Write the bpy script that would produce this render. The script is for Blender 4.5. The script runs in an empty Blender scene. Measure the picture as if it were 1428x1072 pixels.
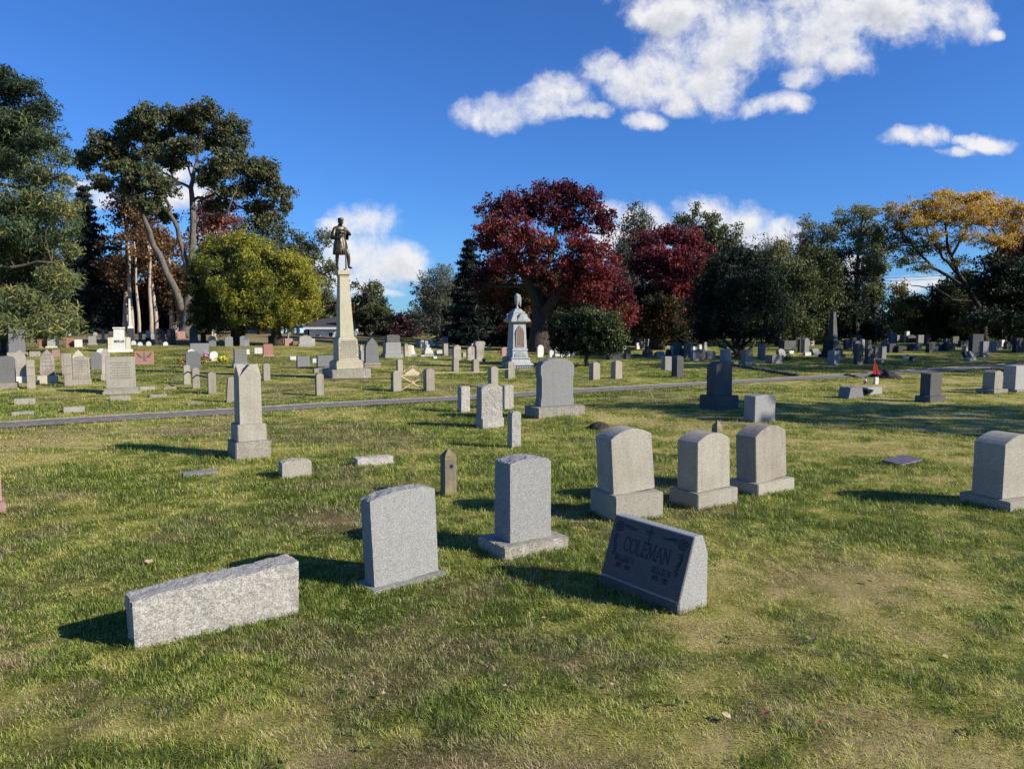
import bpy, bmesh, math, random
import numpy as np
from mathutils import Vector, Matrix, noise as mnoise
SC = bpy.context.scene
COL = SC.collection
R = math.radians
random.seed(5)
# ------------------------------------------------------------------ camera
FPX, HOR = 1073.0, 452.0               # focal length and horizon row, in pixels of the 1428x1072 photograph
EYE = 1.7
PITCH = math.atan((536.0 - HOR) / FPX)
cd = bpy.data.cameras.new('camera'); cam = bpy.data.objects.new('camera', cd); COL.objects.link(cam)
cam.location = (0, 0, EYE); cam.rotation_euler = (math.pi / 2 - PITCH, 0, 0)
cd.sensor_width = 36; cd.lens = 36 * FPX / 1428; cd.clip_start = 0.05; cd.clip_end = 3000
SC.camera = cam
# ------------------------------------------------------------------ sun, sky, exposure
SUN_EL, SHADOW_AZ = 27.0, 20.0         # shadows run towards -X, turned SHADOW_AZ degrees to +Y
sx, sy = math.cos(R(-SHADOW_AZ)), math.sin(R(-SHADOW_AZ))
SUNV = Vector((sx * math.cos(R(SUN_EL)), sy * math.cos(R(SUN_EL)), math.sin(R(SUN_EL))))
ld = bpy.data.lights.new('sun', 'SUN'); ld.energy = 5.0; ld.angle = R(0.5); ld.color = (1.0, 0.92, 0.79)
sun = bpy.data.objects.new('sun', ld); COL.objects.link(sun); sun.location = SUNV * 100
sun.rotation_euler = SUNV.to_track_quat('Z', 'Y').to_euler()
SC.view_settings.view_transform = 'Standard'; SC.view_settings.look = 'None'
SC.view_settings.gamma = 1; SC.view_settings.exposure = 0.54
try: SC.cycles.use_denoising = True
except Exception: pass
SC.cycles.max_bounces = 6; SC.cycles.diffuse_bounces = 2; SC.cycles.transparent_max_bounces = 8

def N(nt, t, **kw):
    n = nt.nodes.new(t)
    for k, v in kw.items():
        if k.startswith('i_'): n.inputs[int(k[2:]) if k[2:].isdigit() else k[2:].replace('_', ' ')].default_value = v
        else: setattr(n, k, v)
    return n
def math_(nt, op, a, b=None, c=None, clamp=False):
    n = nt.nodes.new('ShaderNodeMath'); n.operation = op; n.use_clamp = clamp
    for i, x in enumerate((a, b, c)):
        if x is None: continue
        if isinstance(x, (int, float)): n.inputs[i].default_value = x
        else: nt.links.new(x, n.inputs[i])
    return n.outputs[0]

# --- world: Nishita sky with procedural cumulus placed by direction
W = bpy.data.worlds.new('World'); SC.world = W; W.use_nodes = True
nt = W.node_tree; nt.nodes.clear(); L = nt.links.new
def gno(u, v):
    a = (u - 714) / FPX; b = -(v - 536) / FPX
    y = math.cos(PITCH) + b * math.sin(PITCH); z = -math.sin(PITCH) + b * math.cos(PITCH)
    return a / y, z / y
BLOBS = [ # big bank at the top: u, v, ru, rv
 (655,160,38,22),(700,157,46,24),(745,147,46,28),(785,125,46,30),(832,98,34,28),(812,152,40,12),
 (892,118,42,34),(938,92,50,52),(985,112,56,44),(1015,70,60,52),(955,145,40,14),(925,18,44,28),(970,8,60,34),(1010,34,70,50),
 (1080,34,90,62),(1160,38,95,62),(1240,22,85,52),(1310,14,60,40),(1352,20,42,30),(1185,92,52,22),(1082,143,52,18),(1115,112,34,16),(897,168,30,14),
 (1100,-60,260,80),(1130,72,50,26),(1385,44,12,7),(864,112,30,22),
 (1258,194,32,14),(1296,190,36,15),(1335,212,30,9),(1378,198,40,14),(1345,193,20,8),
 (508,307,54,24),(462,314,24,12),(536,372,58,32),(498,352,52,34),(470,372,40,44),(566,378,34,16),(512,398,48,22),(545,408,26,9),
 (250,240,30,16),(128,262,30,12),(145,275,30,16),(240,275,60,20),(300,330,40,30),
 (850,297,30,18),(885,308,42,22),(915,318,40,24),(870,330,60,26),(982,300,52,26),(1030,312,52,28),(1080,330,42,24),(1010,345,120,26),
 (1195,375,26,20),(1280,395,50,14)]
def group_density():
    g = bpy.data.node_groups.new('cloud_density', 'ShaderNodeTree')
    g.interface.new_socket('P', in_out='INPUT', socket_type='NodeSocketVector')
    g.interface.new_socket('D', in_out='OUTPUT', socket_type='NodeSocketFloat')
    gi = g.nodes.new('NodeGroupInput'); go = g.nodes.new('NodeGroupOutput')
    # domain warp
    w1 = N(g, 'ShaderNodeTexNoise', i_Scale=7.0, i_Detail=6.0, i_Roughness=0.6); g.links.new(gi.outputs[0], w1.inputs['Vector'])
    w2 = N(g, 'ShaderNodeVectorMath', operation='SUBTRACT'); g.links.new(w1.outputs['Color'], w2.inputs[0]); w2.inputs[1].default_value = (.5, .5, .5)
    w3 = N(g, 'ShaderNodeVectorMath', operation='SCALE'); g.links.new(w2.outputs[0], w3.inputs[0]); w3.inputs['Scale'].default_value = 0.055
    w4 = N(g, 'ShaderNodeVectorMath', operation='ADD'); g.links.new(gi.outputs[0], w4.inputs[0]); g.links.new(w3.outputs[0], w4.inputs[1])
    P = w4.outputs[0]; cur = None
    for (u, v, ru, rv) in BLOBS:
        a, b = gno(u, v)
        s = N(g, 'ShaderNodeVectorMath', operation='MULTIPLY_ADD'); g.links.new(P, s.inputs[0])
        ia, ib = FPX / (ru * 1.1), FPX / (rv * 1.15)
        s.inputs[1].default_value = (ia, ib, 0); s.inputs[2].default_value = (-a * ia, -b * ib, 0)
        d = N(g, 'ShaderNodeVectorMath', operation='DOT_PRODUCT'); g.links.new(s.outputs[0], d.inputs[0]); g.links.new(s.outputs[0], d.inputs[1])
        o = math_(g, 'SUBTRACT', 1.0, d.outputs['Value'])
        if cur is None: cur = o
        else:
            m = math_(g, 'SMOOTH_MAX', cur, o, 0.35); cur = m
    n1 = N(g, 'ShaderNodeTexNoise', i_Scale=19.0, i_Detail=11.0, i_Roughness=0.66); g.links.new(P, n1.inputs['Vector'])
    n2 = N(g, 'ShaderNodeTexNoise', i_Scale=8.0, i_Detail=5.0, i_Roughness=0.55); g.links.new(P, n2.inputs['Vector'])
    a = math_(g, 'MULTIPLY_ADD', n1.outputs['Fac'], 2.5, -1.32)
    b = math_(g, 'MULTIPLY_ADD', n2.outputs['Fac'], 2.4, -1.2)
    c = math_(g, 'ADD', a, b)
    r = math_(g, 'ADD', math_(g, 'MULTIPLY', math_(g, 'MAXIMUM', cur, -1.6), 0.95), c)
    g.links.new(r, go.inputs[0]); return g
SKYMUL = 0.075; SKYTINT = (0.39, 0.77, 1.40)
tc = N(nt, 'ShaderNodeTexCoord')
sep = N(nt, 'ShaderNodeSeparateXYZ'); L(tc.outputs['Generated'], sep.inputs[0])
yy = math_(nt, 'MAXIMUM', sep.outputs['Y'], 0.05)
cu = math_(nt, 'DIVIDE', sep.outputs['X'], yy); cv = math_(nt, 'DIVIDE', sep.outputs['Z'], yy)
cmb = N(nt, 'ShaderNodeCombineXYZ'); L(cu, cmb.inputs[0]); L(cv, cmb.inputs[1])
G1 = group_density()
ga = N(nt, 'ShaderNodeGroup', node_tree=G1); L(cmb.outputs[0], ga.inputs[0])
off = N(nt, 'ShaderNodeVectorMath', operation='ADD'); L(cmb.outputs[0], off.inputs[0]); off.inputs[1].default_value = (0.006, 0.014, 0)
gb = N(nt, 'ShaderNodeGroup', node_tree=G1); L(off.outputs[0], gb.inputs[0])
alpha = N(nt, 'ShaderNodeMapRange', interpolation_type='SMOOTHSTEP'); L(ga.outputs[0], alpha.inputs['Value'])
alpha.inputs['From Min'].default_value = -0.15; alpha.inputs['From Max'].default_value = 1.15
dif = math_(nt, 'SUBTRACT', ga.outputs[0], gb.outputs[0])
thick = N(nt, 'ShaderNodeMapRange', interpolation_type='SMOOTHSTEP'); L(ga.outputs[0], thick.inputs['Value'])
thick.inputs['From Min'].default_value = 0.5; thick.inputs['From Max'].default_value = 1.6
shade = math_(nt, 'ADD', math_(nt, 'MULTIPLY', dif, 0.6), math_(nt, 'MULTIPLY_ADD', thick.outputs[0], -0.62, 0.90), clamp=True)
cr = N(nt, 'ShaderNodeValToRGB'); L(shade, cr.inputs[0])
cr.color_ramp.elements[0].position = 0.05; cr.color_ramp.elements[0].color = (0.42, 0.46, 0.56, 1)
cr.color_ramp.elements[1].position = 0.85; cr.color_ramp.elements[1].color = (0.93, 0.93, 0.95, 1)
sky = N(nt, 'ShaderNodeTexSky', sky_type='NISHITA', sun_disc=False, sun_elevation=R(SUN_EL), sun_rotation=R(90 + SHADOW_AZ),
        altitude=0, air_density=1.0, dust_density=0.12, ozone_density=3.0)
hsv = N(nt, 'ShaderNodeHueSaturation', i_Saturation=1.0); _m = N(nt, 'ShaderNodeVectorMath', operation='MULTIPLY'); L(sky.outputs[0], _m.inputs[0]); _m.inputs[1].default_value = SKYTINT; L(_m.outputs[0], hsv.inputs['Color'])
clm = N(nt, 'ShaderNodeVectorMath', operation='SCALE'); L(cr.outputs[0], clm.inputs[0]); clm.inputs['Scale'].default_value = 0.66 / SKYMUL
up = math_(nt, 'MULTIPLY', alpha.outputs[0], math_(nt, 'GREATER_THAN', sep.outputs['Y'], 0.12))
mix = N(nt, 'ShaderNodeMix', data_type='RGBA'); L(up, mix.inputs['Factor']); L(hsv.outputs[0], mix.inputs['A']); L(clm.outputs[0], mix.inputs['B'])
bg = N(nt, 'ShaderNodeBackground'); L(mix.outputs['Result'], bg.inputs[0]); bg.inputs[1].default_value = SKYMUL
wo = N(nt, 'ShaderNodeOutputWorld'); L(bg.outputs[0], wo.inputs[0])
W.cycles.sampling_method = 'MANUAL'; W.cycles.sample_map_resolution = 256

# ------------------------------------------------------------------ numpy noise, terrain, unprojection
_rng = np.random.default_rng(11)
_T = _rng.random((256, 256))
def vn(x, y):
    x = np.asarray(x, float); y = np.asarray(y, float)
    xi = np.floor(x).astype(int); yi = np.floor(y).astype(int); fx = x - xi; fy = y - yi
    fx = fx * fx * (3 - 2 * fx); fy = fy * fy * (3 - 2 * fy)
    a = _T[xi & 255, yi & 255]; b = _T[(xi + 1) & 255, yi & 255]; c = _T[xi & 255, (yi + 1) & 255]; d = _T[(xi + 1) & 255, (yi + 1) & 255]
    return (a * (1 - fx) + b * fx) * (1 - fy) + (c * (1 - fx) + d * fx) * fy
def fbm(x, y, s, o=4, g=0.5):
    r = 0; a = 1; t = 0
    for i in range(o):
        r = r + a * vn(x * s + 17.3 * i, y * s - 9.1 * i); t += a; a *= g; s *= 2.03
    return r / t
def S_(t):
    t = np.clip(t, 0, 1); return t * t * (3 - 2 * t)
def H(x, y):
    x = np.asarray(x, float); y = np.asarray(y, float)
    r = 0.92 * S_((y - 14) / 46) * S_((-x + 4) / 24)
    r = r + 0.10 * (fbm(x, y, 0.23, 2) - 0.5) * S_(y / 6)
    r = r + 0.10 * np.exp(-(((x - 0.9) / 1.3) ** 2 + ((y - 13.6) / 1.0) ** 2))
    far = S_((y - 75) / 150); return r * (1 - far) - 0.5 * far
def ray(u, v):
    a = (u - 714) / FPX; b = -(v - 536) / FPX
    return a, math.cos(PITCH) + b * math.sin(PITCH), -math.sin(PITCH) + b * math.cos(PITCH)
def G(u, v):
    a, y, z = ray(u, v); t = 0.5
    for i in range(4000):
        t2 = t * 1.01 + 0.01
        if EYE + z * t2 <= float(H(a * t2, y * t2)):
            lo, hi = t, t2
            for k in range(20):
                m = (lo + hi) / 2
                if EYE + z * m <= float(H(a * m, y * m)): hi = m
                else: lo = m
            return Vector((a * hi, y * hi, EYE + z * hi)), hi
        t = t2
        if t > 400: break
    return Vector((a * 110, y * 110, EYE + z * 110)), 110.0
def AT(u, v, D):                      # the point at depth D (along the camera axis) seen at u, v
    a, y, z = ray(u, v); return Vector((a * D, y * D, EYE + z * D))
def gh(x, y): return float(H(x, y))

# ------------------------------------------------------------------ object helpers
def tag(o, label=None, cat=None, group=None, kind=None):
    if label: o['label'] = label
    if cat: o['category'] = cat
    if group: o['group'] = group
    if kind: o['kind'] = kind
    return o
def empty(name, loc, rz, label, cat, group=None):
    o = bpy.data.objects.new(name, None); o.empty_display_size = .2; COL.objects.link(o)
    o.location = loc; o.rotation_euler = (0, 0, rz); return tag(o, label, cat, group)
def link(name, me, mat, parent=None, loc=None, rz=0, smooth=False):
    if mat:
        for m in (mat if isinstance(mat, (list, tuple)) else [mat]): me.materials.append(m)
    if smooth: me.polygons.foreach_set('use_smooth', np.ones(len(me.polygons), bool))
    o = bpy.data.objects.new(name, me); COL.objects.link(o)
    if parent: o.parent = parent
    if loc is not None: o.location = loc
    if rz: o.rotation_euler = (0, 0, rz)
    return o
class MB:
    def __init__(s): s.v = []; s.f = []
    def add(s, v, f):
        n = len(s.v); s.v += [tuple(p) for p in v]; s.f += [tuple(i + n for i in q) for q in f]; return s
    def box(s, x0, x1, y0, y1, z0, z1):
        return s.frus((x0 + x1) / 2, (y0 + y1) / 2, z0, z1, (x1 - x0) / 2, (y1 - y0) / 2, (x1 - x0) / 2, (y1 - y0) / 2)
    def frus(s, cx, cy, z0, z1, a, b, a2, b2, ox=0, oy=0):
        v = [(cx - a, cy - b, z0), (cx + a, cy - b, z0), (cx + a, cy + b, z0), (cx - a, cy + b, z0),
             (cx + ox - a2, cy + oy - b2, z1), (cx + ox + a2, cy + oy - b2, z1), (cx + ox + a2, cy + oy + b2, z1), (cx + ox - a2, cy + oy + b2, z1)]
        return s.add(v, [(3, 2, 1, 0), (4, 5, 6, 7), (0, 1, 5, 4), (1, 2, 6, 5), (2, 3, 7, 6), (3, 0, 4, 7)])
    def prism(s, prof, y0, y1, back=1.0):
        n = len(prof); v = [(x, y0, z) for x, z in prof] + [(x * back, y1, z) for x, z in prof]
        f = [tuple(range(n)), tuple(range(2 * n - 1, n - 1, -1))]
        f += [((i + 1) % n, i, i + n, (i + 1) % n + n) for i in range(n)]
        return s.add(v, f)
    def tube(s, pts, rad, n=6, cap=True):
        pts = [Vector(p) for p in pts]; V = []; F = []
        if isinstance(rad, (int, float)): rad = [rad] * len(pts)
        ref = Vector((0.13, 0.31, 0.94)); px = None
        for i, p in enumerate(pts):
            t = (pts[min(i + 1, len(pts) - 1)] - pts[max(i - 1, 0)]); t = t.normalized() if t.length > 1e-9 else Vector((0, 0, 1))
            if px is None:
                px = t.cross(ref)
                if px.length < .1: px = t.cross(Vector((1, 0, 0)))
            px = (px - t * px.dot(t)).normalized(); q = t.cross(px)
            for k in range(n):
                a = 2 * math.pi * k / n; V.append(p + (px * math.cos(a) + q * math.sin(a)) * rad[i])
        for i in range(len(pts) - 1):
            for k in range(n):
                k2 = (k + 1) % n; F.append((i * n + k, i * n + k2, (i + 1) * n + k2, (i + 1) * n + k))
        if cap: F.append(tuple(range(n - 1, -1, -1))); F.append(tuple((len(pts) - 1) * n + k for k in range(n)))
        return s.add(V, F)
    def lathe(s, prof, n=16, cx=0, cy=0, fold=None):
        V = []; F = []
        for j, (r, z) in enumerate(prof):
            for k in range(n):
                a = 2 * math.pi * k / n; rr = r * (1 if fold is None else fold(a, j)); V.append((cx + rr * math.cos(a), cy + rr * math.sin(a), z))
        for j in range(len(prof) - 1):
            for k in range(n):
                k2 = (k + 1) % n; F.append((j * n + k, j * n + k2, (j + 1) * n + k2, (j + 1) * n + k))
        F.append(tuple(range(n - 1, -1, -1))); F.append(tuple((len(prof) - 1) * n + k for k in range(n)))
        return s.add(V, F)
    def mesh(s, bevel=0, fix=True):
        me = bpy.data.meshes.new('m'); me.from_pydata(s.v, [], s.f)
        if fix or bevel:
            bm = bmesh.new(); bm.from_mesh(me); bmesh.ops.recalc_face_normals(bm, faces=bm.faces)
            if bevel:
                es = [e for e in bm.edges if len(e.link_faces) == 2 and e.calc_face_angle(0) > 0.5]
                try: bmesh.ops.bevel(bm, geom=es, offset=bevel, segments=2 if bevel > .006 else 1, affect='EDGES', clamp_overlap=True)
                except Exception: pass
            bm.to_mesh(me); bm.free()
        return me
    def build(s, name, mat, parent=None, bevel=0, smooth=False, loc=None, rz=0):
        return link(name, s.mesh(bevel), mat, parent, loc, rz, smooth)
def np_mesh(V, F, attrs=None, smooth=False):
    me = bpy.data.meshes.new('m'); nv = len(V); nf, k = F.shape
    me.vertices.add(nv); me.vertices.foreach_set('co', np.ascontiguousarray(V, np.float32).ravel())
    me.loops.add(nf * k); me.loops.foreach_set('vertex_index', np.ascontiguousarray(F, np.int32).ravel())
    me.polygons.add(nf); me.polygons.foreach_set('loop_start', np.arange(0, nf * k, k, dtype=np.int32))
    me.update(calc_edges=True)
    if smooth: me.polygons.foreach_set('use_smooth', np.ones(nf, bool))
    for nm, arr in (attrs or {}).items():
        at = me.attributes.new(nm, 'FLOAT', 'POINT'); at.data.foreach_set('value', np.ascontiguousarray(arr, np.float32))
    return me

# ------------------------------------------------------------------ materials
def ramp(nt, fac, stops, interp='LINEAR'):
    c = nt.nodes.new('ShaderNodeValToRGB'); nt.links.new(fac, c.inputs[0]); e = c.color_ramp.elements; c.color_ramp.interpolation = interp
    while len(e) < len(stops): e.new(0.5)
    for i, (p, col) in enumerate(stops): e[i].position = p; e[i].color = (*col, 1)
    return c.outputs[0]
def newmat(name):
    m = bpy.data.materials.new(name); m.use_nodes = True; nt = m.node_tree; b = nt.nodes['Principled BSDF']
    return m, nt, b
def mixc(nt, f, a, b, mode='MIX'):
    n = nt.nodes.new('ShaderNodeMix'); n.data_type = 'RGBA'; n.blend_type = mode
    for s, x in (('Factor', f), ('A', a), ('B', b)):
        if isinstance(x, (int, float)): n.inputs[s].default_value = x
        elif isinstance(x, tuple): n.inputs[s].default_value = (*x, 1)
        else: nt.links.new(x, n.inputs[s])
    return n.outputs['Result']
def stone(name, base, speck=0.30, stain=(0.20, 0.18, 0.12), stainamt=0.5, rough=0.8, bump=0.3, scale=290, streak=0.3, lichen=0.0):
    m, nt, b = newmat(name); L = nt.links.new
    tc = N(nt, 'ShaderNodeTexCoord'); oi = N(nt, 'ShaderNodeObjectInfo')
    ad = N(nt, 'ShaderNodeVectorMath', operation='ADD'); L(tc.outputs['Object'], ad.inputs[0])
    sc = N(nt, 'ShaderNodeVectorMath', operation='SCALE'); L(oi.outputs['Location'], sc.inputs[0]); sc.inputs['Scale'].default_value = 3.7
    L(sc.outputs[0], ad.inputs[1]); P = ad.outputs[0]
    n1 = N(nt, 'ShaderNodeTexNoise', i_Scale=float(scale), i_Detail=2.0); L(P, n1.inputs['Vector'])
    v1 = N(nt, 'ShaderNodeTexVoronoi', i_Scale=scale * 0.75); L(P, v1.inputs['Vector'])
    sp = math_(nt, 'MULTIPLY_ADD', n1.outputs['Fac'], 3.4, -1.2, clamp=True)
    vs = N(nt, 'ShaderNodeSeparateColor'); L(v1.outputs['Color'], vs.inputs[0])
    sp2 = math_(nt, 'ADD', math_(nt, 'MULTIPLY', sp, 0.5), math_(nt, 'MULTIPLY', vs.outputs[0], 0.5))
    dk = tuple(c * (1 - speck) for c in base); lt = tuple(min(0.9, c * (1 + speck * 0.9)) for c in base)
    c = ramp(nt, sp2, [(0.12, tuple(c * (1 - speck * 1.5) for c in base)), (0.35, dk), (0.6, base), (0.9, lt)])
    n2 = N(nt, 'ShaderNodeTexNoise', i_Scale=3.2, i_Detail=6.0, i_Roughness=0.65); L(P, n2.inputs['Vector'])
    st = ramp(nt, n2.outputs['Fac'], [(0.42, (0, 0, 0)), (0.72, (1, 1, 1))])
    c = mixc(nt, math_(nt, 'MULTIPLY', st, stainamt * 0.7), c, stain)
    # vertical run-off streaks
    mp = N(nt, 'ShaderNodeMapping'); L(P, mp.inputs[0]); mp.inputs['Scale'].default_value = (9, 9, 0.7)
    n3 = N(nt, 'ShaderNodeTexNoise', i_Scale=1.6, i_Detail=4.0, i_Roughness=0.6); L(mp.outputs[0], n3.inputs['Vector'])
    sk = ramp(nt, n3.outputs['Fac'], [(0.5, (0, 0, 0)), (0.7, (1, 1, 1))])
    c = mixc(nt, math_(nt, 'MULTIPLY', sk, streak), c, tuple(x * 0.45 for x in base))
    if lichen:
        n4 = N(nt, 'ShaderNodeTexNoise', i_Scale=5.0, i_Detail=5.0); L(P, n4.inputs['Vector'])
        lk = ramp(nt, n4.outputs['Fac'], [(0.55, (0, 0, 0)), (0.66, (1, 1, 1))])
        c = mixc(nt, math_(nt, 'MULTIPLY', lk, lichen), c, (0.42, 0.34, 0.10))
    # per-stone brightness
    v = math_(nt, 'MULTIPLY_ADD', oi.outputs['Random'], 0.22, 0.73)
    hs = N(nt, 'ShaderNodeHueSaturation'); L(c, hs.inputs['Color']); L(v, hs.inputs['Value'])
    L(hs.outputs[0], b.inputs['Base Color']); b.inputs['Roughness'].default_value = rough
    b.inputs['Specular IOR Level'].default_value = 0.3
    bp = N(nt, 'ShaderNodeBump', i_Strength=bump, i_Distance=0.004)
    L(math_(nt, 'ADD', n1.outputs['Fac'], math_(nt, 'MULTIPLY', n2.outputs['Fac'], 2.0)), bp.inputs['Height']); L(bp.outputs[0], b.inputs['Normal'])
    return m
def plain(name, col, rough=0.7, metal=0.0, var=0.25, scale=30):
    m, nt, b = newmat(name); L = nt.links.new
    tc = N(nt, 'ShaderNodeTexCoord'); n = N(nt, 'ShaderNodeTexNoise', i_Scale=float(scale), i_Detail=5.0); L(tc.outputs['Object'], n.inputs['Vector'])
    L(ramp(nt, n.outputs['Fac'], [(0.3, tuple(c * (1 - var) for c in col)), (0.7, tuple(min(1, c * (1 + var)) for c in col))]), b.inputs['Base Color'])
    b.inputs['Roughness'].default_value = rough; b.inputs['Metallic'].default_value = metal
    return m
M = {
 'lgrey': stone('light_grey_granite', (0.375, 0.375, 0.36), 0.33, stainamt=0.15, streak=0.10),
 'grey': stone('grey_granite', (0.27, 0.275, 0.275), 0.38, stainamt=0.3, streak=0.2),
 'bgrey': stone('blue_grey_granite', (0.20, 0.205, 0.21), 0.28, stainamt=0.2, streak=0.15),
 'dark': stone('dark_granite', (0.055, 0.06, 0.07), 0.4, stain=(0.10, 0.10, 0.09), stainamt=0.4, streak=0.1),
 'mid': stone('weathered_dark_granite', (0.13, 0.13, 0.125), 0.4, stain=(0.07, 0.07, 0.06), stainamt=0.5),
 'tan': stone('tan_granite', (0.42, 0.39, 0.32), 0.32, stain=(0.20, 0.17, 0.10), stainamt=0.45, streak=0.28),
 'rust': stone('rust_stained_granite', (0.42, 0.38, 0.31), 0.32, stain=(0.22, 0.16, 0.09), stainamt=0.7, streak=0.7),
 'rough': stone('rough_granite', (0.49, 0.47, 0.42), 0.30, stain=(0.27, 0.23, 0.16), stainamt=0.55, streak=0.2, bump=0.9, scale=120),
 'base': stone('base_granite', (0.40, 0.37, 0.31), 0.35, stain=(0.18, 0.15, 0.10), stainamt=0.5, bump=0.8, scale=140),
 'marble': stone('weathered_marble', (0.46, 0.41, 0.35), 0.10, stain=(0.14, 0.11, 0.09), stainamt=0.9, streak=0.55, scale=60),
 'white': stone('white_marble', (0.68, 0.67, 0.63), 0.06, stain=(0.35, 0.33, 0.28), stainamt=0.35, streak=0.2, scale=60),
 'cream': stone('cream_granite', (0.50, 0.46, 0.34), 0.14, stain=(0.36, 0.30, 0.17), stainamt=0.5, streak=0.25, scale=90),
 'lichen': stone('lichened_marble', (0.60, 0.56, 0.44), 0.10, stain=(0.35, 0.30, 0.12), stainamt=0.5, streak=0.2, scale=60, lichen=0.5),
 'pink': stone('pink_granite', (0.42, 0.20, 0.15), 0.30, stain=(0.22, 0.12, 0.10), stainamt=0.3, streak=0.1),
 'rose': stone('rose_granite', (0.46, 0.27, 0.24), 0.28, stain=(0.22, 0.14, 0.12), stainamt=0.3, streak=0.1),
 'brown': stone('brown_sandstone', (0.20, 0.15, 0.10), 0.2, stain=(0.10, 0.08, 0.05), stainamt=0.5),
 'post': stone('post_granite', (0.42, 0.38, 0.31), 0.28, stain=(0.22, 0.19, 0.13), stainamt=0.5, streak=0.35),
 'wpost': stone('weathered_post_stone', (0.25, 0.22, 0.16), 0.25, stain=(0.12, 0.10, 0.06), stainamt=0.7, streak=0.6, lichen=0.4),
 'zinc': stone('blue_grey_zinc', (0.40, 0.42, 0.42), 0.05, stain=(0.22, 0.24, 0.25), stainamt=0.6, streak=0.5, scale=40, rough=0.55),
 'polish': stone('polished_grey_granite', (0.115, 0.113, 0.11), 0.25, stain=(0.10, 0.10, 0.11), stainamt=0.3, streak=0.0, rough=0.55, bump=0.02, scale=260),
 'cut': plain('cut_letter_stone', (0.030, 0.031, 0.033), 0.8),
 'etch': plain('etched_stone', (0.14, 0.14, 0.14), 0.9),
 'inset': plain('inscription_shadow_stone', (0.12, 0.12, 0.11), 0.9),
 'bronze': plain('patinated_bronze', (0.075, 0.065, 0.045), 0.45, 0.75, 0.5, 9),
 'iron': plain('rusty_iron', (0.10, 0.06, 0.045), 0.7, 0.3, 0.5),
 'diron': plain('dark_iron', (0.02, 0.02, 0.022), 0.6, 0.4),
 'cream_iron': plain('cream_painted_iron', (0.62, 0.52, 0.34), 0.6, 0, 0.25),
 'rustcream': plain('rusting_cream_iron', (0.55, 0.34, 0.20), 0.8, 0, 0.5, 40),
 'red': plain('red_cloth', (0.62, 0.02, 0.025), 0.7, 0, 0.1),
 'soil': plain('dark_soil', (0.035, 0.028, 0.02), 1.0, 0, 0.5, 20),
 'plaque': plain('dull_bronze_plaque', (0.16, 0.13, 0.15), 0.5, 0.4, 0.3, 20),
 'panel': plain('rusty_brown_panel', (0.16, 0.11, 0.08), 0.8, 0, 0.4, 20),
 'wood': plain('grey_weathered_pole', (0.35, 0.33, 0.30), 0.9),
 'wall': plain('white_painted_wall', (0.72, 0.76, 0.80), 0.8, 0, 0.04, 3),
 'bluewall': plain('pale_blue_wall', (0.30, 0.55, 0.72), 0.8, 0, 0.05, 3),
 'roof': plain('dark_shingle_roof', (0.05, 0.05, 0.055), 0.9, 0, 0.3, 40),
 'glass': plain('dark_window', (0.02, 0.025, 0.03), 0.1),
 'asphalt': plain('asphalt', (0.17, 0.15, 0.13), 0.95, 0, 0.4, 9),
 'edge': plain('pale_stone_edging', (0.32, 0.29, 0.22), 0.95, 0, 0.4, 20),
 'flagblue': plain('flag_blue', (0.02, 0.03, 0.14), 0.8), 'flagwhite': plain('flag_white', (0.7, 0.7, 0.7), 0.8), 'flagred': plain('flag_red', (0.45, 0.03, 0.04), 0.8),
 'fpink': plain('pink_petals', (0.65, 0.20, 0.45), 0.7), 'fyellow': plain('yellow_petals', (0.80, 0.68, 0.02), 0.7), 'forange': plain('orange_petals', (0.50, 0.20, 0.05), 0.7),
 'leafg': plain('shrub_leaves', (0.07, 0.12, 0.03), 0.7),
}
# ------------------------------------------------------------------ ground, path
def patch(x, y):                       # 0 lush green .. 1 dry straw: where the lawn itself is dry
    p = 0.28 * fbm(x + 40, y + 7, 0.33, 4, 0.6) + 0.36 * fbm(x - 11, y + 31, 1.7, 4, 0.65) + 0.36 * fbm(x + 3, y + 2, 5.5, 3, 0.7)
    p = (p - 0.5) * 3.9 + 0.40
    p = p + 0.52 * np.exp(-(((x - 7.5) / 5.0) ** 2 + ((y - 11.5) / 4.2) ** 2))
    p = p + 0.30 * np.exp(-(((x - 12) / 12) ** 2 + ((y - 22) / 2.5) ** 2))
    p = p + 0.22 * np.exp(-(((x + 7) / 5) ** 2 + ((y - 10.5) / 2.2) ** 2))
    p = p + 0.20 * np.exp(-(((x + 0.2) / 1.6) ** 2 + ((y - 2.9) / 0.75) ** 2)) + 0.16 * np.exp(-(((x - 1.9) / 1.2) ** 2 + ((y - 4.6) / 0.9) ** 2))
    p = p - 0.22 * np.exp(-(((x + 2.6) / 1.6) ** 2 + ((y - 4.8) / 1.1) ** 2)) - 0.2 * np.exp(-(((x - 2.2) / 1.6) ** 2 + ((y - 6.4) / 0.8) ** 2))
    p = p - 0.20 * np.exp(-(((x - 1) / 4.5) ** 2 + ((y - 12.5) / 1.6) ** 2))
    return np.clip(p, 0, 1)
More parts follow.
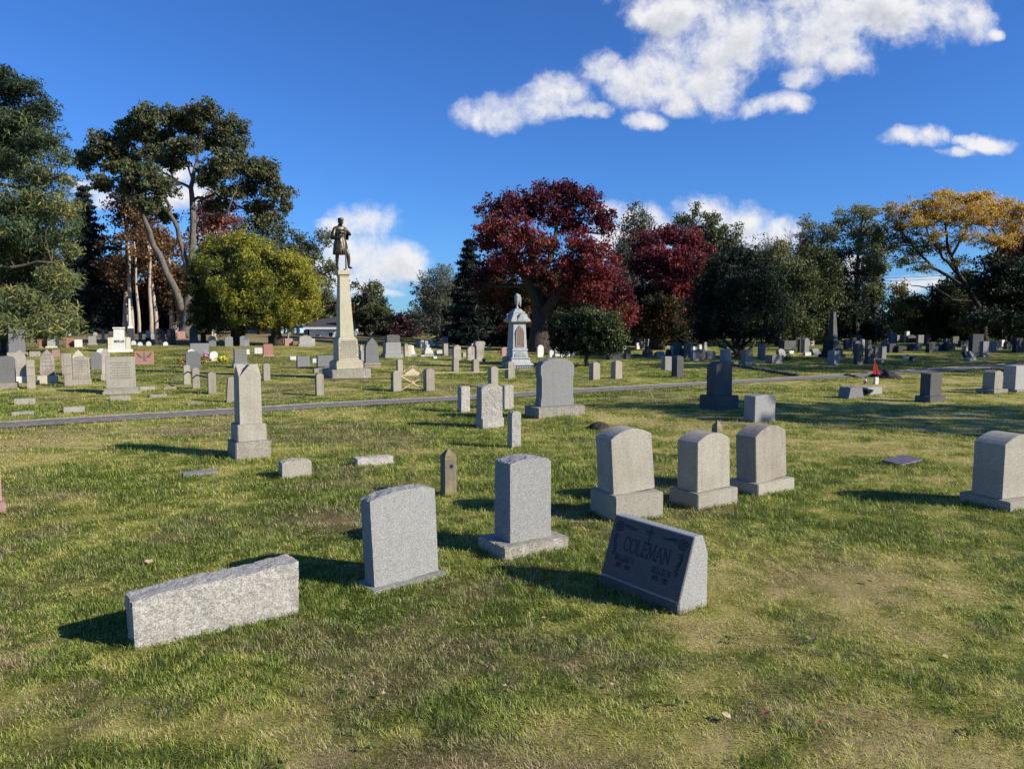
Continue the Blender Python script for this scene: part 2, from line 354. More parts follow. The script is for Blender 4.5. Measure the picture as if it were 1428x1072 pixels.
def brown(x, y):                       # leaf-strewn, bare brownish ground on the rise
    b = S_((y - 34) / 16) * S_((-x - 6) / 10) * 0.9
    b = b + 0.9 * np.exp(-(((x + 5.2) / 0.9) ** 2 + ((y - 12.2) / 0.7) ** 2))
    b = b + 0.75 * np.exp(-(((x + 1.5) / 0.6) ** 2 + ((y - 6.6) / 0.4) ** 2)) + 0.8 * np.exp(-(((x + 0.2) / 0.5) ** 2 + ((y - 2.85) / 0.2) ** 2))
    b = b + 0.42 * S_((fbm(x + 3, y + 90, 0.8, 5, .6) - 0.52) / 0.14) * (1 - .8 * S_((x - 3) / 3) * S_((y - 7) / 3)) + .5 * S_((fbm(x + 8, y + 20, 2.2, 4, .65) - 0.52) / 0.12) * np.exp(-((y - 2.5) / 2.2) ** 2)
    return np.clip(b, 0, 1)
def lawn_mat(name, blades=False):
    m, nt, b = newmat(name); L = nt.links.new
    at = N(nt, 'ShaderNodeAttribute', attribute_name='patch'); br = N(nt, 'ShaderNodeAttribute', attribute_name='brown')
    if blades:
        rn = N(nt, 'ShaderNodeAttribute', attribute_name='rnd'); f = math_(nt, 'ADD', at.outputs['Fac'], math_(nt, 'MULTIPLY_ADD', rn.outputs['Fac'], 1.1, -0.55), clamp=True)
        c = ramp(nt, f, [(0.0, (0.13, 0.20, 0.022)), (0.3, (0.30, 0.38, 0.055)), (0.55, (0.49, 0.50, 0.105)), (0.8, (0.54, 0.49, 0.13)), (1.0, (0.60, 0.51, 0.22))])
        rb = math_(nt, 'GREATER_THAN', math_(nt, 'ADD', br.outputs['Fac'], rn.outputs['Fac']), 0.85)
        c = mixc(nt, math_(nt, 'MULTIPLY', rb, 0.8), c, ramp(nt, math_(nt, 'FRACT', math_(nt, 'MULTIPLY', rn.outputs['Fac'], 37.0)), [(0, (0.22, 0.15, 0.08)), (.5, (0.42, 0.31, 0.18)), (1, (0.62, 0.50, 0.32))]))
    else:
        tc = N(nt, 'ShaderNodeTexCoord')
        mp = N(nt, 'ShaderNodeMapping'); L(tc.outputs['Object'], mp.inputs[0])
        n1 = N(nt, 'ShaderNodeTexNoise', i_Scale=34.0, i_Detail=10.0, i_Roughness=0.8); L(mp.outputs[0], n1.inputs['Vector'])
        n2 = N(nt, 'ShaderNodeTexNoise', i_Scale=4.5, i_Detail=6.0, i_Roughness=0.7); L(mp.outputs[0], n2.inputs['Vector'])
        f = math_(nt, 'ADD', at.outputs['Fac'], math_(nt, 'MULTIPLY_ADD', n1.outputs['Fac'], 2.4, -1.2))
        f = math_(nt, 'ADD', f, math_(nt, 'MULTIPLY_ADD', n2.outputs['Fac'], 1.0, -0.5), clamp=True)
        c = ramp(nt, f, [(0.0, (0.040, 0.055, 0.010)), (0.35, (0.13, 0.16, 0.026)), (0.62, (0.28, 0.27, 0.060)), (0.85, (0.37, 0.32, 0.10)), (1.0, (0.46, 0.38, 0.16))])
        c = mixc(nt, math_(nt, 'MULTIPLY', br.outputs['Fac'], 0.75), c, mixc(nt, n1.outputs['Fac'], (0.10, 0.07, 0.04), (0.42, 0.30, 0.18)))
        bp = N(nt, 'ShaderNodeBump', i_Strength=0.9, i_Distance=0.03); L(n1.outputs['Fac'], bp.inputs['Height']); L(bp.outputs[0], b.inputs['Normal'])
    L(c, b.inputs['Base Color']); b.inputs['Roughness'].default_value = 0.62 if blades else 0.95
    b.inputs['Specular IOR Level'].default_value = 0.35 if blades else 0.1
    if blades:
        tr = N(nt, 'ShaderNodeBsdfTranslucent'); L(c, tr.inputs[0]); ms = N(nt, 'ShaderNodeMixShader'); ms.inputs[0].default_value = 0.3
        L(b.outputs[0], ms.inputs[1]); L(tr.outputs[0], ms.inputs[2]); L(ms.outputs[0], nt.nodes['Material Output'].inputs[0])
    return m
def axis(near, step, far, grow):
    v = [0.0]; s = step
    while v[-1] < far:
        v.append(v[-1] + s)
        if v[-1] > near: s *= grow
    return np.array(v)
xa = axis(13, 0.14, 900, 1.045); xs = np.concatenate([-xa[:0:-1], xa])
ya = axis(20, 0.12, 1100, 1.03); yb = axis(2, 0.3, 300, 1.15); ys = np.concatenate([-yb[:0:-1], ya])
gx, gy = np.meshgrid(xs, ys); gz = H(gx, gy)
nx_, ny_ = len(xs), len(ys); idx = np.arange(nx_ * ny_).reshape(ny_, nx_)
GF = np.stack([idx[:-1, :-1], idx[:-1, 1:], idx[1:, 1:], idx[1:, :-1]], -1).reshape(-1, 4)
fx, fy = gx.ravel(), gy.ravel()
me = np_mesh(np.stack([fx, fy, gz.ravel() + 0.012 * (fbm(fx, fy, 5.0, 2) - .5)], -1), GF, {'patch': patch(fx, fy), 'brown': brown(fx, fy)}, True)
tag(link('ground', me, lawn_mat('lawn_soil')), kind='structure')
# narrow asphalt path with a pale edging line, from its two edges
PATH = [(-140, 607, 616), (-60, 599, 606), (0, 591.3, 597.6), (120, 583.6, 590.2), (240, 576.6, 583.5), (340, 570.6, 577), (440, 564.3, 570.3), (550, 558.7, 563.9), (660, 553.2, 557.8), (800, 544.2, 549.2), (984, 534, 537.6), (1090, 528.0, 531.6), (1200, 521.8, 526), (1322, 513.0, 517.6), (1428, 506.6, 510.8), (1560, 499, 503)]
pv = []; path_pts = []
for i in range(len(PATH) - 1):
    (u0, a0, b0), (u1, a1, b1) = PATH[i], PATH[i + 1]
    for k in range(8):
        t = k / 8; u = u0 + (u1 - u0) * t; p, _ = G(u, a0 + (a1 - a0) * t); q, _ = G(u, b0 + (b1 - b0) * t); pv.append((q, p)); path_pts.append(((p.x + q.x) / 2, (p.y + q.y) / 2, (p - q).length / 2))
def strip(pairs, dz, seed, jag):
    V = []; F = []
    for i, (q, p) in enumerate(pairs):
        n = (p - q).normalized() * jag * (2 * float(vn(i * 1.7, seed)) - 1)
        for k in range(4):
            r = q.lerp(p, k / 3) + (n if k in (0, 3) else Vector()); V.append((r.x, r.y, gh(r.x, r.y) + dz + (0.012 if k in (1, 2) else 0)))
    for i in range(len(pairs) - 1):
        for k in range(3): F.append((i * 4 + k, (i + 1) * 4 + k, (i + 1) * 4 + k + 1, i * 4 + k + 1))
    return MB().add(V, F)
tag(strip(pv, 0.016, 3, 0.03).build('path', M['asphalt'], smooth=True), kind='structure')
tag(strip([(p.lerp(q, 0.06), p + (p - q).normalized() * 0.16) for q, p in pv], 0.024, 8, 0.05).build('path_edge', M['edge'], smooth=True), kind='structure')
PP = np.array([(a, b, c) for a, b, c in path_pts])

# ------------------------------------------------------------------ gravestones
FOOT = []                              # footprints, so that no grass grows through stone
def foot(x, y, w, d, yaw): FOOT.append((x, y, w / 2, d / 2, yaw))
def prof(shape, w, h, bot=1.0):
    a = w / 2; b = a * bot
    def arc(z0, rise, n=10, k=1.0): return [(a * k * math.cos(math.pi * i / n), z0 + rise * math.sin(math.pi * i / n)) for i in range(n + 1)]
    if shape == 'flat': return [(-b, 0), (b, 0), (a, h), (-a, h)]
    if shape == 'round': r = min(a, h * .45); return [(-b, 0), (b, 0)] + arc(h - r, r, 12)
    if shape == 'arch':
        r = 0.16 * w; return [(-b, 0), (b, 0), (a, h - r)] + [(a * (1 - 2 * i / 10), h - r + r * (1 - (1 - 2 * i / 10) ** 2)) for i in range(1, 10)] + [(-a, h - r)]
    if shape == 'gothic':
        r = 0.8 * w; return [(-b, 0), (b, 0), (a, h - r)] + [(a * (1 - (i / 6) ** 1.7), h - r + r * (i / 6)) for i in range(1, 7)] + [(-a * (1 - (i / 6) ** 1.7), h - r + r * (i / 6)) for i in range(5, 0, -1)] + [(-a, h - r)]
    if shape == 'peak': return [(-b, 0), (b, 0), (a, h - 0.22 * w), (0, h), (-a, h - 0.22 * w)]
    if shape == 'lpeak': return [(-b, 0), (b, 0), (a, h - 0.05 * w), (0, h), (-a, h - 0.05 * w)]
    if shape == 'serp':
        r = 0.2 * w; return [(-b, 0), (b, 0), (a, h - r)] + [(a * (1 - t * 2), h - r + r * (0.5 - 0.5 * math.cos(2 * math.pi * t))) for t in [i / 12 for i in range(1, 12)]] + [(-a, h - r)]
    if shape == 'shoulder': # big stone: narrowed waist, shoulders, segmental top
        return [(-a, 0), (a, 0), (a * .99, h * .12), (a * .94, h * .2), (a * .94, h * .60), (a, h * .66), (a, h * .83), (a * .97, h * .86), (a * .8, h * .93), (a * .5, h * .98), (0, h),
                (-a * .5, h * .98), (-a * .8, h * .93), (-a * .97, h * .86), (-a, h * .83), (-a, h * .66), (-a * .94, h * .60), (-a * .94, h * .2), (-a * .99, h * .12)]
    if shape == 'scroll': return [(-b, 0), (b, 0), (b * .82, h * .2), (a * .85, h * .75), (a * 1.1, h * .86), (a * 1.1, h * .94), (a * .8, h), (-a * .8, h), (-a * 1.1, h * .94), (-a * 1.1, h * .86), (-a * .85, h * .75), (-b * .82, h * .2)]
    raise KeyError(shape)
def rockbox(w, d, h, cell, rough, top=lambda t: 0.0, chips=0.0, seed=0, taper=1.0):
    """box of small facets; rough = amplitudes for (front, back, left, right, top); top(t) lowers the top at t in -1..1"""
    nx, ny, nz = max(2, round(w / cell)), max(2, round(d / cell)), max(2, round(h / cell)); ids = {}; V = []; F = []
    def vid(i, j, k):
        if (i, j, k) not in ids:
            x, y, z = i / nx, j / ny, k / nz; X = (x - .5) * w * (1 + (taper - 1) * z); Y = (y - .5) * d; Z = h * z - top(2 * x - 1) * z ** 3
            p = Vector((X, Y, Z)) * 1.0 + Vector((seed * 3.1, seed * 1.7, 0)); n = mnoise.noise(p * 14) * .6 + mnoise.noise(p * 34) * .4 + mnoise.noise(p * 5) * .5
            n2 = mnoise.noise(p * 17 + Vector((9, 3, 1))) * .6 + mnoise.noise(p * 41) * .4
            fz = 1 if k < nz else 0.35
            if j == 0: Y -= rough[0] * n
            if j == ny: Y += rough[1] * n
            if i == 0 and 0 < j: X -= rough[2] * n * (1 if 0 < j < ny else .5)
            if i == nx and 0 < j: X += rough[3] * n * (1 if 0 < j < ny else .5)
            if k == nz: Z += rough[4] * n2 * (1.0 if 0 < j else .6) - abs(n) * chips * (2 if i in (0, nx) or j in (0, ny) else .3)
            if i in (0, nx) and j in (0, ny): X *= 1 - chips * abs(n2) * 2; Y *= 1 - chips * 3 * abs(n)
            ids[(i, j, k)] = len(V); V.append((X, Y, Z))
        return ids[(i, j, k)]
    for i in range(nx):
        for k in range(nz):
            F.append((vid(i, 0, k), vid(i + 1, 0, k), vid(i + 1, 0, k + 1), vid(i, 0, k + 1)))
            F.append((vid(i + 1, ny, k), vid(i, ny, k), vid(i, ny, k + 1), vid(i + 1, ny, k + 1)))
    for j in range(ny):
        for k in range(nz):
            F.append((vid(0, j + 1, k), vid(0, j, k), vid(0, j, k + 1), vid(0, j + 1, k + 1)))
            F.append((vid(nx, j, k), vid(nx, j + 1, k), vid(nx, j + 1, k + 1), vid(nx, j, k + 1)))
    for i in range(nx):
        for j in range(ny): F.append((vid(i, j, nz), vid(i + 1, j, nz), vid(i + 1, j + 1, nz), vid(i, j + 1, nz)))
    return MB().add(V, F)
def wm(wpx, D, u, yaw):
    phi = math.atan((u - 714) / FPX); return wpx / FPX * D * math.cos(phi) / max(.35, math.cos(R(yaw) + phi))
def hero(A, B, hpx, dep):
    """from the two ends of a stone's front bottom edge: centre, width, yaw, height"""
    a, da = G(*A); b, db = G(*B)
    if (da + db) / 2 > 8.3:
        um = (A[0] + B[0]) / 2; c, D = G(um, (A[1] + B[1]) / 2); y = R(28); return c + Vector((-math.sin(y), math.cos(y), 0)) * dep / 2, wm(B[0] - A[0], D, um, 28), y, hpx * D / FPX, D
    c = (a + b) / 2; w = (Vector((b.x, b.y)) - Vector((a.x, a.y))).length
    yaw = math.atan2(b.y - a.y, b.x - a.x); D = (da + db) / 2; h = hpx * D / FPX
    n = Vector((-math.sin(yaw), math.cos(yaw), 0)) * dep / 2; return c + n, w, yaw, h, D
def zr(w): return lambda t: w * t * t
GR_NEAR = 'near gravestones beside the camera'
# H1 long rough block
c, w, yaw, h, D = hero((189, 908), (417, 856), 78, 0.2)
o = rockbox(w, 0.19, h + 0.06, 0.016, (.010, .012, .018, .012, .007), lambda t: 0.018 - 0.018 * t + 0.004 * math.sin(5 * t), .012, 1, 1.02)
o = o.build('gravestone', M['rough'], loc=(c.x, c.y, gh(c.x, c.y) - .06), rz=yaw, smooth=False)
tag(o, 'long low rough-hewn pale granite block standing alone in the near grass', 'gravestone'); foot(c.x, c.y, w, .19, yaw)
def die_base(A, B, hb, dA, dB, hd, db, dd, top, bmat, dmat, label, rough_die=None, rough_base=True, shape=None, bevel=.006, lean=0):
    """A,B front bottom of the base; dA,dB front bottom of the die in photo pixels"""
    c, w, yaw, h, D = hero(A, B, hb, db); e = empty('gravestone', (c.x, c.y, gh(c.x, c.y)), yaw, label, 'gravestone'); foot(c.x, c.y, w, db, yaw)
    if rough_base: mb = rockbox(w, db, h + .06, .018, (.010, .008, .010, .008, .003), lambda t: 0, .012, w * 9)
    else: mb = MB().box(-w / 2, w / 2, -db / 2, db / 2, 0, h + .06)
    o = mb.build('base', M[bmat], e, bevel=0 if rough_base else .008); o.location.z = -.06
    wd = .97 * (dB - dA) / FPX * D / max(.3, abs(math.cos(yaw + math.atan(((dA + dB) / 2 - 714) / FPX)))) * math.cos(math.atan(((dA + dB) / 2 - 714) / FPX)); hh = hd / FPX * D
    if rough_die is not None: mb = rockbox(wd, dd, hh, .0125, rough_die, zr(top), .012, w * 5 + 1)
    else: mb = MB().prism(prof(shape, wd, hh, 1.03), -dd / 2, dd / 2)
    o = mb.build('tablet', M[dmat], e, bevel=0 if rough_die is not None else bevel, smooth=False); o.location.z = h; o.rotation_euler.y = lean
    return e, wd, hh, h, D
die_base((521, 830), (627, 803), 5, 523, 616, 129, .26, .125, .035, 'lgrey', 'lgrey', 'smooth-faced light grey gravestone with a rough arched top on a thin flat slab', (0, .004, .006, .006, .012), False, lean=R(-2.5))
die_base((704, 784), (793, 765), 19, 715, 774, 116, .40, .22, .028, 'base', 'lgrey', 'tall smooth-faced grey gravestone with rough-cut sides on a pinkish rock-faced base', (0, .006, .009, .009, .012))
die_base((858, 730), (925, 721), 37, 850, 909, 90, .42, .25, .03, 'tan', 'tan', 'tallest round-topped tan gravestone, on the thickest block base, right behind the black slanted stone', None, False, 'arch', lean=R(-4.5))
die_base((973, 712), (1029, 702), 23, 970, 1016, 80, .36, .25, .03, 'tan', 'tan', 'middle one of three round-topped tan gravestones in a row, before a pointed post', None, False, 'arch', lean=R(-1.5))
die_base((1057, 693), (1108, 684), 18, 1053, 1096, 77, .36, .24, .03, 'tan', 'rust', 'brown-streaked round-topped tan gravestone at the far end of the row of three', None, False, 'arch', lean=R(-4.5))
die_base((1408, 715), (1468, 706), 15, 1394, 1448, 89, .50, .30, .03, 'tan', 'tan', 'round-topped tan gravestone cut by the right edge, casting a long shadow over dry grass', None, False, 'arch')
# H26 pink stone cut off at the left edge
die_base((-52, 724), (9, 716), 16, -48, 5, 72, .34, .2, .03, 'rose', 'rose', 'pink granite gravestone cut off by the left edge of the photo', None, False, 'arch')

# H8 slanted black-faced stone with lettering
def strokes(mb, segs, th, z=0.0, dep=0.0012):
    """segs: polylines in the local (x, y) face plane, drawn as thin raised ribbons"""
    for pl in segs:
        for (x0, y0), (x1, y1) in zip(pl[:-1], pl[1:]):
            d = Vector((x1 - x0, y1 - y0)); l = d.length
            if l < 1e-6: continue
            d /= l; n = Vector((-d.y, d.x)) * th / 2; e = d * th * .3
            a = [(x0 - e.x + n.x, y0 - e.y + n.y), (x0 - e.x - n.x, y0 - e.y - n.y), (x1 + e.x - n.x, y1 + e.y - n.y), (x1 + e.x + n.x, y1 + e.y + n.y)]
            mb.add([(p[0], p[1], z) for p in a] + [(p[0], p[1], z + dep) for p in a], [(4, 5, 6, 7), (0, 1, 5, 4), (1, 2, 6, 5), (2, 3, 7, 6), (3, 0, 4, 7)])
def arcp(cx, cy, rx, ry, a0, a1, n=14): return [(cx + rx * math.cos(R(a0 + (a1 - a0) * i / n)), cy + ry * math.sin(R(a0 + (a1 - a0) * i / n))) for i in range(n + 1)]
def serifs(*pts, w=.14): return [[(x - w, y), (x + w, y)] for x, y in pts]
LET = {
 'C': (.8, [arcp(.42, .5, .38, .5, 48, 312), [(.68, .98), (.68, .76)], [(.70, .24), (.70, .06)]]),
 'O': (.9, [arcp(.45, .5, .40, .5, 0, 360, 20)]),
 'L': (.7, [[(.15, 0), (.15, 1)], [(.15, 0), (.66, 0), (.66, .2)]] + serifs((.15, 1), (.1, 0))),
 'E': (.7, [[(.15, 0), (.15, 1)], [(.15, 1), (.6, 1), (.6, .82)], [(.15, .52), (.5, .52)], [(.5, .42), (.5, .62)], [(.15, 0), (.64, 0), (.64, .2)]] + serifs((.1, 1), (.1, 0))),
 'M': (1.05, [[(.15, 0), (.18, 1), (.52, .1), (.86, 1), (.9, 0)]] + serifs((.15, 0), (.9, 0), (.13, 1), (.91, 1), w=.12)),
 'A': (.85, [[(.08, 0), (.43, 1), (.78, 0)], [(.2, .36), (.66, .36)]] + serifs((.08, 0), (.78, 0), w=.12)),
 'N': (.9, [[(.15, 0), (.15, 1), (.76, .02), (.76, 1)]] + serifs((.15, 0), (.1, 1), (.76, 1), w=.12)),
 'W': (1.1, [[(.08, 1), (.32, 0), (.55, .9), (.78, 0), (1.0, 1)]] + serifs((.08, 1), (1.0, 1), w=.1)),
 'I': (.35, [[(.17, 0), (.17, 1)]] + serifs((.17, 0), (.17, 1), w=.12)),
 'H': (.85, [[(.13, 0), (.13, 1)], [(.72, 0), (.72, 1)], [(.13, .5), (.72, .5)]] + serifs((.13, 0), (.13, 1), (.72, 0), (.72, 1), w=.11)),
 '.': (.3, [[(.1, 0), (.16, 0)]]), ' ': (.45, []), '-': (.6, [[(.1, .45), (.5, .45)]]),
 '1': (.45, [[(.1, .8), (.22, 1), (.22, 0)]]), '8': (.6, [arcp(.28, .75, .2, .24, 0, 360, 10), arcp(.28, .27, .24, .27, 0, 360, 10)]),
 '9': (.6, [arcp(.28, .7, .22, .3, 0, 360, 10), [(.5, .7), (.4, .2), (.2, 0)]]), '6': (.6, [arcp(.28, .3, .22, .3, 0, 360, 10), [(.06, .3), (.16, .8), (.36, 1)]]),
 '3': (.6, [arcp(.26, .75, .2, .24, 140, -90, 8), arcp(.26, .27, .24, .27, 90, -140, 8)]), '7': (.55, [[(.05, 1), (.48, 1), (.2, 0)]]), 'R': (.8, [[(.15, 0), (.15, 1), (.5, 1), (.62, .85), (.62, .65), (.5, .52), (.15, .52)], [(.4, .52), (.72, 0)]] + serifs((.12, 0), (.1, 1)))}
def write(mb, text, x, y, size, th, width=1.0, centre=True):
    tot = sum(LET[c][0] for c in text) * size * width
    if centre: x -= tot / 2
    for c in text:
        wd, segs = LET[c]; strokes(mb, [[(x + px * size * width, y + py * size) for px, py in s] for s in segs], th); x += wd * size * width
a, da = G(838, 815); b, db = G(947, 858)
w = (b - a).xy.length; yaw = math.atan2(b.y - a.y, b.x - a.x)
hh = 0.455; dbot = .245; dtop = .10
ctr = (a + b) / 2 + Vector((-math.sin(yaw), math.cos(yaw), 0)) * dbot / 2
e = empty('slant_marker', (ctr.x, ctr.y, gh(ctr.x, ctr.y) - .01), yaw, 'black-faced slanted family gravestone lettered COLEMAN with pale rough ends', 'gravestone'); foot(ctr.x, ctr.y, w, dbot, yaw)
# side profile in (y, z): front foot, sloping face, narrow top, back
sp = [(-dbot / 2, -.05), (-dbot / 2, .085), (-dbot / 2 + .125, hh), (-dbot / 2 + .20, hh), (dbot / 2, .34), (dbot / 2, -.05)]
mb = MB(); n = len(sp); mb.add([(-w / 2, y, z) for y, z in sp] + [(w / 2, y, z) for y, z in sp], [tuple(range(n)), tuple(range(2 * n - 1, n - 1, -1))] + [((i + 1) % n, i, i + n, (i + 1) % n + n) for i in range(n)])
mb.build('stone_block', M['lgrey'], e, bevel=.005)
ft = rockbox(w - .01, .012, .125, .016, (.006, 0, .003, .003, .002), lambda t: 0, .01, 5).build('shade_toned_foot', M['mid'], e); ft.location = (0, -dbot / 2 - .003, -.05)  # rock-faced foot overlay; its shade is put into the darker granite
fv0 = Vector((0, sp[1][0], sp[1][1])); fv1 = Vector((0, sp[2][0], sp[2][1])); slant = (fv1 - fv0).length; ang = math.atan2(fv1.z - fv0.z, fv1.y - fv0.y)
face = MB().box(-w / 2 + .006, w / 2 - .006, .004, slant - .006, 0, .004).build('polished_face', M['polish'], e)
face.location = fv0 + Vector((0, -.0, 0)); face.rotation_euler = (ang, 0, 0)
mb = MB(); write(mb, 'COLEMAN', 0.0, slant * .475, .088, .0075, .76); o = mb.build('family_name', M['cut'], face); o.location.z = .0042
mb = MB(); write(mb, 'WILLIAM H.', -w * .24, slant * .30, .036, .0034, .72); write(mb, '1891 - 1968', -w * .24, slant * .19, .030, .0032, .72)
o = mb.build('name_and_dates', M['cut'], face); o.location.z = .0042; mb = MB()
write(mb, 'NELLIE N.', w * .23, slant * .30, .036, .0034, .78); write(mb, '1893 - 1987', w * .23, slant * .19, .030, .0032, .72)
o = mb.build('name_and_dates', M['cut'], face); o.location.z = .0042
mb = MB(); cyy = slant * .83
strokes(mb, [[(0, cyy - .055), (0, cyy + .05)], [(-.03, cyy + .018), (.03, cyy + .018)]], .010)
for q in (0, 90, 180, 270): strokes(mb, [[(0.012 * math.cos(R(q + 45)), cyy + .018 + .012 * math.sin(R(q + 45))), (.026 * math.cos(R(q + 45)), cyy + .018 + .026 * math.sin(R(q + 45)))]], .004)
o = mb.build('cross', M['cut'], face); o.location.z = .0042
for s in (-1, 1):
    mb = MB(); cx, cy = s * w * .40, slant * .84
    for k in range(6):
        q = k * 60 + 15; strokes(mb, [arcp(cx + .02 * math.cos(R(q)), cy + .02 * math.sin(R(q)), .017, .013, q - 130, q + 130, 8)], .005)
    strokes(mb, [arcp(cx, cy, .009, .009, 0, 360, 8)], .006)
    for k in range(7):       # leafy sprays down the side and along the top
        lx, ly = cx + s * .012 + s * .01 * math.sin(k), cy - .045 - .020 * k; strokes(mb, [[(lx, ly), (lx - s * .022, ly - .016), (lx - s * .004, ly - .024), (lx, ly)]], .006)
        if k < 5: lx, ly = cx - s * (.045 + .022 * k), cy + .022 - .003 * k; strokes(mb, [[(lx, ly), (lx - s * .014, ly - .02 + .002 * k), (lx - s * .026, ly - .004), (lx, ly)]], .006)
    o = mb.build('carved_flower_spray', M['cut'], face); o.location.z = .0042
mb = MB(); strokes(mb, [[(-w * .46, slant * .43), (-w * .46, slant * .68), (-w * .30, slant * .80), (w * .30, slant * .80), (w * .46, slant * .68), (w * .46, slant * .43)],
    [(-w * .44, slant * .425), (w * .44, slant * .425)], [(-w * .44, slant * .15), (-w * .44, slant * .42)], [(-.012, slant * .15), (-.012, slant * .40)], [(.012, slant * .15), (.012, slant * .40)], [(-w * .44, slant * .14), (w * .44, slant * .14)]], .003)
o = mb.build('border_lines', M['etch'], face); o.location.z = .0042

# H9 obelisk-like square monument with gabled top
c, w, yaw, h, D = hero((334.5, 641), (381, 636), 24, .42); yaw = R(33); c, D = G(354, 640); c = c + Vector((-math.sin(yaw), math.cos(yaw), 0)) * .22
e = empty('square_monument', (c.x, c.y, gh(c.x, c.y)), yaw, 'tall square granite shaft with gabled top standing alone just in front of the path', 'gravestone'); foot(c.x, c.y, .5, .5, yaw)
k = D / FPX; b1, b2, b3 = 47 * k * 1.03 / 2, 38.5 * k * 1.03 / 2, 29.5 * k * 1.03 / 2
MB().frus(0, 0, -.05, 24 * k, b1, b1, b1 * .98, b1 * .98).build('base', M['base'], e, bevel=.01)
MB().frus(0, 0, 24 * k + .001, 48 * k, b2, b2, b2, b2).build('plinth', M['tan'], e, bevel=.008)
mb = MB(); z0, z1, z2 = 48 * k + .002, 114 * k, 131 * k; mb.frus(0, 0, z0, z1, b3, b3, b3 * .98, b3 * .98); q = b3 * .98; nv = len(mb.v)
mb.f.pop(1)
mb.add([(-q, -q, z1), (q, -q, z1), (q, q, z1), (-q, q, z1), (0, -q, z2), (q, 0, z2), (0, q, z2), (-q, 0, z2), (0, 0, z2 - .0)], [(0, 1, 4), (1, 2, 5), (2, 3, 6), (3, 0, 7), (0, 4, 8, 7), (1, 5, 8, 4), (2, 6, 8, 5), (3, 7, 8, 6)])
mb.build('shaft', M['tan'], e)

def simple_block(A, B, hpx, dep, mat, label, rough=(.008,) * 5, top=.0, name='footstone', yawfix=None, cell=.02, sink=.05, taper=1.0):
    c, w, yaw, h, D = hero(A, B, hpx, dep)
    if yawfix is not None: yaw = R(yawfix)
    o = rockbox(w, dep, h + sink, cell, rough, zr(top), .015, w * 7 + dep, taper).build(name, M[mat], loc=(c.x, c.y, gh(c.x, c.y) - sink), rz=yaw)
    foot(c.x, c.y, w, dep, yaw); return tag(o, label, 'gravestone')
simple_block((394, 670), (435, 663), 25, .2, 'tan', 'small low block with a dark rough arched top in the grass near the square shaft', (.001, .004, .006, .006, .010), .02)
simple_block((499, 654), (549, 645), 12, .16, 'rough', 'long low rough pale block lying alone in the grass between two shadows', (.006, .006, .008, .008, .008))
simple_block((256, 666), (304, 661), 5, .16, 'grey', 'grey flat marker half sunk in the grass beside the square shaft', (.004, .004, .008, .008, .005), name='flat_marker')
# H13/H14 pointed posts with a bolt hole
def pointed_post(u, v, wpx, hpx, label, yaw=28):
    p, D = G(u, v); k = D / FPX; a = wpx * k / 2 * 1.08; p = p + Vector((-math.sin(R(yaw)), math.cos(R(yaw)), 0)) * a
    e = empty('post', (p.x, p.y, gh(p.x, p.y)), R(yaw), label, 'stone post', 'short pointed stone posts with bolt holes'); foot(p.x, p.y, 2 * a, 2 * a, R(yaw))
    h = hpx * k; mb = rockbox(2 * a, 2 * a, h * .86 + .04, .018, (.003, .003, .003, .003, 0), lambda t: 0, .01, u)
    mb.frus(0, 0, h * .86 + .038, h + .04, a * .985, a * .985, .006, .006); o = mb.build('shaft', M['wpost'], e); o.location.z = -.04
    mb = MB(); mb.tube([(0.006, -a + .012, h * .64), (.006, -a - .002, h * .64)], .022, 10); mb.build('bolt_hole', M['diron'], e)
    return e
pointed_post(629, 692, 16, 66, 'whole pointed lichened stone post with a bolt hole, standing beside the tall grey stone')
pointed_post(1003, 640, 9.5, 54, 'pointed stone post with a bolt hole, half hidden behind the middle tan gravestone')
# H15 rough-faced marble and three little pillars
e, wd, hh, hb, D = die_base((673.5, 600), (703, 594), 14, 672, 702, 47, .30, .2, .05, 'rough', 'rough', 'small rough-faced pale gravestone on a block base among three short rough pillars', (.014, .008, .010, .010, .010))
for (u, v, wp, hp, lb) in [(649.5, 575, 12, 37, 'short rough pillar beside the small rough-faced stone, farthest from the big shouldered grey stone'), (710, 571, 13, 34, 'short rough pillar standing behind the small rough-faced stone, next to the big grey stone'), (720.5, 625, 13, 52, 'tallest of three short rough pillars, in front of the small rough-faced stone')]:
    p, D = G(u, v); k = D / FPX; a = wp * k * 1.1; q = p + Vector((-math.sin(R(28)), math.cos(R(28)), 0)) * a / 2; dz = a
    o = rockbox(a, dz, hp * k + .05, .022, (.010, .006, .004, .008, .008), lambda t: .012 * t * t, .02, u).build('pillar', M['rough'], loc=(q.x, q.y, gh(q.x, q.y) - .05), rz=R(28))
    tag(o, lb, 'stone pillar', 'short rough pillars'); foot(q.x, q.y, a, dz, R(28))
die_base((752, 583), (816, 578), 14, 754.5, 803, 67, .52, .20, .02, 'base', 'grey', 'large grey gravestone with shoulders and a curved top on a rock-faced base, nearest the path', None, True, 'shoulder')
die_base((1000, 574), (1030, 570), 20, 998, 1021, 47, .5, .27, .02, 'mid', 'mid', 'dark weathered gravestone with faint lettering and a rock-faced base beside the blank white-grey stone', None, True, 'arch')
c, w, yaw, h, D = hero((1052.5, 591), (1081, 586), 40, .26); o = MB().prism(prof('lpeak', w, h, 1), -.13, .13).build('gravestone', M['lgrey'], bevel=.006, loc=(c.x, c.y, gh(c.x, c.y) - .02), rz=yaw); tag(o, 'blank whitish-grey upright block without a base, beside the tree shadow', 'gravestone'); foot(c.x, c.y, w, .26, yaw)
die_base((1297, 563), (1319, 559), 9, 1297, 1313, 31, .36, .24, .02, 'mid', 'mid', 'dark stout weathered gravestone standing alone in the band of tree shade', None, True, 'flat')
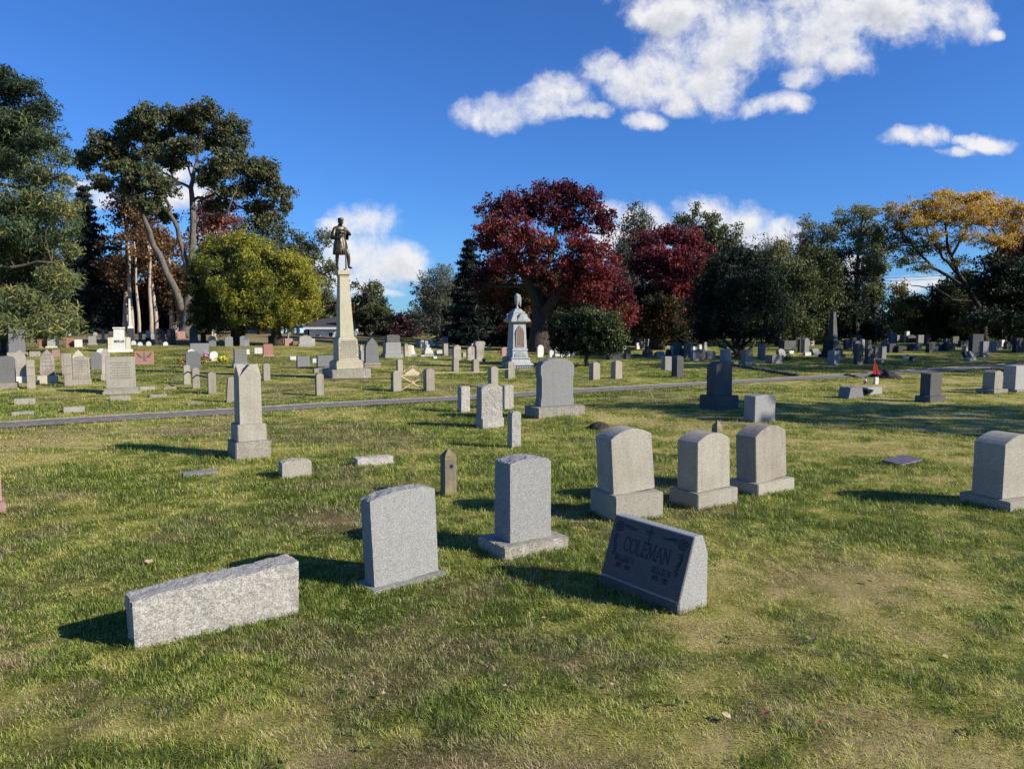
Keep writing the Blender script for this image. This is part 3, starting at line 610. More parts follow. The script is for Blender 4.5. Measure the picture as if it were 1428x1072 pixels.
# flat tilted bronze plaque
c, D = G(1258, 646); o = MB().box(-.22, .22, -.13, .13, 0, .03).build('flat_marker', M['plaque'], bevel=.004, loc=(c.x, c.y, gh(c.x, c.y) + .02), rz=R(35)); o.rotation_euler = (R(4), R(-3), R(32)); tag(o, 'flat bronze marker lying tilted alone in the yellow grass', 'flat marker'); foot(c.x, c.y, .44, .26, R(32))
# dark molehill in the lawn
p, D = G(836, 597); V = []; mb = MB(); mb.lathe([(.20, -.03), (.17, .03), (.12, .075), (.06, .10), (.01, .11)], 18, fold=lambda a, j: 1 + .25 * mnoise.noise(Vector((math.cos(a) * 2, math.sin(a) * 2, j)))); o = mb.build('earth_mound', M['soil'], loc=(p.x, p.y, gh(p.x, p.y)), smooth=False); tag(o, 'small black mound of earth in the grass behind the tallest tan gravestone', 'mound')
# ------------------------------------------------------------------ the gravestones across the path, one by one
def wm(wpx, D, u, yaw):
    phi = math.atan((u - 714) / FPX); return wpx / FPX * D * math.cos(phi) / max(.35, math.cos(R(yaw) + phi))
def T(shape, u, v, w, h, mat, label, b=None, dep=.2, yaw=28, tilt=0, bmat=None, insc=0, name='gravestone', group='gravestones across the path', lean=0):
    p, D = G(u, v); k = D / FPX; W_ = wm(w, D, u, yaw); y = R(yaw); bw = W_ * (b[0] if b else 1); bd = dep * (1.5 if b else 1)
    c = p + Vector((-math.sin(y), math.cos(y), 0)) * bd / 2; loc = (c.x, c.y, gh(c.x, c.y)); foot(c.x, c.y, bw, bd, y)
    hb = b[1] * k if b else 0; hd = (h - (b[1] if b else 0)) * k
    mb = MB().prism(prof(shape, W_, hd + (0.06 if not b else 0), 1.03), -dep / 2, dep / 2); bev = .006 if D < 40 else 0
    if b or insc:
        e = empty(name, loc, y, label, 'gravestone', group)
        if b: MB().box(-bw / 2, bw / 2, -bd / 2, bd / 2, -.05, hb).build('base', M[bmat or mat], e, bevel=bev * 1.5)
        o = mb.build('tablet', M[mat], e, bevel=bev); o.location.z = hb if b else -.06; o.rotation_euler = (R(tilt), R(lean), 0)
        if insc:
            rr = random.Random(int(u * 7 + v)); im = MB(); z = hd * .80
            for r in range(insc):
                rw = W_ * rr.uniform(.45, .8); x = -rw / 2
                while x < rw / 2: l = rr.uniform(.012, .035) * max(1, D / 18); im.box(x, x + l, -dep / 2 - .002, -dep / 2 + .001, z, z + hd * .028); x += l + .014 * max(1, D / 18)
                z -= hd * .58 / insc
            im.build('inscription', M['inset'] if mat not in ('mid', 'dark') else M['etch'], o)
        return e
    o = mb.build(name, M[mat], loc=(loc[0], loc[1], loc[2] - .06), rz=y, bevel=bev); o.rotation_euler = (R(tilt), R(lean), y); return tag(o, label, 'gravestone', group)
def stack(name, u, v, levels, label, cat, group=None, yaw=28, mats=None, parts=None):
    """levels: (width px at bottom, width px at top, height px)"""
    p, D = G(u, v); k = D / FPX; y = R(yaw); a0 = wm(levels[0][0], D, u, yaw); c = p + Vector((-math.sin(y), math.cos(y), 0)) * a0 / 2
    e = empty(name, (c.x, c.y, gh(c.x, c.y)), y, label, cat, group); foot(c.x, c.y, a0, a0, y); z = -.04
    for i, (w0, w1, h) in enumerate(levels):
        q0, q1 = wm(w0, D, u, yaw) / 2, wm(w1, D, u, yaw) / 2; hh = h * k + (.04 if i == 0 else 0)
        MB().frus(0, 0, z, z + hh, q0, q0, q1, q1).build((parts or ['base', 'pedestal', 'shaft', 'cap', 'top'])[i], M[(mats or ['grey'] * 9)[i]], e, bevel=.01 if q1 > .05 and D < 40 else 0); z += hh
    return e, k, z, D

# -- rise at the left
T('arch', 8, 542, 26, 45, 'bgrey', 'grey arched gravestone with carved lines of text, cut by the left edge', b=(1.25, 8), dep=.3, bmat='base', insc=6)
T('gothic', 28, 534, 17, 46, 'marble', 'peaked weathered marble stone between the text-covered arched stone and a medallion pillar', b=(1.2, 9), dep=.22, bmat='white')
T('flat', 43.5, 542, 11, 40, 'post', 'square pillar with a round medallion, second stone from the left edge in the front row', dep=.22, insc=2)
T('gothic', 66.5, 535, 20, 47, 'marble', 'peaked brownish marble monument with pale mouldings between the two medallion pillars', b=(1.45, 11), dep=.26, bmat='lichen', insc=4)
T('flat', 95.5, 539, 11, 39, 'post', 'square pillar with a round medallion in front of the inscribed marble tablet', dep=.22, insc=2)
T('flat', 93, 522, 14, 29, 'marble', 'dull brown marble stone half hidden behind a medallion pillar', dep=.15)
T('arch', 114, 537, 24, 40, 'marble', 'marble tablet carved with rows of text beside a medallion pillar', b=(1.15, 8), dep=.2, insc=7, bmat='base')
T('gothic', 110, 524, 17, 36, 'lichen', 'pale gabled top showing behind the inscribed marble tablet', dep=.2)
T('flat', 23.5, 497, 22, 37, 'bgrey', 'tall grey granite monument block with a carved pale top under the pine boughs', b=(1.25, 5), dep=.5, bmat='marble')
T('flat', 20, 494, 20, 34, 'marble', 'carved pale marble mass rising behind the tall grey granite monument block', dep=.4)
T('flat', 5, 492, 9, 22, 'dark', 'dark stone at the left edge in the pine shade', dep=.2)
T('round', 1, 486, 8, 24, 'marble', 'pale rounded stone cut by the left edge under the pine', dep=.2)
T('flat', 48.5, 497, 15, 7, 'marble', 'low pale stone block lying behind the two peaked marbles')
T('flat', 78, 497, 11, 9, 'rose', 'low pinkish block just behind the peaked brownish marble')
T('flat', 50, 476, 12, 10, 'bgrey', 'small grey stone nearest the tall grey block on the brown rise', b=(1.2, 2))
T('flat', 61, 485, 13, 14, 'pink', 'small pink granite stone next to the white and dark-green pair on the rise', b=(1.1, 2), bmat='rose')
T('flat', 71.5, 485, 11, 15, 'lgrey', 'small pale stone backed by a dark one, between two pink stones on the rise', b=(1.5, 2), bmat='white')
T('flat', 79.5, 482, 6, 12, 'dark', 'narrow dark green stone touching the pale one on the rise')
T('flat', 98, 484, 11, 13, 'pink', 'small pink granite stone beside the small plain white one on the rise', b=(1.1, 1.5), bmat='rose')
T('flat', 109.5, 484, 11, 10.5, 'white', 'small plain white stone beside a pink one on the rise')
T('flat', 129, 481, 11, 12, 'lgrey', 'pale grey upright stone on the rise next to the big white lettered monument', b=(1.3, 2), bmat='base')
T('flat', 64, 472, 8, 6, 'bgrey', 'tiny grey stone on the crest of the rise under the pine boughs')
T('flat', 80, 472, 9, 6, 'bgrey', 'tiny grey-green stone on the crest behind the small pale and dark pair')
T('round', 116, 486, 4, 2.5, 'rose', 'tiny pinkish marker on the rise before the small plain white stone')
stack('marble_spire', 63, 468, [(5, 4, 3), (3, 1.4, 8)], 'tiny pale marble spire on the crest by the end of the pine boughs', 'gravestone', mats=['white', 'white'])
stack('marble_spire', 96.5, 468, [(6, 4.5, 4), (3.5, 1.6, 9)], 'tiny white marble spire on the crest behind the farther pink stone', 'gravestone', mats=['white', 'white'])
stack('urn_pedestal', 144, 474, [(6, 6, 3), (4, 5, 6), (2, 4.5, 3), (3.6, 2, 2.5)], 'slim pale urn on a pedestal at the dark tree line behind the MORAN monument', 'gravestone', mats=['white', 'marble', 'white', 'marble'])
T('round', 133, 468, 6, 5, 'lgrey', 'tiny rounded pale stone on the crest near the urn on a pedestal')
T('arch', 155, 473, 7, 11, 'mid', 'small dark arched stone between the pedestal urn and the big white lettered monument', b=(1.3, 2))
T('flat', 161, 470, 4, 9, 'white', 'slim white slab partly hidden behind the top of the big white lettered monument')
# big white monument with a name
e = T('flat', 167, 491, 30, 20, 'white', 'big two-stage white monument lettered MORAN with lichened side columns', b=(1.25, 3), dep=.5, bmat='white')
p, D = G(167, 491); k = D / FPX; wd = wm(30, D, 167, 28); 
for s in (-1, 1): MB().box(s * wd * .42 - .10, s * wd * .42 + .10, -.275, -.20, 3 * k, 19.5 * k).build('column', M['lichen'], e)
MB().frus(0, 0, 20 * k, 32 * k, wd * .26, .2, wd * .25, .19).frus(0, 0, 32 * k, 34 * k, wd * .29, .24, wd * .29, .24).build('upper_block', M['white'], e)
mb = MB(); 
for i, ch in enumerate('MORAN'):
    if ch == 'R': segs = [[(.15, 0), (.15, 1), (.5, 1), (.62, .85), (.62, .65), (.5, .52), (.15, .52)], [(.4, .52), (.72, 0)]]
    else: segs = LET[ch][1]
    strokes(mb, [[(wd * (-.25 + .1 * i) + px * 2.1 * k, py * 2.6 * k) for px, py in s] for s in segs], .032)
o = mb.build('family_name', M['inset'], e); o.rotation_euler = (math.pi / 2, 0, 0); o.location = (0, -.252, 13 * k)
T('flat', 169.5, 549, 41, 51, 'tan', 'broad grey-tan gravestone with carved rows of names, before the white MORAN monument', b=(1.2, 8), dep=.3, bmat='base', insc=7)
T('arch', 134.5, 515, 14, 24, 'bgrey', 'blue-grey arched stone behind the arched marble, half hidden by the inscribed marble tablet', dep=.18)
T('round', 141, 495, 13, 9, 'white', 'white rounded top showing just behind the blue-grey arched stone')
T('gothic', 148.5, 531, 12, 45, 'marble', 'narrow peaked marble stone hidden partly by the broad grey-tan gravestone', b=(1.3, 9), dep=.2)
T('flat', 201.5, 508, 27, 18, 'pink', 'pink granite gravestone with a dark spread-winged carving, beside the white MORAN monument', b=(1.0, 3), dep=.2, bmat='rose')
p, D = G(169.5, 549); k = D / FPX; pg = [o for o in COL.objects if o.get('label', '').startswith('broad grey-tan')][0]; w_ = wm(53, D, 169.5, 28) / 2; MB().box(-w_, w_, -.27, .27, -.05, 3.5 * k).build('lower_step', M['base'], pg, bevel=.01)
p, D = G(201.5, 508); k = D / FPX; g = COL.objects[-1]
mb = MB(); strokes(mb, [[(-9 * k, 8 * k), (-6 * k, 2 * k), (-2 * k, 1 * k)], [(9 * k, 8 * k), (6 * k, 2 * k), (2 * k, 1 * k)], [(-8 * k, 6 * k), (-4 * k, 3 * k)], [(8 * k, 6 * k), (4 * k, 3 * k)], [(0, 9 * k), (0, -2 * k), (2 * k, -4 * k)]], 2.2 * k)
pg = [o for o in COL.objects if o.get('label', '').startswith('pink granite gravestone with a dark')][0]
o = mb.build('winged_carving', M['inset'], pg); o.rotation_euler = (math.pi / 2, 0, 0); o.location = (0, -.102, 8 * k)
stack('marble_obelisk', 183, 481, [(13, 12, 6), (11, 9, 17), (8, 6.5, 3), (4.6, 2.3, 38)], 'tall slender white marble obelisk on a dark base against the thin tree trunks', 'obelisk', mats=['dark', 'dark', 'white', 'white'])
T('round', 207, 476, 6.5, 15, 'white', 'white rounded column on a dark foot before the pair of thin pale trunks', b=(1.2, 5), bmat='dark')
for (u, v, w, h, lb) in [(186.5, 481, 7, 6, 'tiny white marker at the foot of the white obelisk'), (195.5, 482, 7, 5, 'tiny white marker between the obelisk foot and the white column'), (207.5, 482, 7, 6, 'tiny white marker right in front of the white column'), (231, 482, 7, 5.5, 'tiny white marker in front of the twin dark stones')]:
    T('round', u, v, w, h, 'white', lb, group='tiny white markers')
T('flat', 196, 475, 5, 12, 'marble', 'small pale-brown stone between obelisk and white column')
T('round', 213, 473, 5, 8, 'marble', 'small pale rounded stone just behind the tiny white markers')
T('round', 222.5, 481, 13, 23, 'dark', 'nearer-to-the-obelisk one of the twin dark stones on the crest')
T('round', 239, 481, 13, 23, 'dark', 'farther-from-the-obelisk one of the twin dark stones on the crest')
T('flat', 228.5, 477, 5, 12, 'rose', 'narrow pink stone showing in the gap between the twin dark stones')
T('flat', 253, 472, 11, 10, 'rose', 'small pink stone in the shade beyond the twin dark stones')
for (A_, B_, h, lb, m) in [((20, 565), (49, 563), 8, 'low granite block marker nearest the left edge, farther of two beside the path', 'tan'), ((16, 580), (47, 578), 4.5, 'flush granite marker nearest the path at the left', 'base'), ((89, 577), (118, 574), 8, 'low slanted granite marker beside the path between the left pair and the tan gravestone', 'tan'),
        ((154, 560), (182, 557), 7, 'low granite marker just in front of the broad grey-tan gravestone', 'base'), ((195, 545), (216, 543), 5, 'low long marker touching the side of the broad grey-tan gravestone base', 'tan'), ((209, 555), (233, 553), 4, 'small flush granite marker between the tan gravestone and the railed posts', 'tan'),
        ((229, 543), (246, 541.5), 2.5, 'thin flush marker in the grass just before the first railed post', 'tan'), ((262, 565), (282, 563.5), 2.5, 'thin flush marker in the grass beside the short unrailed post', 'tan')]:
    simple_block(A_, B_, h, .18, m, lb, name='flat_marker', cell=.03)
# -- before the yellow-green yew
T('gothic', 270.5, 480, 11, 27, 'mid', 'dark gothic-arched stone in the yew shade, behind a grey arched one', dep=.2)
T('flat', 271, 480, 11, 10, 'bgrey', 'squat grey stone at the foot of the dark gothic-arched one')
T('flat', 284, 479, 7, 15, 'dark', 'small dark upright stone in the yew shade next to the gothic-arched one')
T('arch', 296.5, 483, 10, 14, 'bgrey', 'dark-blue arched stone in front of the yew edge, with a white slab behind it', dep=.2)
T('flat', 299, 474, 6, 16, 'white', 'white slab rising behind the dark-blue arched stone')
T('arch', 319.5, 483, 11, 14, 'grey', 'grey rounded stone under the yew beside its trunks', dep=.15)
T('arch', 341.5, 483, 13, 15, 'grey', 'grey rounded stone under the middle of the yew', dep=.15)
T('flat', 343.5, 483, 2.5, 9, 'lgrey', 'thin pale slip of stone leaning on the grey rounded stone under the yew', dep=.08)
T('flat', 309, 480, 6, 6, 'lgrey', 'tiny pale stone between the dark-blue arched stone and the yew trunk')
T('flat', 379, 480, 8, 12, 'dark', 'small black stone in the yew shade just above the red granite stone')
T('flat', 279, 496, 26, 17, 'grey', 'wide plain grey stone on the slope behind the flower-ringed stones', b=(1.1, 2), dep=.25)
T('round', 267, 504, 11, 17, 'white', 'white round-topped stone hidden but for its head behind the grey arched-panel stone')
T('arch', 270, 513, 20, 23, 'bgrey', 'grey stone with a carved round panel beside the orange flowers', b=(1.05, 3), dep=.2, insc=3)
T('round', 298.5, 503, 11, 13, 'white', 'small white round-headed stone standing among flowers', b=(.7, 3), dep=.12)
T('flat', 336.5, 513, 17, 26, 'grey', 'grey gravestone with a carved arch and a paler base directly behind the square shaft', b=(1.25, 6), dep=.25, bmat='lgrey', insc=3)
T('flat', 345.5, 494, 5, 7, 'white', 'tiny white stone peeping out beside the grey arch-carved gravestone')
T('flat', 360.5, 493, 11, 8, 'white', 'small blank white stone next to the red granite one')
T('flat', 374.5, 497, 13, 17, 'pink', 'red granite gravestone on a pale base in open grass before the yew', b=(1.15, 2), dep=.18, bmat='rose', insc=2)
T('flat', 409, 502, 9, 5, 'white', 'tiny low white block beside the grey flat-topped stone')
T('flat', 424, 513, 17, 16, 'grey', 'grey flat-topped stone nearer the yew of the two beside the soldier monument', b=(1.1, 1.5), dep=.2, bmat='dark', insc=3)
T('flat', 440, 506, 8, 6, 'white', 'tiny low white block between the two grey flat-topped stones')
T('flat', 456, 515, 24, 19, 'bgrey', 'wide grey flat-topped stone touching the shaded side of the soldier monument', b=(1.05, 2), dep=.2, insc=3)
T('flat', 441.5, 520, 7, 6, 'tan', 'tiny pale stub of stone just before the wide grey flat-topped stone')
T('flat', 403, 482, 11, 10, 'rose', 'pinkish pedestal carrying a small white cross under the yew edge', dep=.3)
p, D = G(403, 482); k = D / FPX; pr = [o for o in COL.objects if o.get('label', '').startswith('pinkish pedestal')][0]
MB().box(-.9 * k, .9 * k, -.06, .06, 10 * k + .05, 24 * k).box(-3.4 * k, 3.4 * k, -.055, .055, 18 * k, 20 * k).build('cross', M['lgrey'], pr)
T('arch', 427, 483, 17, 15, 'lgrey', 'pale grey inscribed stone before the white house', b=(1.25, 3), dep=.3, insc=2)
T('flat', 427, 472, 5, 12, 'grey', 'narrow grey shaft rising behind the pale inscribed stone before the white house', dep=.2)
T('flat', 437, 482, 5, 10, 'marble', 'narrow brownish slab between the pale inscribed stone and the house door')
# -- between the two monuments
T('gothic', 520, 512, 18, 41, 'bgrey', 'tall blue-grey gothic-arched stone just behind the soldier monument', b=(1.3, 6), dep=.22, bmat='base', insc=5)
T('flat', 506, 503, 5, 14, 'lgrey', 'pale slab squeezed between the soldier monument and the gothic-arched stone')
T('round', 504.5, 500, 4, 19, 'marble', 'thin brownish stone right behind the corner of the soldier monument')
e = T('flat', 550, 499, 21, 21, 'lgrey', 'light grey stepped gravestone with a dark rough slab on top, alone between the two monuments', b=(1.22, 5), dep=.45, insc=3)
p, D = G(550, 499); k = D / FPX; rockbox(wm(18, D, 550, 28), .3, 11 * k, .06, (.01, .01, .02, .02, .02), zr(.04), .02, 4).build('rough_top', M['mid'], e).location = (.05, .05, 21 * k)
T('round', 567, 497, 5, 18, 'marble', 'thin pale-brown post-like stone first in the cluster beside the purple-leaved tree')
T('scroll', 572, 497, 6, 16, 'lichen', 'pale scroll-topped stone second in the cluster beside the purple-leaved tree')
stack('small_obelisk', 577, 497, [(9, 9, 3), (6, 5.5, 4), (4, 2.5, 8)], 'small pale obelisk on steps in the cluster beside the purple-leaved tree', 'gravestone', mats=['lgrey', 'white', 'white'])
for (u, v, w, h, s, m, lb) in [(583, 484, 4, 10, 'round', 'marble', 'tiny rounded stone, first of five far ones beyond the stepped pedestal'), (589.5, 485, 5, 11, 'round', 'white', 'tiny white rounded stone, second of five far ones beyond the stepped pedestal'), (595, 487, 4.5, 12, 'scroll', 'lgrey', 'tiny pale stone, third of five far ones beyond the stepped pedestal'),
        (602, 483, 5, 9, 'gothic', 'white', 'tiny white peaked stone, fourth of five far ones beyond the stepped pedestal'), (610, 483, 4, 6, 'flat', 'lgrey', 'tiny low stone, fifth of five far ones beyond the stepped pedestal')]:
    T(s, u, v, w, h, m, lb, group='tiny far stones between the monuments')
stack('urn_pedestal', 599, 497, [(14, 13, 4), (12, 10, 5), (8, 7, 3), (3.5, 5, 4), (2, 1, 1)], 'broad stepped pale pedestal with a small urn, standing between the two monuments', 'gravestone', mats=['base', 'lichen', 'white', 'white', 'white'], parts=['base', 'pedestal', 'plinth', 'urn', 'lid'])
T('flat', 607, 500, 5, 3, 'white', 'tiny white fragment beside the stepped pale pedestal'); T('flat', 590, 497, 6, 2, 'white', 'tiny flush white marker beside the small obelisk on steps')
T('arch', 614, 495, 10, 7, 'white', 'low white stone with a yellow and orange posy at its side', dep=.3)
stack('cross_monument', 623, 483, [(8, 7, 4), (5, 5, 9)], 'small pale block on a step at the dark spruce foot', 'gravestone', mats=['lgrey', 'lgrey'])
T('flat', 622, 496, 6, 17, 'marble', 'narrow marble slab leaning by the long dark stone'); T('flat', 629, 496, 11, 10, 'dark', 'long low dark stone before the spruce', dep=.2)
T('scroll', 651, 482, 12, 16, 'white', 'leaning white die tipped over on its base before the dark spruce', b=(1.3, 5), dep=.3, lean=-9); T('flat', 661, 484, 6, 5, 'white', 'white block beside the leaning white die')
T('round', 638, 502, 10, 21, 'marble', 'brown-grey round-topped stone nearer the soldier monument of a close pair', dep=.16)
T('flat', 648, 498, 4.5, 6, 'cream', 'tiny pale footstone between the two round-topped brown-grey stones')
T('round', 657.5, 502, 10.5, 19, 'marble', 'brown-grey round-topped stone nearer the scroll-topped pillar of a close pair', dep=.16)
T('scroll', 670, 504, 12.5, 28, 'marble', 'brown marble pillar stone with a scrolled top behind the railed posts', dep=.22)
stack('urn', 676, 505, [(5, 5, 1.2), (2.5, 5, 2.6), (3, 1.5, 2.5)], 'small black urn at the foot of the scroll-topped pillar stone', 'urn', mats=['dark'] * 3, parts=['foot', 'bowl', 'lid'])
T('arch', 704.5, 496, 9, 12, 'rose', 'small pinkish stone beside the urn-topped zinc monument, behind the railed posts', dep=.15)
T('flat', 708, 482, 10, 9, 'lgrey', 'pale leaning box-like stone at the dark tree edge beside the zinc monument', dep=.3, lean=5); stack('marble_spire', 717, 481, [(6, 5, 4), (3, 2, 10)], 'small white marble spire touching the zinc monument outline', 'gravestone', mats=['white', 'white'])
T('flat', 683, 487, 4, 3, 'white', 'tiny white flush marker behind the scroll-topped pillar stone')
T('round', 754, 498, 8.5, 17, 'white', 'largest bright white tablet standing in line beside the zinc monument', dep=.11)
for (u, v, w, h, lb) in [(769.5, 498, 6, 10.5, 'small bright white tablet, second in the line from the zinc monument'), (778, 497, 7, 17, 'tall bright white tablet, third in the line from the zinc monument'), (785, 498, 5.5, 10.5, 'small bright white tablet, fourth in the line from the zinc monument'), (792.5, 497, 5, 8, 'low bright white tablet, fifth in the line, at the edge of the green bush'), (799, 498, 4, 8, 'low bright white tablet, last in the line, mostly behind the green bush')]:
    T('round', u, v, w, h, 'white', lb, dep=.10, group='white tablets in line')
# -- shade of the red maples
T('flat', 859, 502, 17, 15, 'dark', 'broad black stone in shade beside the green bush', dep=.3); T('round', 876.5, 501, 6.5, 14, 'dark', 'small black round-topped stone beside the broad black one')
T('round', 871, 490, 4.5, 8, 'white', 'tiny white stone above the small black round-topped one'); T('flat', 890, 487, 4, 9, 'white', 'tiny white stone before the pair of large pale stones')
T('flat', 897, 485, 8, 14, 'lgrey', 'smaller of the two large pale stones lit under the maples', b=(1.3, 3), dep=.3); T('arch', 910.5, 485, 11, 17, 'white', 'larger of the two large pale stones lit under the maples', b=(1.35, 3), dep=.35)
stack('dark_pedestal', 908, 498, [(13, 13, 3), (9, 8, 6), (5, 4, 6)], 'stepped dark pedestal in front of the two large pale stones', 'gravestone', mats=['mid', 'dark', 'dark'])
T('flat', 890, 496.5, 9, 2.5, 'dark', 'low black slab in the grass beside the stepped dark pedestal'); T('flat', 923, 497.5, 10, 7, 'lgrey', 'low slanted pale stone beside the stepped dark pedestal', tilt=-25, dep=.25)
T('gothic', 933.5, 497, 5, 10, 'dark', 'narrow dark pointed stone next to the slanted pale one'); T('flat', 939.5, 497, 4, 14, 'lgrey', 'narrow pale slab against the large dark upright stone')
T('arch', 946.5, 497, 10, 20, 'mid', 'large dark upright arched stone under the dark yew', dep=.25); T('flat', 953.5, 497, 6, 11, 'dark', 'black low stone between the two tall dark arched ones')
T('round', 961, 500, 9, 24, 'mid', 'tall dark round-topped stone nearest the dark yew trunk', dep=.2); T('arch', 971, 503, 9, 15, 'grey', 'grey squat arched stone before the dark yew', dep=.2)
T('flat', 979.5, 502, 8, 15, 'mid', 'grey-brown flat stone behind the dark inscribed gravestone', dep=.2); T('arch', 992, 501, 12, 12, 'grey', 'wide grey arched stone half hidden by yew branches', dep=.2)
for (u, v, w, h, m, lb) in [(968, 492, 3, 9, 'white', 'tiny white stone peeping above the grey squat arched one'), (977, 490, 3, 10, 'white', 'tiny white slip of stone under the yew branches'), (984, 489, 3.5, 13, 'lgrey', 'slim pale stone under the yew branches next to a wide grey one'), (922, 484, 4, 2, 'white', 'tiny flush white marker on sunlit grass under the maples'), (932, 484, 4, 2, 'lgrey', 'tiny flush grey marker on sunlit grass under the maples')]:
    T('round', u, v, w, h, m, lb, group='tiny stones under the maples')
T('flat', 932, 516, 9, 19, 'grey', 'light grey upright slab next to the tall dark post', dep=.22)
T('flat', 1017, 509, 9, 22, 'lgrey', 'pale slab on a low foot beside the dark yew trunk', b=(1.5, 5), dep=.28, tilt=-4); T('flat', 1047, 509, 9.5, 21, 'tan', 'tan slab on a low foot, farther one along the dark yew', b=(1.5, 5), dep=.28, tilt=-4)
T('flat', 1064.5, 500, 5.5, 20, 'grey', 'narrow upright grey slab beyond the dark yew', dep=.25)
T('flat', 1085, 507, 16, 12, 'bgrey', 'wide low grey block beside a wreath', dep=.4); T('round', 1093, 497, 9, 11, 'lgrey', 'pale rounded slant leaning back behind the wide low block', tilt=-25, dep=.2)
T('flat', 1104, 493, 6, 4, 'white', 'tiny white block beyond the pale rounded slant')
# -- far right
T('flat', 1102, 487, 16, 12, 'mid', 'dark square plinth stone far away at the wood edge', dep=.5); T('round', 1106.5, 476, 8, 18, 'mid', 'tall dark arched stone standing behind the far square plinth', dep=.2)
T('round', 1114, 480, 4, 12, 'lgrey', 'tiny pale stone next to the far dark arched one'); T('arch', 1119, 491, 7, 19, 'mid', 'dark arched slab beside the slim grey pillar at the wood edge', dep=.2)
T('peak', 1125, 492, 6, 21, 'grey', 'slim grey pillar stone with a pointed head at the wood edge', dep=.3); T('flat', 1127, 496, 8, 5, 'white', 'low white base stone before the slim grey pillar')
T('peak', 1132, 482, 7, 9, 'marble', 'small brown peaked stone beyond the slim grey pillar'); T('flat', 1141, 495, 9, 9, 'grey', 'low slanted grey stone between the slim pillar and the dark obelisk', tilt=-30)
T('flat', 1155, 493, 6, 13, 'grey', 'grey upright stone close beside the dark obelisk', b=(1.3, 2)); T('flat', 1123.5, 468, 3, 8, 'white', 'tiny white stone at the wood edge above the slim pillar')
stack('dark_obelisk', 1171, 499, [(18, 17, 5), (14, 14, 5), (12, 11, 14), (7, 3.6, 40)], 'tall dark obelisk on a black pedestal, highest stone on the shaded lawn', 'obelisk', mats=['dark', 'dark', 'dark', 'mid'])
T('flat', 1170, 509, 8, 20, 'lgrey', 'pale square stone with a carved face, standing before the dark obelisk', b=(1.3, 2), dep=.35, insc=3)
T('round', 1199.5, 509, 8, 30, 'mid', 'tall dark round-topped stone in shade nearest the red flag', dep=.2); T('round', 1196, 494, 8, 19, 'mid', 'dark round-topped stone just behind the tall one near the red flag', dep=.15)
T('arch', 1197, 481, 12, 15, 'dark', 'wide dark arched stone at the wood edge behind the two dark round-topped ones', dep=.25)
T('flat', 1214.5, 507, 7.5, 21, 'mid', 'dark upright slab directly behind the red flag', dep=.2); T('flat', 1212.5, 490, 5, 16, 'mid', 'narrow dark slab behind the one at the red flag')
T('flat', 1223.5, 499, 6, 16, 'mid', 'dull grey slab, first of a pair beyond the red flag', dep=.2); T('flat', 1233, 500, 6, 17, 'grey', 'lighter grey slab, second of a pair beyond the red flag', dep=.2)
T('flat', 1229.5, 506, 6, 4, 'lgrey', 'tiny pale block in front of the pair of slabs beyond the red flag')
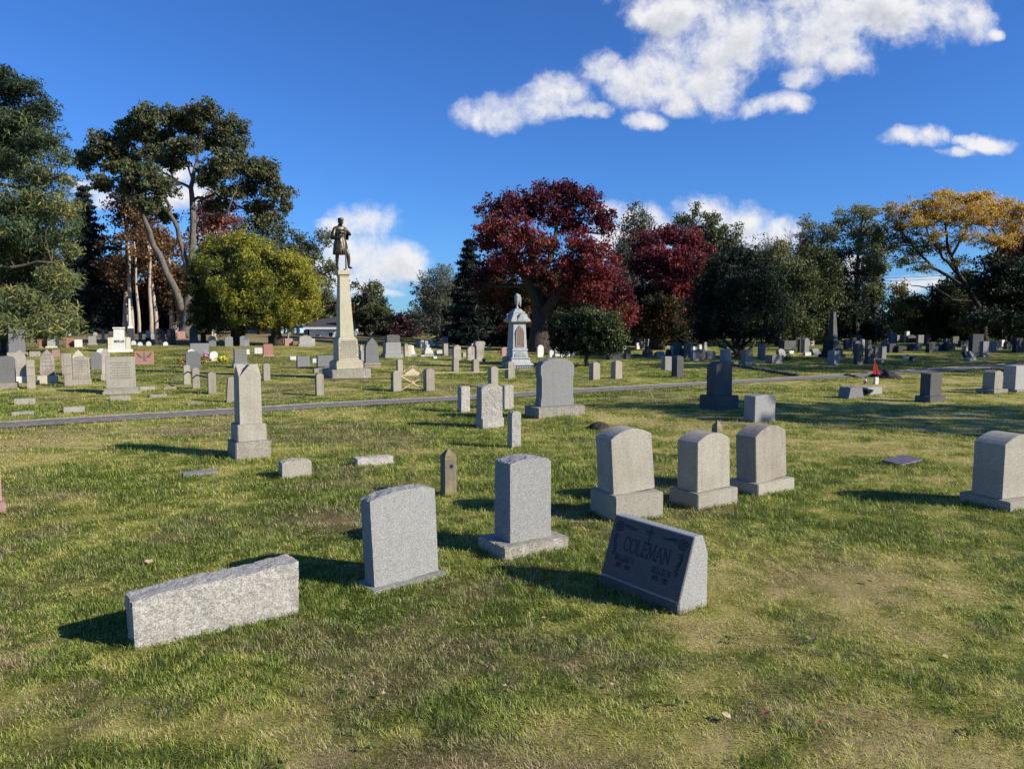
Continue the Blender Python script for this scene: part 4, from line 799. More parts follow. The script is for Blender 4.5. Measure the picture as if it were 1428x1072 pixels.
for (s, u, v, w, h, m, lb) in [('arch', 1184, 487, 8, 14, 'dark', 'dark arched stone beside the dark obelisk pedestal'), ('flat', 1191, 483, 6, 12, 'dark', 'small black stone second beyond the dark obelisk'), ('peak', 1182, 472, 7, 10, 'dark', 'small black peaked stone at the wood edge by the dark obelisk'), ('round', 1204, 484, 4, 11, 'lgrey', 'tiny pale rounded stone between dark ones near the wood edge'),
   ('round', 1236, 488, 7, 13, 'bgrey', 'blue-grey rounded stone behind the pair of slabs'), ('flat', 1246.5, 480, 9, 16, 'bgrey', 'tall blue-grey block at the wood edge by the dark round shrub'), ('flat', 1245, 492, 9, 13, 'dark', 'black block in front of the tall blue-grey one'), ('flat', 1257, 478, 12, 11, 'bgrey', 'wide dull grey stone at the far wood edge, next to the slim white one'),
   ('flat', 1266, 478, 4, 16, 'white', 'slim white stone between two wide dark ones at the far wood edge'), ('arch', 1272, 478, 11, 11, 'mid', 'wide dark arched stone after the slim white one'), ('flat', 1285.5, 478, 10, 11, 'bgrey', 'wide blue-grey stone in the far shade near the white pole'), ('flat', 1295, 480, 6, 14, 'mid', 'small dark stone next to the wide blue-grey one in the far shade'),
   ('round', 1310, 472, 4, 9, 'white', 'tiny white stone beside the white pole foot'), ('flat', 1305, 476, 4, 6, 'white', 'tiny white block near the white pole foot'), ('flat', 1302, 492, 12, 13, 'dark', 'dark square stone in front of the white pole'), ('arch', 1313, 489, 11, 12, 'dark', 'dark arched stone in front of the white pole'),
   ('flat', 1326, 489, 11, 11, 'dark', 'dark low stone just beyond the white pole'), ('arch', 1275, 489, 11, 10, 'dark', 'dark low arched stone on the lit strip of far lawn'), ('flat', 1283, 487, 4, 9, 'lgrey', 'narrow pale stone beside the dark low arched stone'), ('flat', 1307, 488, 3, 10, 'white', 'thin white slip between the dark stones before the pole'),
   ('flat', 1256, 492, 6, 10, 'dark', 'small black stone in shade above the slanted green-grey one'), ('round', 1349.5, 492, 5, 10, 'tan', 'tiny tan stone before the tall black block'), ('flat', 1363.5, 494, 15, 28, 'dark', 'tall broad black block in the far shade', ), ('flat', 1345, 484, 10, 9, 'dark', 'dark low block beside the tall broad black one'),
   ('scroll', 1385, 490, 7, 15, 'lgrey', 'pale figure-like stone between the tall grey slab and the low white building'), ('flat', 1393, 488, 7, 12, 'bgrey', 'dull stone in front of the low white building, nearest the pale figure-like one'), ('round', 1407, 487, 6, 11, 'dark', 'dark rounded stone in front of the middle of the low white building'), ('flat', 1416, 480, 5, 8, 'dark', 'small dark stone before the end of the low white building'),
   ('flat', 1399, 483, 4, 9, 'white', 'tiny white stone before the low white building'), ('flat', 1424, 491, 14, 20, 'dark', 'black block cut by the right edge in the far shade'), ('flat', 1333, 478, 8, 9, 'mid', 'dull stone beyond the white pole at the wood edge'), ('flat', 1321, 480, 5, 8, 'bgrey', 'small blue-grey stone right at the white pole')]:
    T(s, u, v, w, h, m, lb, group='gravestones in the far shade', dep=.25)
T('flat', 1376, 498, 8, 22, 'grey', 'tall leaning grey slab on a pale foot beside the tall broad black block', b=(1.3, 3), dep=.2)
T('flat', 1354, 502, 7, 13, 'dark', 'dark back-tilted slab, first of a leaning pair on the far lawn', tilt=-28, dep=.15); T('flat', 1361, 502, 6, 13, 'lgrey', 'pale back-tilted slab, second of a leaning pair on the far lawn', tilt=-28, dep=.15); T('flat', 1353.5, 503, 8, 4, 'lgrey', 'pale low block before the leaning pair')
T('flat', 1265, 500, 10, 5, 'grey', 'slanted green-grey low stone on the shaded lawn', tilt=-25); T('flat', 1275.5, 503.5, 5, 6, 'dark', 'tiny black block alone on the shaded lawn')
# nearer ones at the right
e, D = G(1190, 557), 0
simple_block((1183, 557), (1205, 554), 16, .3, 'bgrey', 'dark slanted marker with a sloping side beside the small flag', (.002,) * 5, 0, name='gravestone', cell=.05, taper=.72)
simple_block((1210, 552), (1230, 549), 11, .22, 'lgrey', 'low pale block next to a black urn and a small flag', (.006,) * 5, 0, cell=.03, name='gravestone')
T('flat', 1223, 536, 5, 10, 'white', 'small white stone leaning beneath the red flag', lean=8, dep=.07, tilt=-6)
T('arch', 1396, 549, 11, 32, 'tan', 'rough narrow tan gravestone with a small flag behind it', b=(1.8, 6), dep=.30, bmat='base', lean=2)
T('flat', 1431, 546, 22, 36, 'lgrey', 'pale battered gravestone cut by the right edge beyond the path bend', b=(1.15, 3), dep=.3)

# ------------------------------------------------------------------ posts, rails and gate of the old family plots
def gpost(u, v, w, h, label, dep=None, mat='post', lean=0):
    p, D = G(u, v); k = D / FPX; a = wm(w, D, u, 28); c = p + Vector((-math.sin(R(28)), math.cos(R(28)), 0)) * a / 2; hh = h * k
    foot(c.x, c.y, a, a, R(28)); mb = MB().frus(0, 0, -.05, hh - a * .18, a / 2 * 1.03, a / 2 * 1.03, a / 2, a / 2); mb.f.pop(1)
    q = a / 2; z = hh - a * .18; mb.add([(-q, -q, z), (q, -q, z), (q, q, z), (-q, q, z), (-q * .4, -q * .4, hh), (q * .4, -q * .4, hh), (q * .4, q * .4, hh), (-q * .4, q * .4, hh)], [(4, 5, 6, 7), (0, 1, 5, 4), (1, 2, 6, 5), (2, 3, 7, 6), (3, 0, 4, 7)])
    o = mb.build('granite_post', M[mat], loc=(c.x, c.y, gh(c.x, c.y)), rz=R(28)); o.rotation_euler.y = R(lean); tag(o, label, 'stone post', 'square granite posts of the plot fences'); return (c, hh, D)
PO = {}
for key, u, v, w, h, lb in [('a', 261.5, 536, 9, 27, 'granite post with a dark rail, farthest back of three near the carved-panel stone'), ('b', 274, 542, 10, 29, 'middle granite post of the three joined by a dark rail'), ('c', 296.5, 549, 10.5, 30, 'nearest granite post of the three joined by a dark rail'),
    ('d', 322, 561, 11, 35, 'pale leaning granite post standing clear of the rails, beside the square shaft'), ('e', 372.5, 531, 9, 24, 'granite post just behind the square shaft'), ('f', 447, 552, 10, 31, 'granite post at the near corner of the soldier monument plot'),
    ('g', 554.5, 546, 11, 29, 'granite gatepost nearer the soldier monument'), ('h', 558.5, 519, 7, 18, 'granite post seen just behind the gatepost'), ('i', 600.5, 545, 11, 31, 'granite gatepost nearer the zinc monument'),
    ('j', 636.5, 518, 7, 18, 'granite post under the nearer round-topped stone of the pair'), ('k', 664.5, 519, 7.5, 18, 'granite post under the scroll-topped pillar stone'), ('l', 690, 540, 9.5, 29, 'granite post standing behind the small rough-faced stone'),
    ('m', 706, 514, 5.5, 17, 'darker granite post below the pinkish stone'), ('n', 713.5, 528, 9, 24, 'granite post right in front of the zinc monument base'), ('o', 832, 530, 9, 25, 'granite post closest behind the large shouldered gravestone'), ('p', 863, 528, 9, 25, 'granite post second beyond the large shouldered gravestone'),
    ('q', 948.5, 526, 9, 30, 'tall dark grooved granite post beside the light grey slab')]:
    PO[key] = gpost(u, v, w, h, lb, mat='mid' if key == 'q' else 'post', lean=4 if key == 'd' else 0)
def rail(a, b, ha, hb, mat, label, r=.016, hump=True):
    p = Vector((a[0].x, a[0].y, gh(a[0].x, a[0].y) + ha)); q = Vector((b[0].x, b[0].y, gh(b[0].x, b[0].y) + hb)); o = MB().tube([p, p.lerp(q, .33), p.lerp(q, .66), q], r, 6).build('iron_rail', M[mat])
    tag(o, label, 'rail', 'iron rails between the granite posts')
rail(PO['a'], PO['b'], PO['a'][1] * .66, PO['b'][1] * .68, 'diron', 'dark rail joining the farthest and middle posts of the three', .02)
rail(PO['b'], PO['c'], PO['b'][1] * .66, PO['c'][1] * .7, 'diron', 'dark rail joining the middle and nearest posts of the three', .02)
rail(PO['f'], PO['g'], PO['f'][1] * .74, PO['g'][1] * .62, 'iron', 'long rusty rail passing in front of the soldier monument', .018)
rail(PO['e'], PO['h'], PO['e'][1] * .7, PO['h'][1] * .6, 'iron', 'thin far rail running behind the soldier monument', .013)
rail(PO['i'], PO['l'], PO['i'][1] * .8, PO['l'][1] * .72, 'cream_iron', 'pale thin rail from the gatepost towards the zinc monument', .007)
rail(PO['l'], PO['n'], PO['l'][1] * .85, PO['n'][1] * .55, 'cream_iron', 'pale thin rail ending at the post before the zinc monument', .007)
rail(PO['j'], PO['k'], PO['j'][1] * .72, PO['k'][1] * .72, 'diron', 'dark rail under the two round-topped brown stones', .022)
rail(PO['k'], PO['m'], PO['k'][1] * .72, PO['m'][1] * .6, 'diron', 'dark rail running on from the scroll-topped pillar to the pinkish stone', .018)
# ornamental gate
a, b = PO['g'], PO['i']; p = Vector((a[0].x, a[0].y, 0)); q = Vector((b[0].x, b[0].y, 0)); d = (q - p); Lg = d.length; yw = math.atan2(d.y, d.x); mid = (p + q) / 2; ph = a[1]
e = empty('ornamental_gate', (mid.x, mid.y, gh(mid.x, mid.y)), yw, 'cream iron gate with crossed bars and a scrolled pediment hung between two granite posts', 'gate')
g2 = Lg / 2 - .11
MB().box(-g2, g2, -.014, .014, ph * .74, ph * .79).build('top_rail', M['cream_iron'], e)
MB().tube([(-g2, 0, ph * .74), (0, 0, ph * .38), (g2 * .9, 0, ph * .06)], .013, 6).tube([(g2, -.02, ph * .74), (0, -.02, ph * .38), (-g2 * .9, -.02, ph * .06)], .013, 6).build('crossed_bars', M['cream_iron'], e)
mb = MB(); mb.lathe([(.03, -.02), (.055, 0), (.03, .02)], 10); o = mb.build('rosette', M['rustcream'], e); o.location = (0, -.01, ph * .38); o.rotation_euler = (math.pi / 2, 0, 0)
mb = MB(); prf = [(-g2 * .62, ph * .80), (g2 * .62, ph * .80), (g2 * .60, ph * .88), (g2 * .3, ph * .97), (g2 * .16, ph * 1.05), (0, ph * 1.12), (-g2 * .16, ph * 1.05), (-g2 * .3, ph * .97), (-g2 * .60, ph * .88)]; mb.prism(prf, -.012, .012)
mb.build('pediment', M['cream_iron'], e)
mb = MB()
for s in (-1, 1):
    for (cx, cz, r0) in [(g2 * .82, ph * .90, .055), (g2 * .60, ph * 1.0, .04), (g2 * .32, ph * 1.08, .035), (g2 * .12, ph * 1.17, .03)]:
        mb.tube([(s * cx + r0 * (1 - t / 14) * math.cos(s * t * .62), -.01, cz + r0 * (1 - t / 14) * math.sin(t * .62)) for t in range(12)], .008, 5)
mb.tube([(0, 0, ph * 1.1), (0, 0, ph * 1.26)], [.02, .006], 6); mb.build('scrollwork', M['rustcream'], e)

# ------------------------------------------------------------------ soldier monument
yaw = R(28); p, D = G(485, 529); k = D / FPX; a0 = wm(54, D, 495, 28)
c = p + Vector((-math.sin(yaw), math.cos(yaw), 0)) * a0 / 2; c = c + Vector((.12, .06, 0))
E = empty('soldier_monument', (c.x, c.y, gh(c.x, c.y)), yaw, 'tall cream granite column monument with a bronze soldier statue on top', 'monument'); foot(c.x, c.y, a0, a0, yaw); E.rotation_euler.y = R(-1.2)
f = lambda w: wm(w, D, 487, 28) / 2
z = 0
rockbox(f(54) * 2, f(54) * 2, 14 * k + .05, .05, (.012,) * 5, lambda t: 0, .01, 3).build('plinth', M['base'], E).location.z = -.05
z = 14 * k
MB().frus(0, 0, z, z + 9 * k, f(38), f(38), f(38), f(38)).frus(0, 0, z + 9 * k, z + 12 * k, f(38), f(38), f(32), f(32)).build('step', M['cream'], E, bevel=.01); z += 12 * k
pz = z
MB().frus(0, 0, z, z + 29 * k, f(28.5), f(28.5), f(27), f(27)).frus(0, 0, z + 29 * k, z + 33 * k, f(27), f(27), f(20.5), f(20.5)).build('pedestal', M['cream'], E, bevel=.008)
rr = random.Random(3); im = MB()
for r in range(9):
    rw = f(28) * 1.7 * (1 if r % 3 else .8); x = -rw / 2
    while x < rw / 2: l = rr.uniform(.02, .07); im.box(x, x + l, -f(28.3) - .004, -f(27) + .004, pz + (26 - r * 2.8) * k, pz + (26.9 - r * 2.8) * k); x += l + .02
im.build('inscription', M['inset'], E); z += 33 * k
MB().frus(0, 0, z, z + 84 * k, f(20), f(20), f(13), f(13)).build('shaft', M['cream'], E, bevel=.008); z += 84 * k
MB().frus(0, 0, z, z + 3 * k, f(13.2), f(13.2), f(14.5), f(14.5)).frus(0, 0, z + 3 * k, z + 8.5 * k, f(18.5), f(18.5), f(19), f(19)).frus(0, 0, z + 8.5 * k, z + 11 * k, f(16), f(16), f(15.5), f(15.5)).build('cap', M['cream'], E, bevel=.006); z += 11 * k
# bronze soldier: 1.8 m figure in a greatcoat and cape, both hands on the muzzle of a grounded musket; front is -Y
SH = 73 * k
def skin(pts, edges, sub=2):
    me = bpy.data.meshes.new('m'); me.from_pydata([q[:3] for q in pts], edges, []); o = bpy.data.objects.new('tmp', me); COL.objects.link(o)
    m = o.modifiers.new('s', 'SKIN'); s2 = o.modifiers.new('u', 'SUBSURF'); s2.levels = sub; s2.render_levels = sub
    for i, q in enumerate(pts): r = q[3]; me.skin_vertices[0].data[i].radius = r if isinstance(r, tuple) else (r, r)
    me.skin_vertices[0].data[0].use_root = True
    dg = bpy.context.evaluated_depsgraph_get(); r = bpy.data.meshes.new_from_object(o.evaluated_get(dg)); bpy.data.objects.remove(o); return r
P = [(0, .02, .98, (.15, .11)), (0, .01, 1.14, (.15, .11)), (0, .01, 1.30, (.18, .12)), (.0, .02, 1.44, (.15, .10)), (.01, .0, 1.52, .062), (.02, -.015, 1.57, .06),   # 0-5 trunk, neck
     (-.20, .02, 1.42, .075), (-.27, -.03, 1.22, .066), (-.29, -.09, 1.10, .058), (-.20, -.20, 1.09, .045), (-.06, -.27, 1.13, .036), (-.01, -.29, 1.15, .03),     # 6-11 his right arm
     (.20, .02, 1.42, .075), (.30, -.03, 1.27, .066), (.33, -.09, 1.20, .058), (.26, -.20, 1.26, .045), (.12, -.28, 1.32, .036), (.07, -.30, 1.34, .03),             # 12-17 his left arm
     (-.10, .03, .90, .105), (-.12, .04, .70, .085), (-.12, .05, .52, .07), (-.12, .08, .34, .066), (-.12, .11, .12, .045), (-.12, .09, .06, .045), (-.14, .00, .045, .042), (-.15, -.07, .035, .03), # 18-25 his right leg
     (.10, .0, .90, .105), (.16, -.07, .70, .09), (.21, -.13, .52, .072), (.23, -.12, .34, .068), (.235, -.10, .12, .046), (.235, -.12, .06, .046), (.26, -.21, .045, .042), (.28, -.28, .035, .03)]  # 26-33 his left leg
ED = [(0, 1), (1, 2), (2, 3), (3, 4), (4, 5), (3, 6), (6, 7), (7, 8), (8, 9), (9, 10), (10, 11), (3, 12), (12, 13), (13, 14), (14, 15), (15, 16), (16, 17), (0, 18), (18, 19), (19, 20), (20, 21), (21, 22), (22, 23), (23, 24), (24, 25), (0, 26), (26, 27), (27, 28), (28, 29), (29, 30), (30, 31), (31, 32), (32, 33)]
bm = bmesh.new(); bm.from_mesh(skin(P, ED))
def addto(bm, mbx):
    t = mbx.mesh(); bm.from_mesh(t)
def sphere(cx, cy, cz, rx, ry, rz, fn=None, n=24, m=16):
    V = []; F = []
    for j in range(m + 1):
        ph = math.pi * j / m
        for i in range(n):
            th = 2 * math.pi * i / n; d = Vector((math.sin(ph) * math.cos(th), math.sin(ph) * math.sin(th), math.cos(ph))); s = fn(d) if fn else 1
            V.append((cx + rx * d.x * s, cy + ry * d.y * s, cz + rz * d.z * s))
    for j in range(m):
        for i in range(n): i2 = (i + 1) % n; F.append((j * n + i, (j + 1) * n + i, (j + 1) * n + i2, j * n + i2))
    return V, F
def gs(d, x, y, z, w): return math.exp(-((d.x - x) ** 2 + (d.y - y) ** 2 + (d.z - z) ** 2) / w)
def headf(d):    # face looks along -Y: brow, eye hollows, nose, moustache, chin, ears
    return 1 + .16 * gs(d, 0, -.98, -.10, .012) + .08 * gs(d, 0, -.95, -.02, .01) - .07 * gs(d, .3, -.93, .08, .02) - .07 * gs(d, -.3, -.93, .08, .02) + .05 * gs(d, 0, -.9, .3, .06) + .09 * gs(d, 0, -.9, -.40, .03) - .04 * gs(d, 0, -.85, -.52, .006) + .12 * gs(d, 0, -.7, -.75, .06) + .12 * gs(d, .98, .05, -.05, .02) + .12 * gs(d, -.98, .05, -.05, .02)
hb = MB(); V, F = sphere(0, 0, 0, .083, .102, .125, headf, 36, 26); hq = Matrix.Rotation(R(32), 4, 'Z')
hb.add([hq @ Vector(v) + Vector((.02, -.03, 1.665)) for v in V], F)
for (hx, hy, hz, s) in [(-.012, -.295, 1.155, 1), (.055, -.305, 1.345, -1)]:            # palms with five fingers closing round the barrel
    V, F = sphere(hx, hy, hz, .038, .022, .042, None, 12, 8); hb.add(V, F)
    for i in range(4):
        zz = hz + .030 - .019 * i; l = (.030, .034, .033, .026)[i]; hb.tube([(hx - s * .0, hy, zz), (hx + s * .030, hy - .014, zz), (hx + s * (.030 + l * .7), hy - .004, zz - .003), (hx + s * (.034 + l * .6), hy + .022, zz - .005)], [.010, .0095, .0085, .006], 6)
    hb.tube([(hx - s * .012, hy + .004, hz + .028), (hx + s * .006, hy - .02, hz + .052), (hx + s * .03, hy - .018, hz + .060)], [.012, .010, .007], 6)
addto(bm, hb); me = bpy.data.meshes.new('m'); bm.to_mesh(me); bm.free()
st = link('bronze_soldier', me, M['bronze'], E, smooth=True); st.location = (-.02, .05, z); s = SH / 1.83; st.scale = (s, s, s); st.rotation_euler = (0, 0, R(8))
fold = lambda a, j: 1 + (.045 * math.sin(a * 9) + .03 * math.sin(a * 5 + 1)) * min(1, j / 3)
mb = MB(); V = MB().lathe([(.175, 1.38), (.20, 1.25), (.180, 1.12), (.195, 1.04), (.235, .90), (.265, .72), (.285, .53), (.27, .515)], 44, fold=fold)
mb.add([(x, y * .80 + .0, zz) for x, y, zz in V.v], V.f); mb.build('greatcoat', M['bronze'], st, smooth=True)
cp = MB().lathe([(.07, 1.52), (.14, 1.49), (.235, 1.42), (.31, 1.28), (.34, 1.06), (.325, 1.05), (.28, 1.26), (.2, 1.40)], 44, fold=lambda a, j: 1 + .03 * math.sin(a * 11) * min(1, j / 3))
cpm = MB(); cpm.add([(x, y * .66 + .05, zz) if y > -.02 else (x, y * .30 + .04, zz + .16 * min(1, -y * 4) * (1 if zz < 1.35 else 0)) for x, y, zz in cp.v], cp.f); cpm.build('cape', M['bronze'], st, smooth=True)
kp = MB().lathe([(.092, 1.70), (.094, 1.73), (.090, 1.765), (.080, 1.79), (.02, 1.80)], 24); k2 = MB(); k2.add([hq @ Vector((x, y * 1.12 - .01 * (zz > 1.78), zz)) + Vector((.02, -.03, 0)) for x, y, zz in kp.v], kp.f)
k2.add([hq @ Vector(v) + Vector((.02, -.03, 0)) for v in [(-.07, -.085, 1.712), (-.045, -.15, 1.692), (.045, -.15, 1.692), (.07, -.085, 1.712), (-.07, -.085, 1.720), (-.045, -.15, 1.700), (.045, -.15, 1.700), (.07, -.085, 1.720)]], [(0, 1, 2, 3), (7, 6, 5, 4), (0, 4, 5, 1), (1, 5, 6, 2), (2, 6, 7, 3), (3, 7, 4, 0)])
k2.build('cap', M['bronze'], st, smooth=False)
MB().tube([(.04, -.31, .0), (.04, -.312, .16), (.04, -.315, .5), (.035, -.32, 1.0), (.03, -.325, 1.42)], [.035, .028, .02, .015, .012], 8).build('musket', M['bronze'], st)
# small draped flag at its foot
def small_flag(u, v, hpx, label, lean=10, fl=(9, 7), droop=.7, dirx=1):
    p, D = G(u, v); k = D / FPX; e = empty('small_flag', (p.x, p.y, gh(p.x, p.y) - .03), 0, label, 'flag', 'small stick flags'); h = hpx * k; tx = math.sin(R(lean)) * h
    MB().tube([(0, 0, 0), (tx, 0, h)], .006, 5).build('stick', M['wood'], e)
    W2, H2 = fl[0] * k, fl[1] * k; red, whi, blu = MB(), MB(), MB(); top = Vector((tx, 0, h * .98)); ax = Vector((tx, 0, h)).normalized(); n = 13
    def pt(i, j):
        a, b = i / 10, j / n; return top - ax * (H2 * b) + Vector((dirx * W2 * a * (1 - droop * .6), .03 * math.sin(a * 7 + b * 2) * 1.2, -W2 * a * droop))
    for i in range(10):
        for j in range(n):
            m_ = blu if (i < 4 and j < 7) else (red if j % 2 == 0 else whi); q = [pt(i, j), pt(i + 1, j), pt(i + 1, j + 1), pt(i, j + 1)]; m_.add(q + [x + Vector((0, .002, 0)) for x in q], [(0, 1, 2, 3), (7, 6, 5, 4)])
    fm = MB(); fo = red.build('flag_cloth', M['flagred'], e); whi.build('white_stripes', M['flagwhite'], fo); blu.build('blue_canton', M['flagblue'], fo); return e
small_flag(509, 531, 16, 'small furled striped flag leaning on the base of the soldier monument', 8, (9, 9), 1.0, -1)
small_flag(1213, 548, 26, 'small flag on a thin leaning stick in the black urn', -12, (8, 6), .9, -1)
small_flag(1386, 541, 32, 'striped flag behind the rough narrow tan gravestone near the right edge', -6, (14, 9), 1.0, -1)
stack('urn', 1212, 552, [(4, 3, 3), (4, 8.5, 5), (8.5, 5, 1.5)], 'black urn between the slanted marker and the low pale block', 'urn', mats=['diron'] * 3, parts=['foot', 'bowl', 'rim'])
# red flag
p, D = G(1222, 527); k = D / FPX; e = empty('red_flag', (p.x, p.y, gh(p.x, p.y)), 0, 'bright red pointed cloth flag hanging from a leaning stick above dark earth', 'flag')
MB().tube([(3 * k, 0, 0), (-4 * k, 0, 26 * k)], .012, 6).build('stick', M['wood'], e)
mb = MB(); V = []
for i in range(9):
    t = i / 8
    for s_ in range(7): b = s_ / 6 - .5; V.append((-3.6 * k + (2.2 + 0) * k * t * 1.5 + b * 12 * k * t, .05 * math.sin(b * 14) * t - .02, 26 * k - 21 * k * t + 2.5 * k * t * b * -1))
mb.add(V, [(i * 7 + s_, i * 7 + s_ + 1, i * 7 + s_ + 8, i * 7 + s_ + 7) for i in range(8) for s_ in range(6)]); mb.build('cloth', M['red'], e, smooth=True)

# ------------------------------------------------------------------ blue-grey zinc monument with an urn
p, D = G(728, 515); k = D / FPX; yaw = R(22); f = lambda w: wm(w, D, 728, 22) / 2; a0 = 2 * f(34); c = p + Vector((-math.sin(yaw), math.cos(yaw), 0)) * a0 / 2
E = empty('zinc_monument', (c.x, c.y, gh(c.x, c.y)), yaw, 'blue-grey gothic metal monument with a brown arched panel and an urn on top', 'monument'); foot(c.x, c.y, a0, a0, yaw)
mb = MB(); mb.frus(0, 0, -.05, 5.5 * k, f(30), f(30), f(30), f(30)); mb.build('base', M['zinc'], E)
mb = MB(); WORD = 7
for i in range(9): q = -f(27) + i * f(27) / 4; mb.add([(q - .05, -f(30) - .004, .5 * k), (q + .05, -f(30) - .004, .5 * k), (q, -f(30) - .004, 4.5 * k)], [(0, 1, 2)])
mb.build('scalloped_openings', M['cut'], E)
MB().frus(0, 0, 5.5 * k, 8.5 * k, f(34), f(34), f(31), f(31)).frus(0, 0, 8.5 * k, 14.5 * k, f(28), f(28), f(25), f(25)).frus(0, 0, 14.5 * k, 16 * k, f(28), f(28), f(26), f(26)).build('steps', M['zinc'], E, bevel=.008)
MB().frus(0, 0, 16 * k, 26 * k, f(22), f(22), f(20.5), f(20.5)).frus(0, 0, 26 * k, 28 * k, f(23), f(23), f(21), f(21)).build('die', M['zinc'], E, bevel=.008)
mb = MB(); mb.prism([(f(16) * math.cos(math.pi * i / 14), 17.5 * k + 7 * k * math.sin(math.pi * i / 14)) for i in range(15)], -f(22) - .02, -f(20)); mb.build('arched_shield', M['zinc'], E, bevel=.006)
MB().frus(0, 0, 28 * k, 64 * k, f(20), f(20), f(17), f(17)).build('shaft', M['zinc'], E, bevel=.01)
def gpanel(y0, y1): w_, h0, h1 = f(11), 31 * k, 60 * k; return MB().prism([(-w_, h0), (w_, h0), (w_, h1 - 9 * k), (w_ * .72, h1 - 4.5 * k), (0, h1), (-w_ * .72, h1 - 4.5 * k), (-w_, h1 - 9 * k)], y0, y1)
gpanel(-f(20) - .012, -f(16)).build('arched_panel', M['panel'], E)
w_ = f(11); mb = MB(); mb.tube([(-w_, -f(20) - .01, 31 * k), (-w_, -f(19.6) - .01, 51 * k), (-w_ * .72, -f(19) - .012, 55.5 * k), (0, -f(18.6) - .012, 60.5 * k), (w_ * .72, -f(19) - .012, 55.5 * k), (w_, -f(19.6) - .01, 51 * k), (w_, -f(20) - .01, 31 * k), (-w_, -f(20) - .01, 31 * k)], .016, 6); mb.build('panel_moulding', M['zinc'], E)
mb = MB().frus(0, 0, 64 * k, 66 * k, f(19), f(19), f(25), f(25)).frus(0, 0, 66 * k, 69 * k, f(27), f(27), f(27), f(27)).frus(0, 0, 69 * k, 78 * k, f(26), f(26), f(15), f(15)).frus(0, 0, 78 * k, 80 * k, f(17), f(17), f(16), f(16)).frus(0, 0, 80 * k, 84 * k, f(13), f(13), f(8), f(8))
mb.build('canopy', M['zinc'], E, bevel=.006)
mb = MB()
for q in range(4):
    rot = Matrix.Rotation(q * math.pi / 2, 3, 'Z'); t = MB().prism([(-f(12), 67 * k), (f(12), 67 * k), (0, 77 * k)], -f(28), -f(15)); mb.add([rot @ Vector(v) for v in t.v], t.f)
mb.build('gable', M['zinc'], E)
mb = MB().lathe([(2.6 * k, 84 * k), (3 * k, 85 * k), (1.2 * k, 87 * k), (1.4 * k, 90 * k), (3.2 * k, 93 * k), (4 * k, 98 * k), (3.4 * k, 101 * k), (4 * k, 102 * k), (2.4 * k, 104 * k), (.8 * k, 106 * k)], 18); o = mb.build('urn', M['zinc'], E, smooth=True)
MB().tube([(0, 0, 104 * k), (3 * k, -1 * k, 103 * k), (4.6 * k, -1 * k, 98 * k), (4.2 * k, -1.5 * k, 91 * k), (4.4 * k, -1.5 * k, 87 * k)], [1.2 * k, 1.6 * k, 1.5 * k, 1.2 * k, .5 * k], 8).build('drape', M['zinc'], o)

# ------------------------------------------------------------------ flowers, mounds, rock edging, poles, houses
def flowers(u, v, wpx, hpx, mat, label, n=90, name='flower_clump'):
    p, D = G(u, v); k = D / FPX; rr = random.Random(int(u)); e = empty(name, (p.x, p.y, gh(p.x, p.y)), 0, label, 'flowers'); a, b = MB(), MB()
    for i in range(n):
        x, y, zq = rr.gauss(0, .3) * wpx * k, rr.gauss(0, .15), abs(rr.gauss(.55, .25)) * hpx * k; s_ = rr.uniform(.025, .05); m_ = a if (zq > hpx * k * .45 and rr.random() < .8) else b
        A = Vector((rr.uniform(-1, 1), rr.uniform(-1, 1), rr.uniform(-1, 1))).normalized(); B = A.cross(Vector((rr.random(), rr.random(), 1))).normalized(); q = Vector((x, y, zq)); m_.add([q + A * s_, q + B * s_, q - A * s_, q - B * s_], [(0, 1, 2, 3)])
    a.build('blooms', M[mat], e); b.build('leaves', M['leafg'], e)
flowers(288, 500, 10, 8, 'fpink', 'pink and white flowers against the wide plain grey stone'); flowers(310, 507, 17, 10, 'fyellow', 'bright yellow flowers beside the small white round-headed stone', 150)
flowers(284, 508, 13, 8, 'forange', 'orange and green flowers between the carved-panel stone and the white round-headed one'); flowers(254, 508, 12, 7, 'forange', 'sparse orange flowers on the outer side of the carved-panel stone', 60)
flowers(1098, 503, 9, 10, 'leafg', 'dark leafy wreath propped beside the wide low grey block', 110); flowers(609, 494, 4, 6, 'fyellow', 'tiny yellow posy at the side of the low white stone', 40); flowers(697, 493, 4, 4, 'forange', 'tiny orange posy beside the small pinkish stone', 30)
def mound(u, v, wpx, hpx, label):
    p, D = G(u, v); k = D / FPX; V = []; F = []; n, m_ = 26, 12
    for j in range(m_):
        for i in range(n): x, y = (i / (n - 1) * 2 - 1), (j / (m_ - 1) * 2 - 1); r = max(0, 1 - x * x - y * y * .9); V.append((x * wpx * k / 2, y * .8 + .6, hpx * k * (r ** .8) * (.75 + .5 * mnoise.noise(Vector((x * 3 + u, y * 3, 0)))) - .03))
    for j in range(m_ - 1):
        for i in range(n - 1): F.append((j * n + i, j * n + i + 1, (j + 1) * n + i + 1, (j + 1) * n + i))
    tag(MB().add(V, F).build('earth_mound', M['soil'], loc=(p.x, p.y, gh(p.x, p.y)), smooth=True), label, 'mound')
mound(1247, 528, 40, 13, 'larger heap of dark earth just beyond the red flag'); mound(1197, 527, 16, 6, 'smaller heap of dark earth on the other side of the red flag')
mb = MB(); rr = random.Random(8)
for i in range(46):
    t = i / 45; u = 1020 + 90 * t; v = 510 + 14.5 * t; p, D = G(u, v); s_ = rr.uniform(.04, .085); V, F = sphere(p.x, p.y, gh(p.x, p.y) + .03, s_ * 1.4, s_, s_ * .9, lambda d: 1 + .3 * mnoise.noise(d * 2 + Vector((i, 0, 0))), 8, 6); mb.add(V, F)
